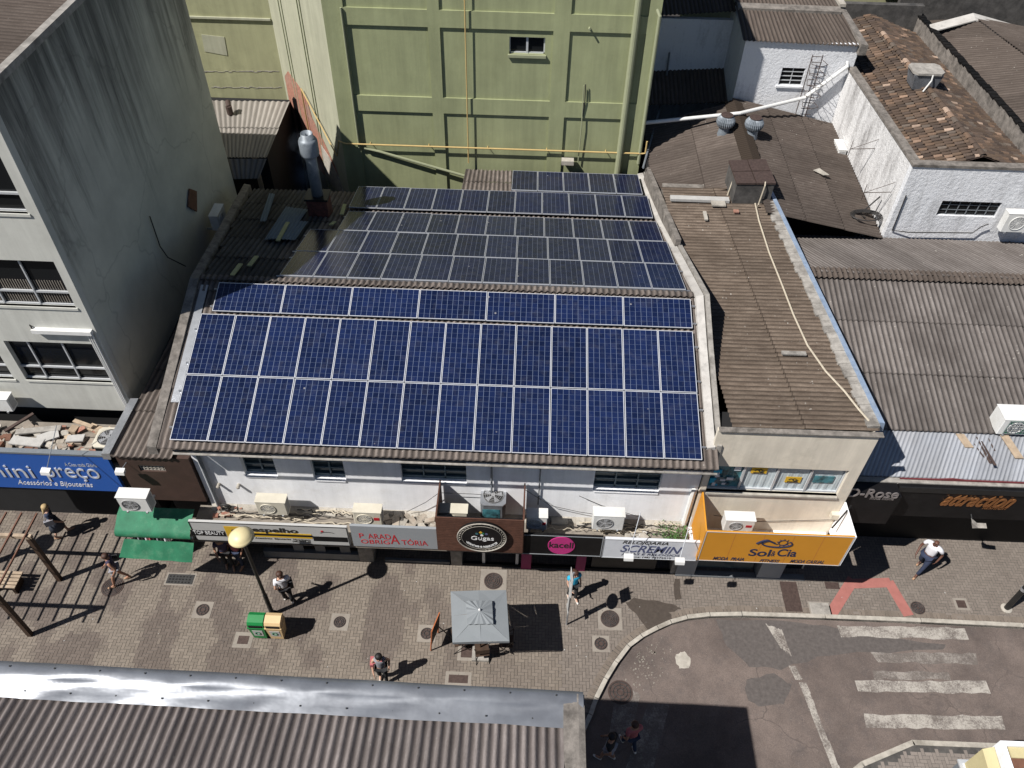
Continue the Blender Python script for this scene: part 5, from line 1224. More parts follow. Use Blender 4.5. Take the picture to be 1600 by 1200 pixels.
acpx(219, 793, 13.0, label='white air conditioner with round fan over the green canvas awning', w_=.86, h=.62, d=.34)
acpx(838, 822, 13.35, label='white air conditioner half in shade just right of the timber sign box', w_=.6, h=.6, badge='txt_red', blades=False)
p = AY(6, 640, 15.7); ac((p.x-.1, 15.75, p.z), label='white air conditioner cut by the left edge, on the pale facade below the windows', w_=.95, h=.5, blades=False)
p = AY(1581, 362, 24.8); ac((p.x, 24.85, p.z), label='white air conditioner beside the barred window of the tiled building, at right edge', w_=1.0, h=.75, fan_dx=-.05, blades=False)
p = AX(1318, 250, 13.05); ac((12.72, p.y, p.z), label='white air conditioner hung on the dirty side wall of the tiled building', w_=.85, h=.62, rot=-math.pi/2)
a = AZ(1565, 675, 4.75)
t_ = ac((a.x+.35, a.y+.2, 4.72), label='large white air conditioner with green grid face standing on the tin strip at right edge', w_=1.15, h=.62, d=.62, blades=False)
mb = MB()
for i in range(9): mb.box(-.4+i*.11, -.335, .1, -.385+i*.11, -.32, .64)
for i in range(6): mb.box(-.4, -.336, .1+i*.105, .5, -.322, .115+i*.105)
g_ = mb.build('grid', 'alu_dark', None, base=(0, 0, 0)); g_.parent = t_
q_ = MB().box(-.4, -.318, .1, .5, -.312, .64).build('coil_face', 'green_canvas', None, base=(0, 0, 0)); q_.parent = t_
def topfan(loc, label, s_=.75, h=.72, mat='galv', case='ac_dark'):
    t_ = thing('air_conditioner', (0, 0, 0), label, 'air conditioner', 'boxy air conditioners with fan on top')
    k = s_/2; b = .09
    oc = [(-k+b, -k), (k-b, -k), (k, -k+b), (k, k-b), (k-b, k), (-k+b, k), (-k, k-b), (-k, -k+b)]
    MB().prism([(x, y, 0) for x, y in oc], (0, 0, h)).build('casing', case, t_)
    MB().prism([(x*1.03, y*1.03, h+.001) for x, y in oc], (0, 0, .05)).build('top_cover', mat, t_)
    MB().lathe((0, 0, h+.052), [(k*.82, 0), (k*.82, .006)], 32).build('fan_opening', 'ac_dark', t_)
    mb = MB()
    for j in range(5):
        q = j*1.2566; mb.poly([(k*.75*f_*math.cos(q+e), k*.75*f_*math.sin(q+e), h+.064+u) for e, f_, u in ((0, .2, 0), (-.15, 1, .01), (.45, 1, .0), (.5, .25, 0))])
    mb.lathe((0, 0, h+.06), [(k*.18, 0), (k*.16, .03)], 12); mb.build('fan_blades', 'steel_blade', t_)
    mb = MB()
    for j in range(1, 6): mb.tube([(k*.82*j/5*math.cos(i*.2618), k*.82*j/5*math.sin(i*.2618), h+.09) for i in range(25)], .005, 4)
    for j in range(6): q = j*1.047; mb.tube([(0, 0, h+.095), (k*.82*math.cos(q), k*.82*math.sin(q), h+.075)], .006, 4)
    mb.build('fan_guard', 'ac_grille', t_)
    t_.location = loc; return t_
p = AZ(170, 685, 4.85); topfan((p.x, p.y, 4.2), 'cube air conditioner with top fan at the end of the debris ledge', .72, .65, 'ac_beige', 'black_metal')
p = AZ(771, 780, 3.6); t_ = topfan((p.x, p.y, 3.0), 'tall grey air conditioner with top fan inside the timber sign box', .72, .75, 'galv', 'tank')
MB().box(-.3, -.371, .1, .2, -.366, .6).build('label_plate', 'poster_teal', None, base=(0, 0, 0)).parent = t_
# ================================================================== AWNING
aw = thing('awning', (-10.5, 13.2, 2.5), 'green canvas awning with rolled front edge and hanging drop sheet', 'awning')
A0, A1 = AY(188, 790, 13.45), AY(317, 797, 13.45); B0, B1 = AZ(180, 828, 2.8), AZ(296, 838, 2.8)
zt = (A0.z+A1.z)/2; yb = (B0.y+B1.y)/2
xa0, xa1 = A0.x, A1.x
prf = [(13.45, zt), (13.2, zt-.04), (yb+.15, 2.9), (yb+.04, 2.86), (yb-.04, 2.78), (yb-.07, 2.68), (yb-.03, 2.58), (yb+.06, 2.52)]
mb = MB(); n = 24; vs = []
for i in range(n+1):
    x = B0.x+(B1.x-B0.x)*i/n
    for j, (y, z) in enumerate(prf): vs.append((x, y, z-.012*abs(math.sin(i*math.pi/8))*(1 if 0 < j < 5 else .2)))
m_ = len(prf); mb.add(vs, [(i*m_+j, (i+1)*m_+j, (i+1)*m_+j+1, i*m_+j+1) for i in range(n) for j in range(m_-1)]); mb.build('canvas', 'green_canvas', aw, True)
C0, C1, D0, D1 = AZ(194, 842, 2.52), AZ(303, 848, 2.52), AZ(186, 871, 2.0), AZ(300, 879, 2.0)
mb = MB(); vs = []; n = 20
for i in range(n+1):
    for j in range(6):
        p = C0.lerp(C1, i/n).lerp(D0.lerp(D1, i/n), j/5); vs.append((p.x, p.y+.008*math.sin(i*.9+j*.3), p.z))
mb.add(vs, [(i*6+j, i*6+j+1, (i+1)*6+j+1, (i+1)*6+j) for i in range(n) for j in range(5)]); mb.build('drop_sheet', 'green_canvas', aw, True)
MB().tube([(B0.x-.02, yb+.02, 2.6), (B1.x+.02, yb+.02, 2.6)], .035, 8).build('front_bar', 'ac_white', aw)
mb = MB(); mb.tube([(B0.x+.1, 13.85, 2.1), (C0.x+.05, C0.y, 2.54)], .018); mb.tube([(B1.x-.1, 13.85, 2.1), (C1.x, C1.y, 2.54)], .018); mb.build('arms', 'black_metal', aw)
p = AZ(245, 882, .0)
rk = thing('clothes_rack', (p.x, p.y+.3, 0), 'rack of dark and red clothing standing under the green drop sheet', 'clothes rack')
mb = MB(); mb.tube([(p.x-.6, p.y+.3, 0), (p.x-.6, p.y+.3, 1.2), (p.x+.6, p.y+.3, 1.2), (p.x+.6, p.y+.3, 0)], .015); mb.build('rail', 'galv', rk)
for i in range(9): MB().prism([(p.x-.5+i*.12, p.y+.1, .25), (p.x-.44+i*.12, p.y+.1, .25), (p.x-.46+i*.12, p.y+.28, 1.15), (p.x-.5+i*.12, p.y+.28, 1.15)], (0, .3, 0)).build('garment', ['cloth_black', 'cloth_grey', 'cloth_black', 'cloth_white', 'cloth_pink'][i % 5], rk)
# ================================================================== STREET FURNITURE
b = AZ(426, 960, 0); hz = 4.5
for k, (bx, by, lab) in enumerate(((b.x, b.y, 'tall street lamp with cream mushroom shade standing behind the two bins'), (-15.25-.7*hz, 13.92-.36*hz, 'street lamp just outside the left edge, only its round shadow shows'))):
    lp = thing('street_lamp', (bx, by, 0), lab, 'street lamp', 'cream mushroom street lamps')
    MB().lathe((bx, by, 0), [(.14, 0), (.14, .03), (.07, .05), (.065, 1.2), (.05, 1.22), (.045, hz-.25)], 12).build('pole', 'black_metal', lp)
    MB().lathe((bx, by, hz-.45), [(.1, 0), (.16, .12), (.12, .22)], 14).build('lamp_neck', 'black_metal', lp)
    MB().lathe((bx, by, hz-.22), [(.06, .05), (.33, .0), (.345, .015), (.30, .05), (.27, .11), (.18, .18), (.07, .21), (.01, .215)], 32).build('lamp_shade', 'lamp_cream', lp, True)
def bin_(px, py, mat, lab):
    p = AZ(px, py, 0); t_ = thing('litter_bin', (p.x, p.y, 0), lab, 'litter bin', 'pair of swing-lid litter bins by the lamp')
    s0, s1 = .19, .235; v = []
    MB().add([(p.x-s0, p.y-.16, .12), (p.x+s0, p.y-.16, .12), (p.x+s0, p.y+.16, .12), (p.x-s0, p.y+.16, .12), (p.x-s1, p.y-.2, .78), (p.x+s1, p.y-.2, .78), (p.x+s1, p.y+.2, .78), (p.x-s1, p.y+.2, .78)],
             [(0, 3, 2, 1), (4, 5, 6, 7), (0, 1, 5, 4), (1, 2, 6, 5), (2, 3, 7, 6), (3, 0, 4, 7)]).build('body', mat, t_)
    MB().box(p.x-.25, p.y-.22, .78, p.x+.25, p.y+.22, .83).build('rim', mat, t_)
    MB().prism([(p.x-.235, p.y-.2, .831), (p.x-.235, p.y+.2, .831), (p.x-.235, p.y+.2, 1.03), (p.x-.235, p.y+.08, 1.10), (p.x-.235, p.y-.14, 1.05), (p.x-.235, p.y-.19, .97)], (.47, 0, 0)).build('lid', mat, t_)
    MB().box(p.x-.19, p.y-.215, .85, p.x+.19, p.y-.196, .95).build('slot', 'black', t_)
    MB().prism([(p.x-.14, p.y-.172, .3), (p.x+.14, p.y-.172, .3), (p.x+.15, p.y-.196, .66), (p.x-.15, p.y-.196, .66)], (0, -.006, 0)).build('sticker', 'sign_greywhite', t_)
    mb = MB(); mb.tube(ring(p.x, .49, p.y-.195, .07, .07, .01), .014, 5); mb.build('emblem', 'green_canvas', t_)
    MB().tube([(p.x, p.y+.12, 0), (p.x, p.y+.12, .12)], .04).build('foot', 'black_metal', t_)
bin_(411, 992, 'bin_green', 'green swing-lid litter bin, left one of the pair by the lamp')
bin_(437, 993, 'bin_cream', 'cream swing-lid litter bin, right one of the pair by the lamp')
# umbrella with folding chairs
uc = AZ(750, 950, 2.95); U0 = [AZ(704, 924, 2.35), AZ(791, 922, 2.35), AZ(796, 1002, 2.35), AZ(707, 1004, 2.35)]
um = thing('market_umbrella', (uc.x, uc.y, 0), 'square grey market umbrella with small pleated top vent on the paving', 'umbrella')
cc = sum(U0, Vector())/4; ap = Vector((cc.x, cc.y, 2.58)); mb = MB()
for i in range(4):
    a, c = U0[i], U0[(i+1) % 4]; m1 = a.lerp(c, .5)+Vector((0, 0, .02))
    for u, v in ((a, m1), (m1, c)):
        q = [u, v, v.lerp(ap, .5)-Vector((0, 0, .035)), u.lerp(ap, .5)-Vector((0, 0, .02))]
        mb.add(q+[ap], [(0, 1, 2, 3), (3, 2, 4)])
    mb.quad(a, c, c-Vector((0, 0, .1)), a-Vector((0, 0, .1)))
mb.build('canopy', 'grey_canvas', um)
mb = MB(); n = 32; vs = [ap+Vector((0, 0, .08))]
for i in range(n):
    f_ = i/n*4; k = int(f_); p = U0[k].lerp(U0[(k+1) % 4], f_-k).lerp(ap, .54); vs.append(Vector((p.x, p.y, 2.53+(.03 if i % 2 else 0)+(.02 if i % 8 == 4 else 0))))
mb.add(vs, [(0, i+1, (i+1) % n+1) for i in range(n)]); mb.build('top_vent', 'grey_canvas', um)
MB().lathe(ap+Vector((0, 0, .07)), [(.03, 0), (.035, .05), (.01, .09)], 10).build('finial', 'txt_white', um)
MB().tube([(ap.x, ap.y, 0), (ap.x, ap.y, 2.56)], .025, 8).build('pole', 'timber_dark', um)
mb = MB()
for p in U0: mb.tube([(ap.x, ap.y, 2.52), (p.x*.98+ap.x*.02, p.y*.98+ap.y*.02, 2.31)], .012, 5)
mb.build('ribs', 'timber_dark', um)
MB().box(ap.x-.25, ap.y-.25, 0.005, ap.x+.25, ap.y+.25, .1).build('base', 'concrete', um)
def chair():
    t_ = thing('folding_chair', (0, 0, 0), '', 'folding chair', 'folding chairs around the umbrella table')
    MB().box(-.2, -.2, .43, .2, .2, .455).build('seat', 'timber_dark', t_)
    MB().box(-.2, .19, .62, .2, .215, .84).build('backrest', 'timber_dark', t_)
    for s_ in (-1, 1):
        MB().tube([(s_*.21, -.25, 0), (s_*.21, .2, .84)], .013, 6).build('leg', 'black_metal', t_)
        MB().tube([(s_*.19, .25, 0), (s_*.19, -.2, .44)], .013, 6).build('leg', 'black_metal', t_)
    return t_
c0 = chair(); base = AZ(752, 1012, 0)
for k, (dx, dy, rz_, lab) in enumerate(((-.62, .0, 1.9, 'dark folding chair left of the umbrella table, next to the easel board'), (.0, .9, 0, 'dark folding chair hidden behind the umbrella table'), (.75, -.0, -1.6, 'dark folding chair right of the umbrella table, in the canopy shade'), (.05, -.30, 3.3, 'dark folding chair on the near side of the umbrella table'))):
    c = c0 if k == 0 else copy_tree(c0); c.location = (ap.x+dx, ap.y+dy+.22, 0); c.rotation_euler = (0, 0, rz_); c['label'] = lab
tb = thing('cafe_table', (ap.x+.1, ap.y+.42, 0), 'small orange wooden cafe table under the grey umbrella', 'table')
MB().lathe((ap.x+.1, ap.y+.42, .72), [(.33, 0), (.33, .03)], 24).build('tabletop', 'orange_wood', tb)
for k in range(3): q = k*2.09+.4; MB().tube([(ap.x+.1+.05*math.cos(q), ap.y+.42+.05*math.sin(q), .7), (ap.x+.1+.28*math.cos(q), ap.y+.42+.28*math.sin(q), 0)], .014, 6).build('leg', 'black_metal', tb)
# easel board
e0, e1, e2 = AZ(672, 1019, 0), AZ(700, 958, 1.5), AZ(690, 975, .9)
ea = thing('easel_board', (e0.x, e0.y, 0), 'leaning menu board in an orange wooden frame left of the umbrella', 'menu board')
pb0 = Vector((e0.x+.02, e0.y+.05, .02)); pb1 = Vector((e0.x+.18, e0.y+.62, .02)); up = Vector((.10, -.02, 1.28))
for (u, v) in ((pb0, pb0+up), (pb1, pb1+up)): MB().tube([u, v], .022, 6).build('leg', 'orange_wood', ea)
for q in (.3, .98): MB().tube([pb0+up*q, pb1+up*q], .02, 6).build('crossbar', 'orange_wood', ea)
MB().prism([pb0+up*.32, pb1+up*.32, pb1+up*.96, pb0+up*.96], (.015, 0, 0)).build('board', 'black_matte', ea)
MB().prism([pb0+up*.32+Vector((-.012, 0, 0)), pb1+up*.32+Vector((-.012, 0, 0)), pb1+up*.96+Vector((-.012, 0, 0)), pb0+up*.96+Vector((-.012, 0, 0))], (.006, 0, 0)).build('sheet', 'bin_cream', ea)
MB().tube([(e0.x+.75, e0.y+.35, .01), pb0.lerp(pb1, .5)+up*.9], .018, 6).build('back_leg', 'black_metal', ea)
# street sign pole (seen edge on)
p = AZ(885, 976, 0)
ss = thing('street_sign', (p.x, p.y, 0), 'edge-on street sign pole carrying a round and a square plate, beside the person in cyan', 'street sign')
MB().tube([(p.x, p.y, 0), (p.x, p.y, 3.05)], .028, 8).build('pole', 'galv', ss)
sd = Vector((.10, -1, 0)).normalized()
def plate(c, w_, h, nm, rnd_=False, mat='sign_greywhite'):
    c = Vector(c); n_ = sd.cross(Vector((0, 0, 1)))*.012
    if rnd_: pts = [c+sd*(w_/2*math.cos(q*.2618))+Vector((0, 0, h/2*math.sin(q*.2618))) for q in range(24)]
    else: pts = [c-sd*w_/2-Vector((0, 0, h/2)), c+sd*w_/2-Vector((0, 0, h/2)), c+sd*w_/2+Vector((0, 0, h/2)), c-sd*w_/2+Vector((0, 0, h/2))]
    MB().prism([q-n_*.5+Vector((-.035, 0, 0)) for q in pts], n_).build(nm, mat, ss)
plate((p.x, p.y, .95), .32, .16, 'small_plate'); plate((p.x, p.y, 1.45), .16, .82, 'tall_plate'); plate((p.x, p.y, 2.15), .52, .52, 'round_plate', True); plate((p.x, p.y, 2.75), .44, .46, 'square_plate')
# black post on the right
p = AZ(1572, 951, 0)
po = thing('black_post', (p.x, p.y, 0), 'thick black post with a pale clamp on the pavement at the right edge', 'post')
MB().tube([(p.x, p.y, 0), (p.x, p.y, 5)], .085, 14).build('pole', 'black_metal', po); MB().tube([(p.x, p.y, 1.15), (p.x, p.y, 1.25)], .1, 14).build('clamp', 'galv', po)
MB().lathe((p.x, p.y, .0), [(.17, 0), (.17, .03), (.1, .05)], 14).build('base_plate', 'concrete_light', po)
# pergola at the left edge
pg = thing('timber_pergola', (-14.6, 12, 0), 'timber pergola with dark posts and reddish rafters at the left edge', 'pergola')
P1, P2 = AZ(94, 906, 0), AZ(48, 992, 0); hz2 = 2.4
for P in (P1, P2, P1+Vector((-3.2, 0, 0)), P2+Vector((-3.2, 0, 0))): MB().box(P.x-.065, P.y-.065, 0, P.x+.065, P.y+.065, hz2).build('post', 'timber_dark', pg)
for P in (P1, P2): MB().box(P.x-3.5, P.y-.05, hz2, P.x+.12, P.y+.05, hz2+.13).build('beam', 'timber_pale' if P is P1 else 'timber_dark', pg)
for i in range(9):
    x = P1.x-.02-i*.46; MB().box(x-.018, P2.y-.55, hz2+.131, x+.018, P1.y+.75, hz2+.19).build('rafter', 'rust_timber', pg)
bn = AZ(22, 905, .45)
be = thing('slatted_bench', (bn.x, bn.y, 0), 'pale slatted timber bench under the pergola rafters', 'bench')
mb = MB()
for i in range(5): mb.box(bn.x-.9, bn.y-.3+i*.12, .42, bn.x+.15, bn.y-.21+i*.12, .455)
mb.build('seat', 'timber_pale', be)
for dx in (-.7, .0): MB().box(bn.x+dx-.05, bn.y-.25, 0, bn.x+dx+.05, bn.y+.2, .42).build('leg', 'timber_dark', be)
# manholes
M['surround'] = simple('dusty_cement_surround', (.285, .255, .22), .95, 0, .15, 6, .4, dirt=(.17, .145, .125), dscale=3)
def cover(px, py, r, lab, ringn=3, sq=None, mat='iron', z=.008):
    p = AZ(px, py, 0); t_ = thing('manhole_cover', (p.x, p.y, z), lab, 'manhole cover', 'round iron manhole covers in the paving')
    if sq: MB().box(p.x-sq, p.y-sq*1.0, -.02, p.x+sq, p.y+sq, z).build('surround', 'surround', t_)
    MB().lathe((p.x, p.y, z), [(r, -.01), (r, .006), (r*.93, .006), (r*.92, .002), (.001, .002)], 32).build('lid', mat, t_)
    mb = MB()
    for k in range(1, ringn+1): mb.tube([(p.x+r*.85*k/ringn*math.cos(i*.2618), p.y+r*.85*k/ringn*math.sin(i*.2618), z+.005) for i in range(25)], .012, 4)
    for k in range(8): q = k*.785; mb.tube([(p.x+r*.3*math.cos(q), p.y+r*.3*math.sin(q), z+.004), (p.x+r*.8*math.cos(q), p.y+r*.8*math.sin(q), z+.004)], .009, 4)
    mb.build('pattern', 'iron_dark', t_)
cover(771, 908, .30, 'large brown manhole cover in a pale square just above the umbrella', 4, .42)
cover(953, 967, .29, 'large ringed manhole cover below the shadow of the street sign', 5, .37)
cover(939, 1006, .20, 'small patterned manhole cover nearest the kerb curve', 2, .26)
cover(531, 972, .19, 'small manhole cover between the bins and the umbrella', 3, .28)
cover(317, 953, .20, 'dark manhole cover left of the bins', 2, .28)
cover(667, 990, .19, 'manhole cover with spokes beside the menu board', 2, .28)
cover(176, 917, .34, 'large ringed manhole cover at the feet of the person in purple', 5)
cover(1434, 950, .22, 'manhole cover right of the red painted line', 3, .0)
cover(970, 1079, .36, 'manhole cover in the road gutter half painted white', 3, z=-.118)
def plate_(px, py, sx, sy, lab, mat='iron', n=0, sur=.0):
    p = AZ(px, py, 0); t_ = thing('access_cover', (p.x, p.y, .006), lab, 'access cover', 'rectangular access covers in the paving')
    if sur: MB().box(p.x-sx-sur, p.y-sy-sur, -.02, p.x+sx+sur, p.y+sy+sur, .006).build('surround', 'surround', t_)
    MB().box(p.x-sx, p.y-sy, -.02, p.x+sx, p.y+sy, .012).build('lid', mat, t_)
    mb = MB()
    for i in range(n):
        for j in range(3): mb.box(p.x-sx*.85+i*sx*1.75/n, p.y-sy*.8+j*sy*.58, .012, p.x-sx*.85+i*sx*1.75/n+sx*.9/n, p.y-sy*.8+j*sy*.58+sy*.3, .016)
    if n: mb.build('bars', 'black_metal', t_)
plate_(282, 905, .42, .17, 'dark slotted drain grate in the paving below the green awning', 'iron_dark', 7, .05)
plate_(741, 1010, .38, .36, 'large square brown cover partly under the umbrella chairs', 'iron', 0, .1)
plate_(716, 1061, .28, .12, 'brown rectangular cover at the edge of the metal flashing', 'iron', 0, .1)
plate_(380, 1000, .16, .13, 'small square brown cover just left below the green bin', 'iron', 0, .12)
plate_(1236, 932, .26, .52, 'long brown steel plate in the pavement below the orange sign', 'iron')
plate_(1300, 915, .22, .12, 'small brown plate touching the red painted line', 'iron')
plate_(1281, 951, .30, .20, 'grey square cover beside the kerb and the long brown plate', 'concrete', 0, .04)
plate_(1502, 944, .14, .13, 'tiny brown square cover between the round cover and the black post', 'iron', 0, .08)
# ================================================================== ROOF ITEMS
# chimney
cx, cy = -7.45, 24.35
ch = thing('chimney', (cx, cy, 5.6), 'smoking grey metal flue on a sooty red brick base, on the rear roof', 'chimney')
MB().box(cx-.36, cy-.3, 5.5, cx+.36, cy+.3, 6.75).build('brick_base', 'brick_soot', ch); MB().box(cx-.41, cy-.35, 6.75, cx+.41, cy+.35, 6.83).build('cap', 'black_metal', ch)
MB().lathe((cx, cy, 6.83), [(.2, 0), (.19, 1.5), (.19, 1.62)], 20).build('flue', 'flue', ch, True)
MB().lathe((cx, cy, 8.3), [(.19, 0), (.30, .1), (.32, .16), (.32, .62), (.28, .7), (.22, .72), (.20, .9), (.19, .9), (.19, .6)], 24).build('cowl', 'flue', ch, True)
m = bpy.data.materials.new('smoke'); m.use_nodes = True; t = m.node_tree; t.nodes.remove(t.nodes['Principled BSDF'])
pv = t.nodes.new('ShaderNodeVolumePrincipled'); pv.inputs['Color'].default_value = (.55, .65, .8, 1)
tc = t.nodes.new('ShaderNodeTexCoord'); no = noise(t, tc.outputs['Object'], 1.8, 4, .6); gr = nd(t, 'ShaderNodeTexGradient', gradient_type='SPHERICAL')
mp = nd(t, 'ShaderNodeMapping'); mp.inputs['Scale'].default_value = (1.5, 1.5, .62); t.links.new(tc.outputs['Object'], mp.inputs[0]); t.links.new(mp.outputs[0], gr.inputs[0])
t.links.new(mth(t, 'MULTIPLY', mth(t, 'MULTIPLY', gr.outputs['Fac'], ramp(t, no, .40, .75)), .55), pv.inputs['Density']); t.links.new(pv.outputs[0], t.nodes['Material Output'].inputs['Volume'])
M['smoke'] = m
mb = MB(); mb.lathe((0, 0, -1.6), [(.05, 0), (.5, .3), (.66, 1.2), (.6, 2.4), (.4, 3), (.05, 3.2)], 16); o = mb.build('smoke', 'smoke', None, base=(0, 0, 0)); o.location = (cx-.15, cy-.3, 8.0)
tag(o, 'thin bluish smoke drifting around the metal flue', 'smoke', None, 'stuff')
# loose sheets on rear roof
def rp(px, py, dz=.07):
    z = 7.0
    for _ in range(8): p = AZ(px, py, z); z = zback(p.y)+dz
    return p
for k, (q, lab) in enumerate((([(413, 376), (447, 376), (482, 327), (447, 323)], 'blue-grey ribbed patch sheet on the dark rear roof, upper one left of the chimney'), ([(419, 374), (462, 376), (482, 346), (440, 342)], 'blue-grey ribbed patch sheet on the dark rear roof, lower one left of the chimney'), ([(406, 347), (416, 347), (430, 303), (421, 302)], 'narrow blue-grey patch strip farthest left on the rear roof'))):
    A_, B_, C_, D_ = [rp(*v, .08+.04*k) for v in q]; o = MB().corr(A_, B_, C_, D_, pitch=.12, amp=.012, sheet=5).build('patch_sheet', 'tin_bluegrey', None, True); tag(o, lab, 'roof sheet', 'loose patch sheets on the rear roof')
M['straw'] = simple('yellowed_foam_strip', (.42, .42, .22), .9, 0, .15, 6, .3)
for k, (x0, y0, x1, y1) in enumerate(((431, 377, 447, 348), (360, 430, 373, 413), (386, 416, 398, 401), (531, 336, 536, 320), (514, 352, 520, 347))):
    a, b = rp(x0, y0, .13), rp(x1, y1, .13); d_ = Vector((.13, 0, 0))
    tag(MB().prism([a, a+d_, b+d_, b], (0, 0, .04)).build('foam_strip', 'straw'), ['long yellowish strip lying on the blue-grey patch sheets', 'yellowish strip lying nearest the left end of the ridge', 'short yellowish strip in the dark part of the rear roof near the ridge', 'yellowish strip leaning beside the chimney base', 'smallest yellowish strip by the first panel of the third rear row'][k], 'strip', 'yellowish strips on the rear roof')
# dark water tank & box unit by the left building
p = AZ(370, 365, 5.1)
tag(MB().lathe((p.x, p.y, 4.2), [(.55, 0), (.62, .9), (.64, .95), (.5, 1.05), (.1, 1.15)], 24).build('water_tank', 'bluegrey', None, True), 'dark blue round water tank in the shade between the tall building and the rear roof', 'water tank')
p = AX(338, 345, -11.4); ac((-11.3, p.y, p.z-.2), label='air conditioner in deep shade low on the streaky side wall', w_=.8, h=.6, rot=math.pi/2, blades=False)
# concrete tank house on the dark roof
tp = [AZ(1140, 252, 7.45), AZ(1195, 250, 7.45), AZ(1211, 286, 7.45), AZ(1152, 286, 7.45)]
tk = thing('concrete_tank_box', (8, 26, 5.5), 'blackened concrete tank box with four slab lid between the brown roofs', 'tank')
MB().prism([(p.x, p.y, 5.4) for p in (tp[3], tp[2], tp[1], tp[0])], (0, 0, 2.0)).build('body', 'concrete_dark', tk)
cen = sum(tp, Vector())/4
for k in range(4):
    a, b_, c, d_ = tp[k], tp[k].lerp(tp[(k+1) % 4], .49), cen, tp[k].lerp(tp[(k-1) % 4], .49)
    qq = [a, b_, c.lerp(a, .03), d_]; MB().prism([(q.x+(q.x-cen.x)*.04, q.y+(q.y-cen.y)*.04, 7.405) for q in qq][::-1], (0, 0, .07)).build('lid_slab', 'iron', tk)
a = tp[2]; MB().tube([(a.x-.35, a.y-.02, 7.5), (a.x-.36, a.y-.12, 7.4), (a.x-.45, a.y-.14, 6.1)]+[Vector(v) for v in [(a.x-.5, a.y-.4, cz(8, 25)+.2)]], .025, 6).build('pipe', 'cable_pale', tk); MB().tube([(tp[3].x+.05, tp[3].y+.7, 7.4), (tp[3].x-.1, tp[3].y+.5, 6.6), (tp[3].x-.4, tp[3].y+.3, 6.5)], .025, 6).build('pipe', 'cable_pale', tk)
# pale hose along the cream roof
def crp(px, py):
    z = 6.8
    for _ in range(6): p = AZ(px, py, z); z = cz(p.x, p.y)+.06
    return p
tag(MB().tube([crp(*q) for q in ((1180, 318), (1186, 345), (1202, 395), (1222, 445), (1240, 492), (1262, 540), (1290, 580), (1320, 612), (1342, 640), (1358, 658))], .028, 6).build('hose', 'cable_pale'), 'long pale hose trailing down the brown roof of the cream building', 'hose')
for k, (px, py, sx, sy, mt) in enumerate(((1102, 338, .12, .5, 'concrete_light'), (1122, 318, .5, .4, 'concrete_light'), (1150, 331, .18, .16, 'brick'), (1240, 553, .7, .14, 'concrete'))):
    p = crp(px, py); tag(MB().box(p.x-sx/2, p.y-sy/2, p.z, p.x+sx/2, p.y+sy/2, p.z+.05).build('loose_slab', mt), ['narrow pale slab lying across the brown ribbed roof', 'wide pale slab by the tank box on the brown ribbed roof', 'orange brick piece in front of the tank box', 'long grey batten lying on the brown ribbed roof near the mortar edge'][k], 'slab')
tag(MB().box(5.1, 25.0, 6.62, 7.2, 25.25, 6.72).build('timber_plank', 'rubble_white'), 'white plank lying along the back edge of the brown roof', 'plank')
def dkp(px, py, side):
    z = 6.4
    for _ in range(10):
        p = AZ(px, py, z); z = (rz-(8.35-p.x)*(rz-ez)/3.6 if side < 0 else rz-(p.x-8.35)*(rz-5.6)/4.6)
    return p
for (px, py, lab) in ((1130, 208, 'left turbine vent on the dark ribbed roof'), (1174, 212, 'right turbine vent on the dark ribbed roof')):
    p = dkp(px, py, -1 if px < 1150 else 1); t_ = thing('turbine_vent', p, lab, 'roof vent', 'turbine roof vents'); c = Vector((p.x, p.y, p.z))
    MB().lathe(c-Vector((0, 0, .15)), [(.25, 0), (.21, .3), (.21, .42)], 20).build('neck', 'flue', t_)
    MB().lathe(c+Vector((0, 0, .27)), [(.22, 0), (.32, .08), (.37, .2), (.36, .32), (.28, .44), (.20, .5)], 56, fins=1, fa=.09).build('vaned_head', 'flue', t_)
    MB().lathe(c+Vector((0, 0, .77)), [(.24, 0), (.24, .015), (.03, .035)], 24).build('cap', 'iron', t_)
p = dkp(1270, 268, 1); tag(MB().prism([(p.x, p.y, p.z+.05), (p.x+.35, p.y-.25, p.z+.0), (p.x+.6, p.y-.2, p.z-.02), (p.x+.25, p.y+.1, p.z+.08)], (0, 0, .02)).build('sheet_scrap', 'concrete_light'), 'pale torn scrap lying on the right slope of the dark ribbed roof', 'scrap')
# long white pipe
mb = MB(); pts = [AZ(998, 193, 6.7), AZ(1156, 177, 7.1), AZ(1256, 153, 7.3)]; e = AY(1325, 103, 32.3)
mb.tube([pts[0], pts[1], AY(1256, 153, 32.2), e, e+Vector((.02, .3, .05))], .075, 10); tag(mb.build('long_white_pipe', 'pvc'), 'long white drain pipe running to the top corner of the white rough wall', 'pipe')
a, b = AY(1046, 82, 34.9), AZ(1005, 262, 5.9); tag(MB().tube([a, AY(1040, 130, 34.9), AY(1036, 150, 34.6), b], .045, 8).build('grey_conduit', 'alu_dark'), 'grey conduit bending from the shaded white wall down beside the green building', 'conduit')
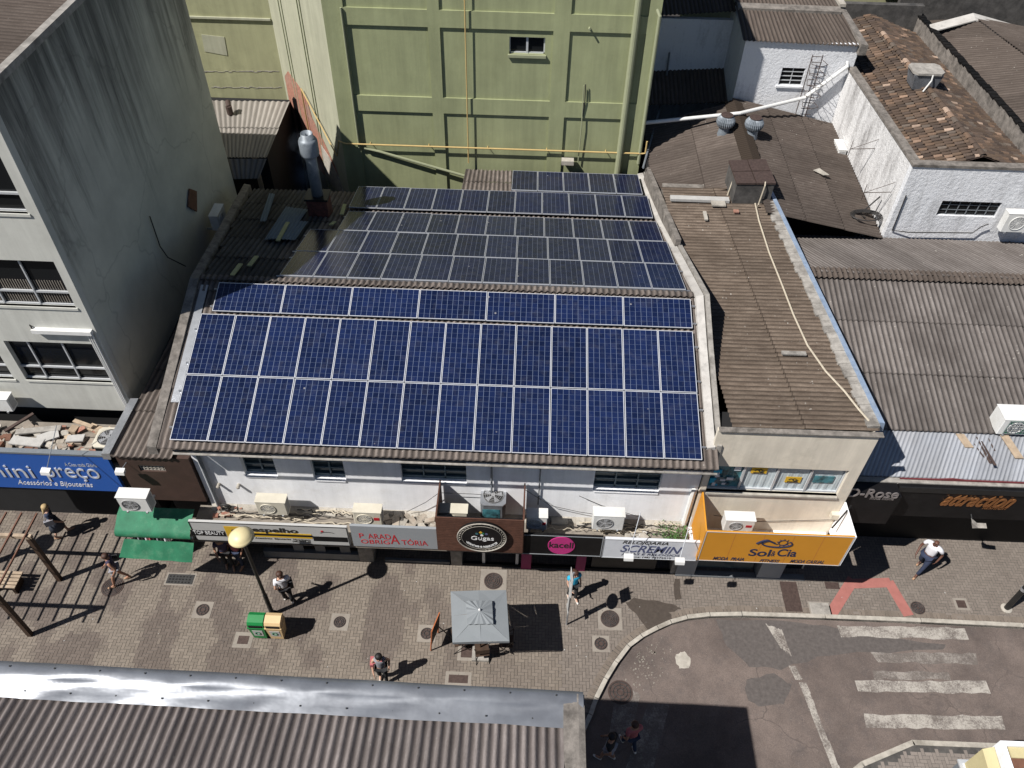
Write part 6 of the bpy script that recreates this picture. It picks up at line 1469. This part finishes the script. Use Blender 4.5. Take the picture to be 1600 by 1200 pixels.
# ladder
ld = thing('iron_ladder', AY(1270, 150, 32.3), 'thin rusty caged ladder fixed to the white rough wall', 'ladder')
for px0, px1 in ((1262, 1246), (1278, 1262)): MB().tube([AY(px0+8, 86, 32.3), AY(px1-4, 182, 32.3)], .02, 5).build('rail', 'iron', ld)
for i in range(11):
    f_ = i/10; a, b = AY(1270-20*f_, 88+90*f_, 32.3), AY(1286-20*f_, 89+90*f_, 32.3); MB().tube([a, b], .015, 5).build('rung', 'iron', ld)
for i in range(5):
    f_ = .05+i/5.5; a, b = AY(1270-20*f_, 88+90*f_, 32.3), AY(1286-20*f_, 89+90*f_, 32.3); m1 = (a+b)/2; MB().tube([a, a+Vector((-.12, -.45, 0)), m1+Vector((0, -.65, 0)), b+Vector((.12, -.45, 0)), b], .012, 5).build('cage_hoop', 'iron', ld)
# water tank on the tiles
p = AZ(1440, 128, 8.6)
wt2 = thing('water_tank', p, 'square grey plastic water tank with lid standing on the mossy clay tiles', 'water tank')
q = p; MB().add([(q.x-.42, q.y-.35, 8.45), (q.x+.42, q.y-.35, 8.45), (q.x+.42, q.y+.35, 8.45), (q.x-.42, q.y+.35, 8.45), (q.x-.55, q.y-.42, 9.05), (q.x+.55, q.y-.42, 9.05), (q.x+.55, q.y+.42, 9.05), (q.x-.55, q.y+.42, 9.05)],
    [(0, 3, 2, 1), (4, 5, 6, 7), (0, 1, 5, 4), (1, 2, 6, 5), (2, 3, 7, 6), (3, 0, 4, 7)]).build('body', 'tank', wt2)
MB().prism([(q.x-.45, q.y-.46, 9.06), (q.x+.45, q.y-.46, 9.06), (q.x+.6, q.y-.3, 9.06), (q.x+.6, q.y+.3, 9.06), (q.x+.45, q.y+.46, 9.06), (q.x-.45, q.y+.46, 9.06), (q.x-.6, q.y+.3, 9.06), (q.x-.6, q.y-.3, 9.06)], (0, 0, .08)).build('lid', 'concrete', wt2)
MB().tube([(q.x+.1, q.y-.48, 9.1), (q.x+.1, q.y-.52, 8.9), (q.x-.1, q.y-.6, 8.5)], .03, 6).build('pipe', 'pvc', wt2)
# antenna arms on the side wall
def antenna(px, py, lab):
    p = AX(px, py, 13.0); t_ = thing('wall_antenna', p, lab, 'antenna', 'thin wall brackets on the tiled building')
    mb = MB(); mb.tube([p+Vector((.1, 0, 0)), p+Vector((-.9, -.1, 0))], .014, 5); mb.build('arm', 'iron', t_)
    MB().tube([p+Vector((-.9, -.1, -.3)), p+Vector((-.9, -.1, .35))], .012, 5).build('mast', 'iron', t_); MB().tube([p+Vector((.1, 0, .4)), p+Vector((-.9, -.1, 0))], .01, 5).build('stay', 'iron', t_)
antenna(1365, 232, 'thin bracket high on the dirty side wall of the tiled building'); antenna(1388, 300, 'thin bracket near the lower corner of the tiled building side wall')
mb = MB()
for k in range(4):
    c = AZ(1352, 340, 5.7); mb.tube([(c.x+.45*math.cos(i*.4)*(1+.1*k), c.y+.28*math.sin(i*.4)*(1+.1*k), c.z+.05+.02*k) for i in range(17)], .018, 5)
p = AX(1368, 325, 13.0); mb.tube([c, p+Vector((-.5, 0, -.3)), p+Vector((0, 0, .5))], .03, 6); tag(mb.build('cable_coil', 'cable'), 'coil of dark cable at the low corner of the dark ribbed roof', 'cable')
mb = MB(); a, b = AY(1416, 305, 25.1), AY(1394, 360, 25.1); mb.tube([a, b, AY(1420, 363, 25.0), AY(1520, 364, 25.0), AY(1532, 355, 25.0), AY(1545, 350, 25.0)], .02, 5); tag(mb.build('wall_cable', 'cable'), 'dark cable along the foot of the white front wall of the tiled building', 'cable')
# ================================================================== LEDGE CLUTTER
random.seed(21)
def squiggle(xa, xb, y, z, n, amp): return [(xa+(xb-xa)*i/n, y+random.uniform(-amp, amp), z+random.uniform(0, amp*.8)) for i in range(n+1)]
for lab, xa, xb, n_c in (('tangle of pale and dark cables on the ledge left of the PARADA sign', -9.1, -4.0, 11), ('bundle of pale cables on the ledge above the kacell and SCREMIN signs', .7, 4.9, 12)):
    t_ = thing('cable_bundle', ((xa+xb)/2, 13.7, 2.55), lab, 'cables', 'cable bundles on the shop ledge')
    for k in range(n_c):
        u0, u1 = sorted((random.uniform(xa, xb), random.uniform(xa, xb)))
        if u1-u0 < 1: u1 = min(xb, u0+1.5)
        MB().tube(squiggle(u0, u1, random.uniform(13.45, 13.85), 2.56+.02*k, 16, .05), random.choice((.012, .018, .022)), 5).build('cable', 'cable_pale' if k % 3 else 'cable', t_)
mb = MB(); c = AY(352, 793, 13.8)
for k in range(5): mb.tube([(c.x+.17*math.cos(i*.42+k)*(1-.1*k), 13.85-.02*k, c.z+.12*math.sin(i*.42+k)) for i in range(16)], .012, 5)
tag(mb.build('cable_coil', 'cable'), 'small coil of dark cable on the white wall near the left downpipe', 'cable')
for k, pts in enumerate((((905, 775), (940, 790), (1000, 808)), ((820, 765), (860, 790), (905, 800), (945, 806)), ((635, 800), (665, 785), (686, 770)), ((688, 770), (740, 772), (752, 773)), ((1115, 805), (1180, 815), (1310, 812), (1325, 795)))):
    tag(MB().tube([AY(x, y, 13.85) for x, y in pts], .009, 5).build('wall_cable', 'cable'), ['thin dark cable slanting on the white wall left of the right window', 'thin dark cable from the timber box to the right air conditioner', 'thin cable rising to the timber box from the left', 'thin cable inside the timber sign box', 'thick dark cable along the ledge of the cream wall'][k], 'cable')
def rubble(cx, cy, cz_, sx, sy, n, lab, mats=('rubble', 'concrete_light', 'brick', 'rubble_white'), sz=.16):
    per = {}
    for i in range(n):
        x, y = cx+random.uniform(-sx, sx), cy+random.uniform(-sy, sy); a = random.uniform(0, 3.1); s_ = random.uniform(.3, 1)*sz
        ux = Vector((math.cos(a), math.sin(a), random.uniform(-.3, .3))).normalized(); uy = Vector((-math.sin(a), math.cos(a), random.uniform(-.2, .2))); uz = ux.cross(uy).normalized()
        per.setdefault(random.choice(mats), MB()).obox((x, y, cz_+s_*.3+random.random()*.05), (s_*random.uniform(.8, 2), s_, s_*random.uniform(.2, .7)), (ux, uz.cross(ux), uz))
    t_ = thing('rubble_heap', (cx, cy, cz_), lab, 'rubble', None, 'stuff')
    for k, v in per.items(): v.build('fragments', k, t_)
rubble(-3.3, 13.6, 2.53, 1.1, .25, 40, 'heap of pale broken plaster on the ledge above the PARADA sign', ('rubble', 'concrete_light'), .22)
rubble(-8.7, 13.75, 2.53, .4, .18, 24, 'small heap of red and pale rubble by the left downpipe', ('brick', 'rubble', 'concrete_light'), .12)
rubble(3.55, 13.45, 2.53, .25, .1, 14, 'pale broken plaster pieces on the ledge above the SCREMIN sign', ('concrete_light', 'rubble_white'), .2)
rubble(-12.6, 15.0, 4.2, 1.3, .5, 70, 'debris pile of broken boards and rubble on the ledge over the blue sign', ('rubble', 'concrete_light', 'brick', 'rubble_white', 'timber_pale'), .24)
rubble(-14.6, 14.9, 4.2, 1.2, .5, 60, 'rust-brown and white debris at the left end of the ledge over the blue sign', ('rubble', 'concrete_light', 'rubble', 'rubble_white', 'rust_timber'), .24)
for k, (px, py, l, w_, a_) in enumerate(((42, 690, 1.0, .3, -.1), (75, 682, .6, .35, .5), (118, 685, .5, .25, .1), (60, 672, 1.3, .2, .15), (130, 662, .7, .12, -.35), (30, 660, .9, .1, .9))):
    p = AZ(px, py, 4.4); ux = Vector((math.cos(a_), math.sin(a_), .03)); uy = Vector((-math.sin(a_), math.cos(a_), 0))
    tag(MB().obox(p, (l, w_, .05), (ux, uy, Vector((0, 0, 1)))).build('broken_board', ['rubble_white', 'rubble_white', 'rubble_white', 'concrete', 'timber_pale', 'iron'][k]), ['largest white board on the debris ledge over the word mini', 'bent white board in the middle of the debris ledge', 'small white board nearest the top-fan unit', 'grey plank at the back of the debris ledge', 'brownish plank pointing to the top-fan unit', 'thin rusty bar sticking up on the debris ledge'][k], 'board', 'boards on the debris ledge')
# plant on the ledge
mb = MB(); random.seed(4)
for i in range(420):
    cx_, cy_ = random.gauss(4.72, .28), random.gauss(13.45, .2); z = 2.6+abs(random.gauss(0, .13)); a = random.uniform(0, 6.28); l = random.uniform(.03, .075)
    u = Vector((math.cos(a), math.sin(a), random.uniform(-.6, .6)))*l; v = Vector((-math.sin(a), math.cos(a), random.uniform(-.3, .6)))*l*.5
    p = Vector((min(5.0, cx_), cy_, z)); mb.quad(p-v, p+u*.6-v*.3, p+u, p+u*.5+v)
pl = thing('weed_plant', (4.7, 13.4, 2.53), 'green weeds growing on the ledge beside the orange sign cheek', 'plant')
mb.build('leaves', 'leaf', pl); mb = MB()
for i in range(12): a = random.uniform(0, 6.28); mb.tube([(4.72, 13.45, 2.52), (4.72+.3*math.cos(a), 13.45+.2*math.sin(a), 2.8)], .006, 4)
mb.build('stems', 'timber_dark', pl)
# small spot lamps on arms in front of signs
def spot(px, py, Yh, lab, up=.7):
    p = AY(px, py, Yh); t_ = thing('sign_floodlight', p, lab, 'floodlight', 'small floodlights on thin arms before the signs')
    MB().prism([p+Vector((-.13, -.07, -.05)), p+Vector((.13, -.07, -.05)), p+Vector((.13, .07, -.02)), p+Vector((-.13, .07, -.02))], (0, .02, .11)).build('head', 'ac_white', t_)
    MB().tube([p+Vector((0, .05, .02)), (p.x+.28, Yh+.9, p.z+up)], .012, 5).build('arm', 'galv', t_)
spot(72, 738, 13.2, 'white floodlight on a thin arm in front of the blue sign', .95); spot(982, 872, 12.1, 'white floodlight hanging low before the SCREMIN letters', .9); spot(1062, 878, 12.1, 'white floodlight hanging low at the right end of the SCREMIN sign', .9); spot(188, 738, 13.6, 'tiny white spotlight at the upper right end of the blue sign', .2)
for k, (px, py) in enumerate(((341, 760), (372, 761))):
    p = AY(px, py, 13.9); tag(MB().lathe((p.x, 14.0, p.z), [(.05, 0), (.05, .12), (.06, .13), (.03, .16)], 12, AXS).build('wall_stub', 'concrete_light'), ['left round pipe stub on the white wall below the first window', 'right round pipe stub on the white wall below the first window'][k], 'pipe stub', 'round stubs on the white wall')
p = AY(1306, 808, 13.8); jb = thing('junction_box', p, 'beige junction box on the cream wall at the right end above the orange sign', 'junction box'); MB().box(p.x-.15, 13.76, p.z-.08, p.x+.18, 13.9, p.z+.14).build('box', 'ac_beige', jb)
MB().tube([AZ(1330, 790, 3.9), AY(1322, 800, 13.5), AY(1300, 825, 13.4)], .025).build('cable', 'cable', jb)
p = AX(300, 310, LX+.04); tag(MB().prism([(LX+.03, p.y-.5, p.z), (LX+.03, p.y, p.z-.55), (LX+.03, p.y+.45, p.z), (LX+.03, p.y, p.z+.4)], (.05, 0, 0)).build('rusty_plate', 'rust_timber'), 'small rusty diamond plate on the shaded streaky side wall', 'plate')
tag(MB().tube([AX(234, 338, LX+.06), AX(250, 385, LX+.06), AX(262, 402, LX+.1), AX(290, 416, LX+.4)], .02, 5).build('hanging_cable', 'cable'), 'black cable hanging on the shaded streaky side wall', 'cable')
# pigeon-like dark vent on the shed roof
p = AZ(360, 178, 5.8); vt_ = thing('rusty_vent_stub', p, 'small dark rusty vent stub on the pale ribbed shed roof', 'vent'); MB().tube([p, p+Vector((0, 0, .35))], .13, 10).build('pipe', 'iron', vt_); MB().tube([p+Vector((0, 0, .3)), p+Vector((-.1, .3, .4))], .11, 10).build('elbow', 'iron', vt_)
# scattered flecks on the paving and road
mb = MB(); mb2 = MB(); random.seed(31)
for i in range(420):
    x, y = random.uniform(-14, 14), random.uniform(9, 13.6)
    ins = inside(x, y) and inside(x+.3, y-.15); z = .008 if ins else -.119
    r_ = random.uniform(.008, .028); a_ = random.uniform(0, 3)
    u = Vector((math.cos(a_), math.sin(a_), 0))*r_; v = Vector((-math.sin(a_), math.cos(a_), 0))*r_*random.uniform(.5, 1); p = Vector((x, y, z))
    (mb if i % 6 or not ins else mb2).add([p-u, p-v, p+u, p+v], [(0, 1, 2, 3)])
tag(mb.build('ground_specks', 'patch'), 'dark gum spots and crumbs scattered over the paving and road', 'litter', None, 'stuff')
tag(mb2.build('ground_litter', 'rubble_white'), 'tiny pale scraps of litter scattered over the paving and road', 'litter', None, 'stuff')
# ================================================================== PEOPLE
def skinned(vs, es, rs, root=0, lv=1):
    me = bpy.data.meshes.new('s'); me.from_pydata([tuple(v) for v in vs], es, []); o = bpy.data.objects.new('s', me); C.objects.link(o)
    md = o.modifiers.new('k', 'SKIN'); md.use_smooth_shade = True; sv = me.skin_vertices[0].data
    for i, r in enumerate(rs): sv[i].radius = r if isinstance(r, tuple) else (r, r); sv[i].use_root = (i == root)
    sb = o.modifiers.new('u', 'SUBSURF'); sb.levels = lv; sb.render_levels = lv
    dg = bpy.context.evaluated_depsgraph_get(); dg.update(); m2 = bpy.data.meshes.new_from_object(o.evaluated_get(dg))
    V = [v.co.copy() for v in m2.vertices]; Fs = [tuple(p.vertices) for p in m2.polygons]
    bpy.data.objects.remove(o); bpy.data.meshes.remove(me); bpy.data.meshes.remove(m2); return V, Fs
def person(px, py, head, H_, lab, skin='skin_m', top='cloth_white', bot='cloth_black', shoe='shoe_white', hair='hair_black', stride=.18, sleeves=True, shorts=False, longhair=False, bun=False, bald=False, bag=None, skirt=False, bend=0, armup=0, z0=0, build_=1.0, hat=False):
    s = H_/1.72; st = stride; w_ = build_
    J = dict(pel=(0, 0, .95), wai=(0, .0, 1.10), che=(0, .01+bend*.1, 1.28), sh=(0, .0+bend*.14, 1.42), nk=(0, .02+bend*.18, 1.50), hd=(0, .04+bend*.2, 1.60), tp=(0, .03+bend*.2, 1.67),
             ls=(-.18*w_, bend*.14, 1.40), rs=(.18*w_, bend*.14, 1.40), le=(-.25*w_, -.08-st*.2, 1.13), re=(.25*w_, -.02+st*.3+armup*.1, 1.13+armup*.1), lw=(-.24*w_, .06-st*.2, .89), rw=(.21*w_, .16+st*.4+armup*.1, .92+armup*.25),
             lh=(-.23*w_, .09-st*.2, .82), rh=(.19*w_, .22+st*.4+armup*.1, .87+armup*.3),
             lp=(-.09*w_, 0, .88), rp=(.09*w_, 0, .88), lk=(-.10*w_, st*.55+.03, .50), rk=(.10*w_, -st*.3+.04, .49), la=(-.10, st, .09), ra=(.10, -st, .10 if st < .1 else .14), lt=(-.11, st+.17, .035), rt=(.11, -st+.15, .045))
    N = list(J); ix = {n: i for i, n in enumerate(N)}; P = {n: Vector(J[n])*s for n in N}
    E_ = [('pel', 'wai'), ('wai', 'che'), ('che', 'sh'), ('sh', 'nk'), ('nk', 'hd'), ('hd', 'tp'), ('sh', 'ls'), ('sh', 'rs'), ('ls', 'le'), ('rs', 're'), ('le', 'lw'), ('re', 'rw'), ('lw', 'lh'), ('rw', 'rh'), ('pel', 'lp'), ('pel', 'rp'), ('lp', 'lk'), ('rp', 'rk'), ('lk', 'la'), ('rk', 'ra'), ('la', 'lt'), ('ra', 'rt')]
    Rr = dict(pel=(.135*w_, .10), wai=(.12*w_, .09), che=(.14*w_, .10), sh=(.09, .075), nk=.052, hd=(.085, .10), tp=(.07, .08), ls=.055, rs=.055, le=.042, re=.042, lw=.028, rw=.028, lh=(.032, .022), rh=(.032, .022), lp=.085*w_, rp=.085*w_, lk=.055, rk=.055, la=.038, ra=.038, lt=.034, rt=.034)
    sc2 = lambda r, k=1, a=0: tuple((q*k+a)*s for q in r) if isinstance(r, tuple) else (r*k+a)*s
    g = AZ(px, py, z0); o = thing('person', (0, 0, 0), lab, 'person')
    V, Fs = skinned([P[n] for n in N], [(ix[a], ix[b]) for a, b in E_], [sc2(Rr[n]) for n in N])
    mb = MB(); mb.add(V, Fs)
    for sd_, hn, wn_ in ((-1, 'lh', 'lw'), (1, 'rh', 'rw')):     # fingers and thumb
        h_ = P[hn]; d_ = (h_-P[wn_]).normalized(); si = d_.cross(Vector((sd_, 0, 0))).normalized()
        for k in range(4):
            b0 = h_+si*((k-1.5)*.018*s)+d_*.01*s; L = (.075, .085, .08, .062)[k]*s
            mb.tube([b0, b0+d_*L*.5+Vector((-sd_*.006, 0, 0))*s, b0+d_*L+Vector((-sd_*.022, 0, 0))*s], .008*s, 5, .0065*s)
        mb.tube([h_-d_*.03*s+si*.03*s, h_+si*.055*s, h_+si*.062*s+d_*.03*s], .009*s, 5, .007*s)
    hc = P['hd']+Vector((0, .0, .01))*s
    mb.obox(hc+Vector((0, .1, -.005))*s, (.022*s, .03*s, .04*s)); mb.obox(hc+Vector((-.088, 0, 0))*s, (.012*s, .03*s, .05*s)); mb.obox(hc+Vector((.088, 0, 0))*s, (.012*s, .03*s, .05*s))
    mb.build('body', skin, None, True, base=(0, 0, 0)).parent = o
    mb = MB()
    for q in (-1, 1): mb.lathe(hc+Vector((q*.032, .088, .02))*s, [(.011*s, 0), (.011*s, .008*s)], 8, (Vector((1, 0, 0)), Vector((0, 0, 1)), Vector((0, 1, 0))))
    mb.build('eyes', 'eye', None, base=(0, 0, 0)).parent = o
    def cloth(nm, names, edges, k, a, mat, ends=None):
        pts = []; rr = []; id_ = {}
        for n in names:
            id_[n] = len(pts); pts.append(P[n] if not ends or n not in ends else ends[n]); rr.append(sc2(Rr[n], k, a))
        V, Fs = skinned(pts, [(id_[x], id_[y]) for x, y in edges], rr); m_ = MB(); m_.add(V, Fs); q = m_.build(nm, mat, None, True, base=(0, 0, 0)); q.parent = o; return q
    ends = {'nk': P['sh'].lerp(P['nk'], .25), 'pel': P['pel']+Vector((0, 0, -.05))*s}
    if sleeves:
        ends['le'] = P['ls'].lerp(P['le'], .62); ends['re'] = P['rs'].lerp(P['re'], .62)
        cloth('shirt', ['pel', 'wai', 'che', 'sh', 'ls', 'rs', 'le', 're'], [('pel', 'wai'), ('wai', 'che'), ('che', 'sh'), ('sh', 'ls'), ('sh', 'rs'), ('ls', 'le'), ('rs', 're')], 1.08, .022, top, ends)
    else: cloth('shirt', ['pel', 'wai', 'che', 'sh', 'ls', 'rs'], [('pel', 'wai'), ('wai', 'che'), ('che', 'sh'), ('sh', 'ls'), ('sh', 'rs')], 1.08, .016, top, ends)
    if skirt:
        mb = MB(); mb.lathe((0, 0, .48*s), [(.25*s, 0), (.19*s, .3*s), (.15*s, .55*s)], 18); mb.build('skirt', bot, None, True, base=(0, 0, 0)).parent = o
    else:
        e2 = {} if not shorts else {'lk': P['lp'].lerp(P['lk'], .75), 'rk': P['rp'].lerp(P['rk'], .75)}
        nm = ['pel', 'lp', 'rp', 'lk', 'rk']+([] if shorts else ['la', 'ra']); ed = [('pel', 'lp'), ('pel', 'rp'), ('lp', 'lk'), ('rp', 'rk')]+([] if shorts else [('lk', 'la'), ('rk', 'ra')])
        cloth('trousers' if not shorts else 'shorts', nm, ed, 1.06, .014, bot, e2)
    for a_, t__ in (('la', 'lt'), ('ra', 'rt')):
        V, Fs = skinned([P[a_]+Vector((0, -.05, -.045))*s, P[t__]+Vector((0, -.03, .0))*s, P[t__]+Vector((0, .05, -.002))*s], [(0, 1), (1, 2)], [.042*s, .043*s, .03*s]); mb = MB(); mb.add(V, Fs); mb.build('shoe', shoe, None, True, base=(0, 0, 0)).parent = o
    if not bald:
        mb = MB(); mb.lathe(P['hd']+Vector((0, -.012, .0))*s, [(.098*s, -.01*s), (.108*s, .03*s), (.105*s, .07*s), (.085*s, .11*s), (.045*s, .135*s), (.004*s, .14*s)], 18)
        if longhair: V, Fs = skinned([P['hd']+Vector((0, -.05, .05))*s, P['nk']+Vector((0, -.08, 0))*s, P['che']+Vector((0, -.12, 0))*s], [(0, 1), (1, 2)], [(.10*s, .07*s), (.10*s, .05*s), (.06*s, .03*s)]); mb.add(V, Fs)
        if bun: mb.lathe(P['hd']+Vector((0, -.12, .02))*s, [(.02*s, -.05*s), (.05*s, -.02*s), (.05*s, .02*s), (.02*s, .05*s)], 10)
        mb.build('hair', hair, None, True, base=(0, 0, 0)).parent = o
    if hat: mb = MB(); mb.lathe(P['hd']+Vector((0, 0, .06))*s, [(.19*s, 0), (.19*s, .012*s), (.1*s, .02*s), (.09*s, .09*s), (.02*s, .1*s)], 20); mb.build('hat', 'hair_straw', None, True, base=(0, 0, 0)).parent = o
    if bag:
        mb = MB(); c_ = P['wai']+Vector((.24*w_, -.05, .0))*s; mb.obox(c_, (.10*s, .28*s, .24*s)); mb.tube([c_+Vector((0, .1, .12))*s, P['sh']+Vector((-.1, .09, .04))*s, P['sh']+Vector((-.14, -.05, .05))*s, c_+Vector((0, -.1, .12))*s], .013*s, 5)
        mb.build('shoulder_bag', bag, None, base=(0, 0, 0)).parent = o
    o.location = (g.x, g.y, z0); o.rotation_euler = (0, 0, math.radians(head)); return o
person(98, 836, -60, 1.66, 'person with straw-coloured hair in dark dress walking below the blue sign', 'skin_l', 'cloth_navy', 'cloth_jean', 'shoe_tan', 'hair_straw', .2, bag='cloth_grey', skirt=True, longhair=True)
person(192, 910, 110, 1.64, 'person in purple-blue top and shorts walking past the green awning', 'skin_m', 'cloth_purple', 'cloth_grey', 'shoe_tan', 'hair_brown', .24, sleeves=False, shorts=True, bag='cloth_black')
person(452, 940, 25, 1.68, 'person in white shirt and black trousers with black shoulder bag near the lamp', 'skin_l', 'cloth_white', 'cloth_black', 'shoe_white', 'hair_brown', .12, bun=True, bag='cloth_black')
person(893, 934, -160, 1.62, 'person in cyan top standing behind the edge-on street sign', 'skin_l', 'cloth_cyan', 'cloth_black', 'shoe_white', 'hair_brown', .1, armup=.6, bun=True)
person(600, 1062, 185, 1.64, 'dark-haired person in grey top half hidden by the metal flashing', 'skin_l', 'cloth_grey', 'cloth_black', 'shoe_white', 'hair_black', .1, longhair=True, bag='cloth_pink', sleeves=False)
person(1434, 890, 130, 1.74, 'bald person in white shirt and navy trousers walking on the right pavement', 'skin_d', 'cloth_white', 'cloth_navy', 'shoe_tan', 'hair_black', .26, bald=True, build_=1.25)
person(982, 1168, 20, 1.66, 'person in dull pink top crossing in the dark shadow at the bottom', 'skin_m', 'cloth_pink', 'cloth_navy', 'shoe_white', 'hair_brown', .2, z0=-.12)
person(948, 1186, 60, 1.7, 'person in black beside the one in pink in the dark bottom shadow', 'skin_m', 'cloth_black', 'cloth_grey', 'shoe_white', 'hair_black', .16, z0=-.12, shorts=True)
person(360, 884, 200, 1.66, 'person in dark clothes standing in shade under the TOP BEAUTY sign', 'skin_m', 'cloth_purple', 'cloth_black', 'shoe_tan', 'hair_black', .06)
person(378, 882, 160, 1.62, 'person with pinkish top in shade under the yellow block of the espelho sign', 'skin_m', 'cloth_pink', 'cloth_navy', 'shoe_tan', 'hair_brown', .06)
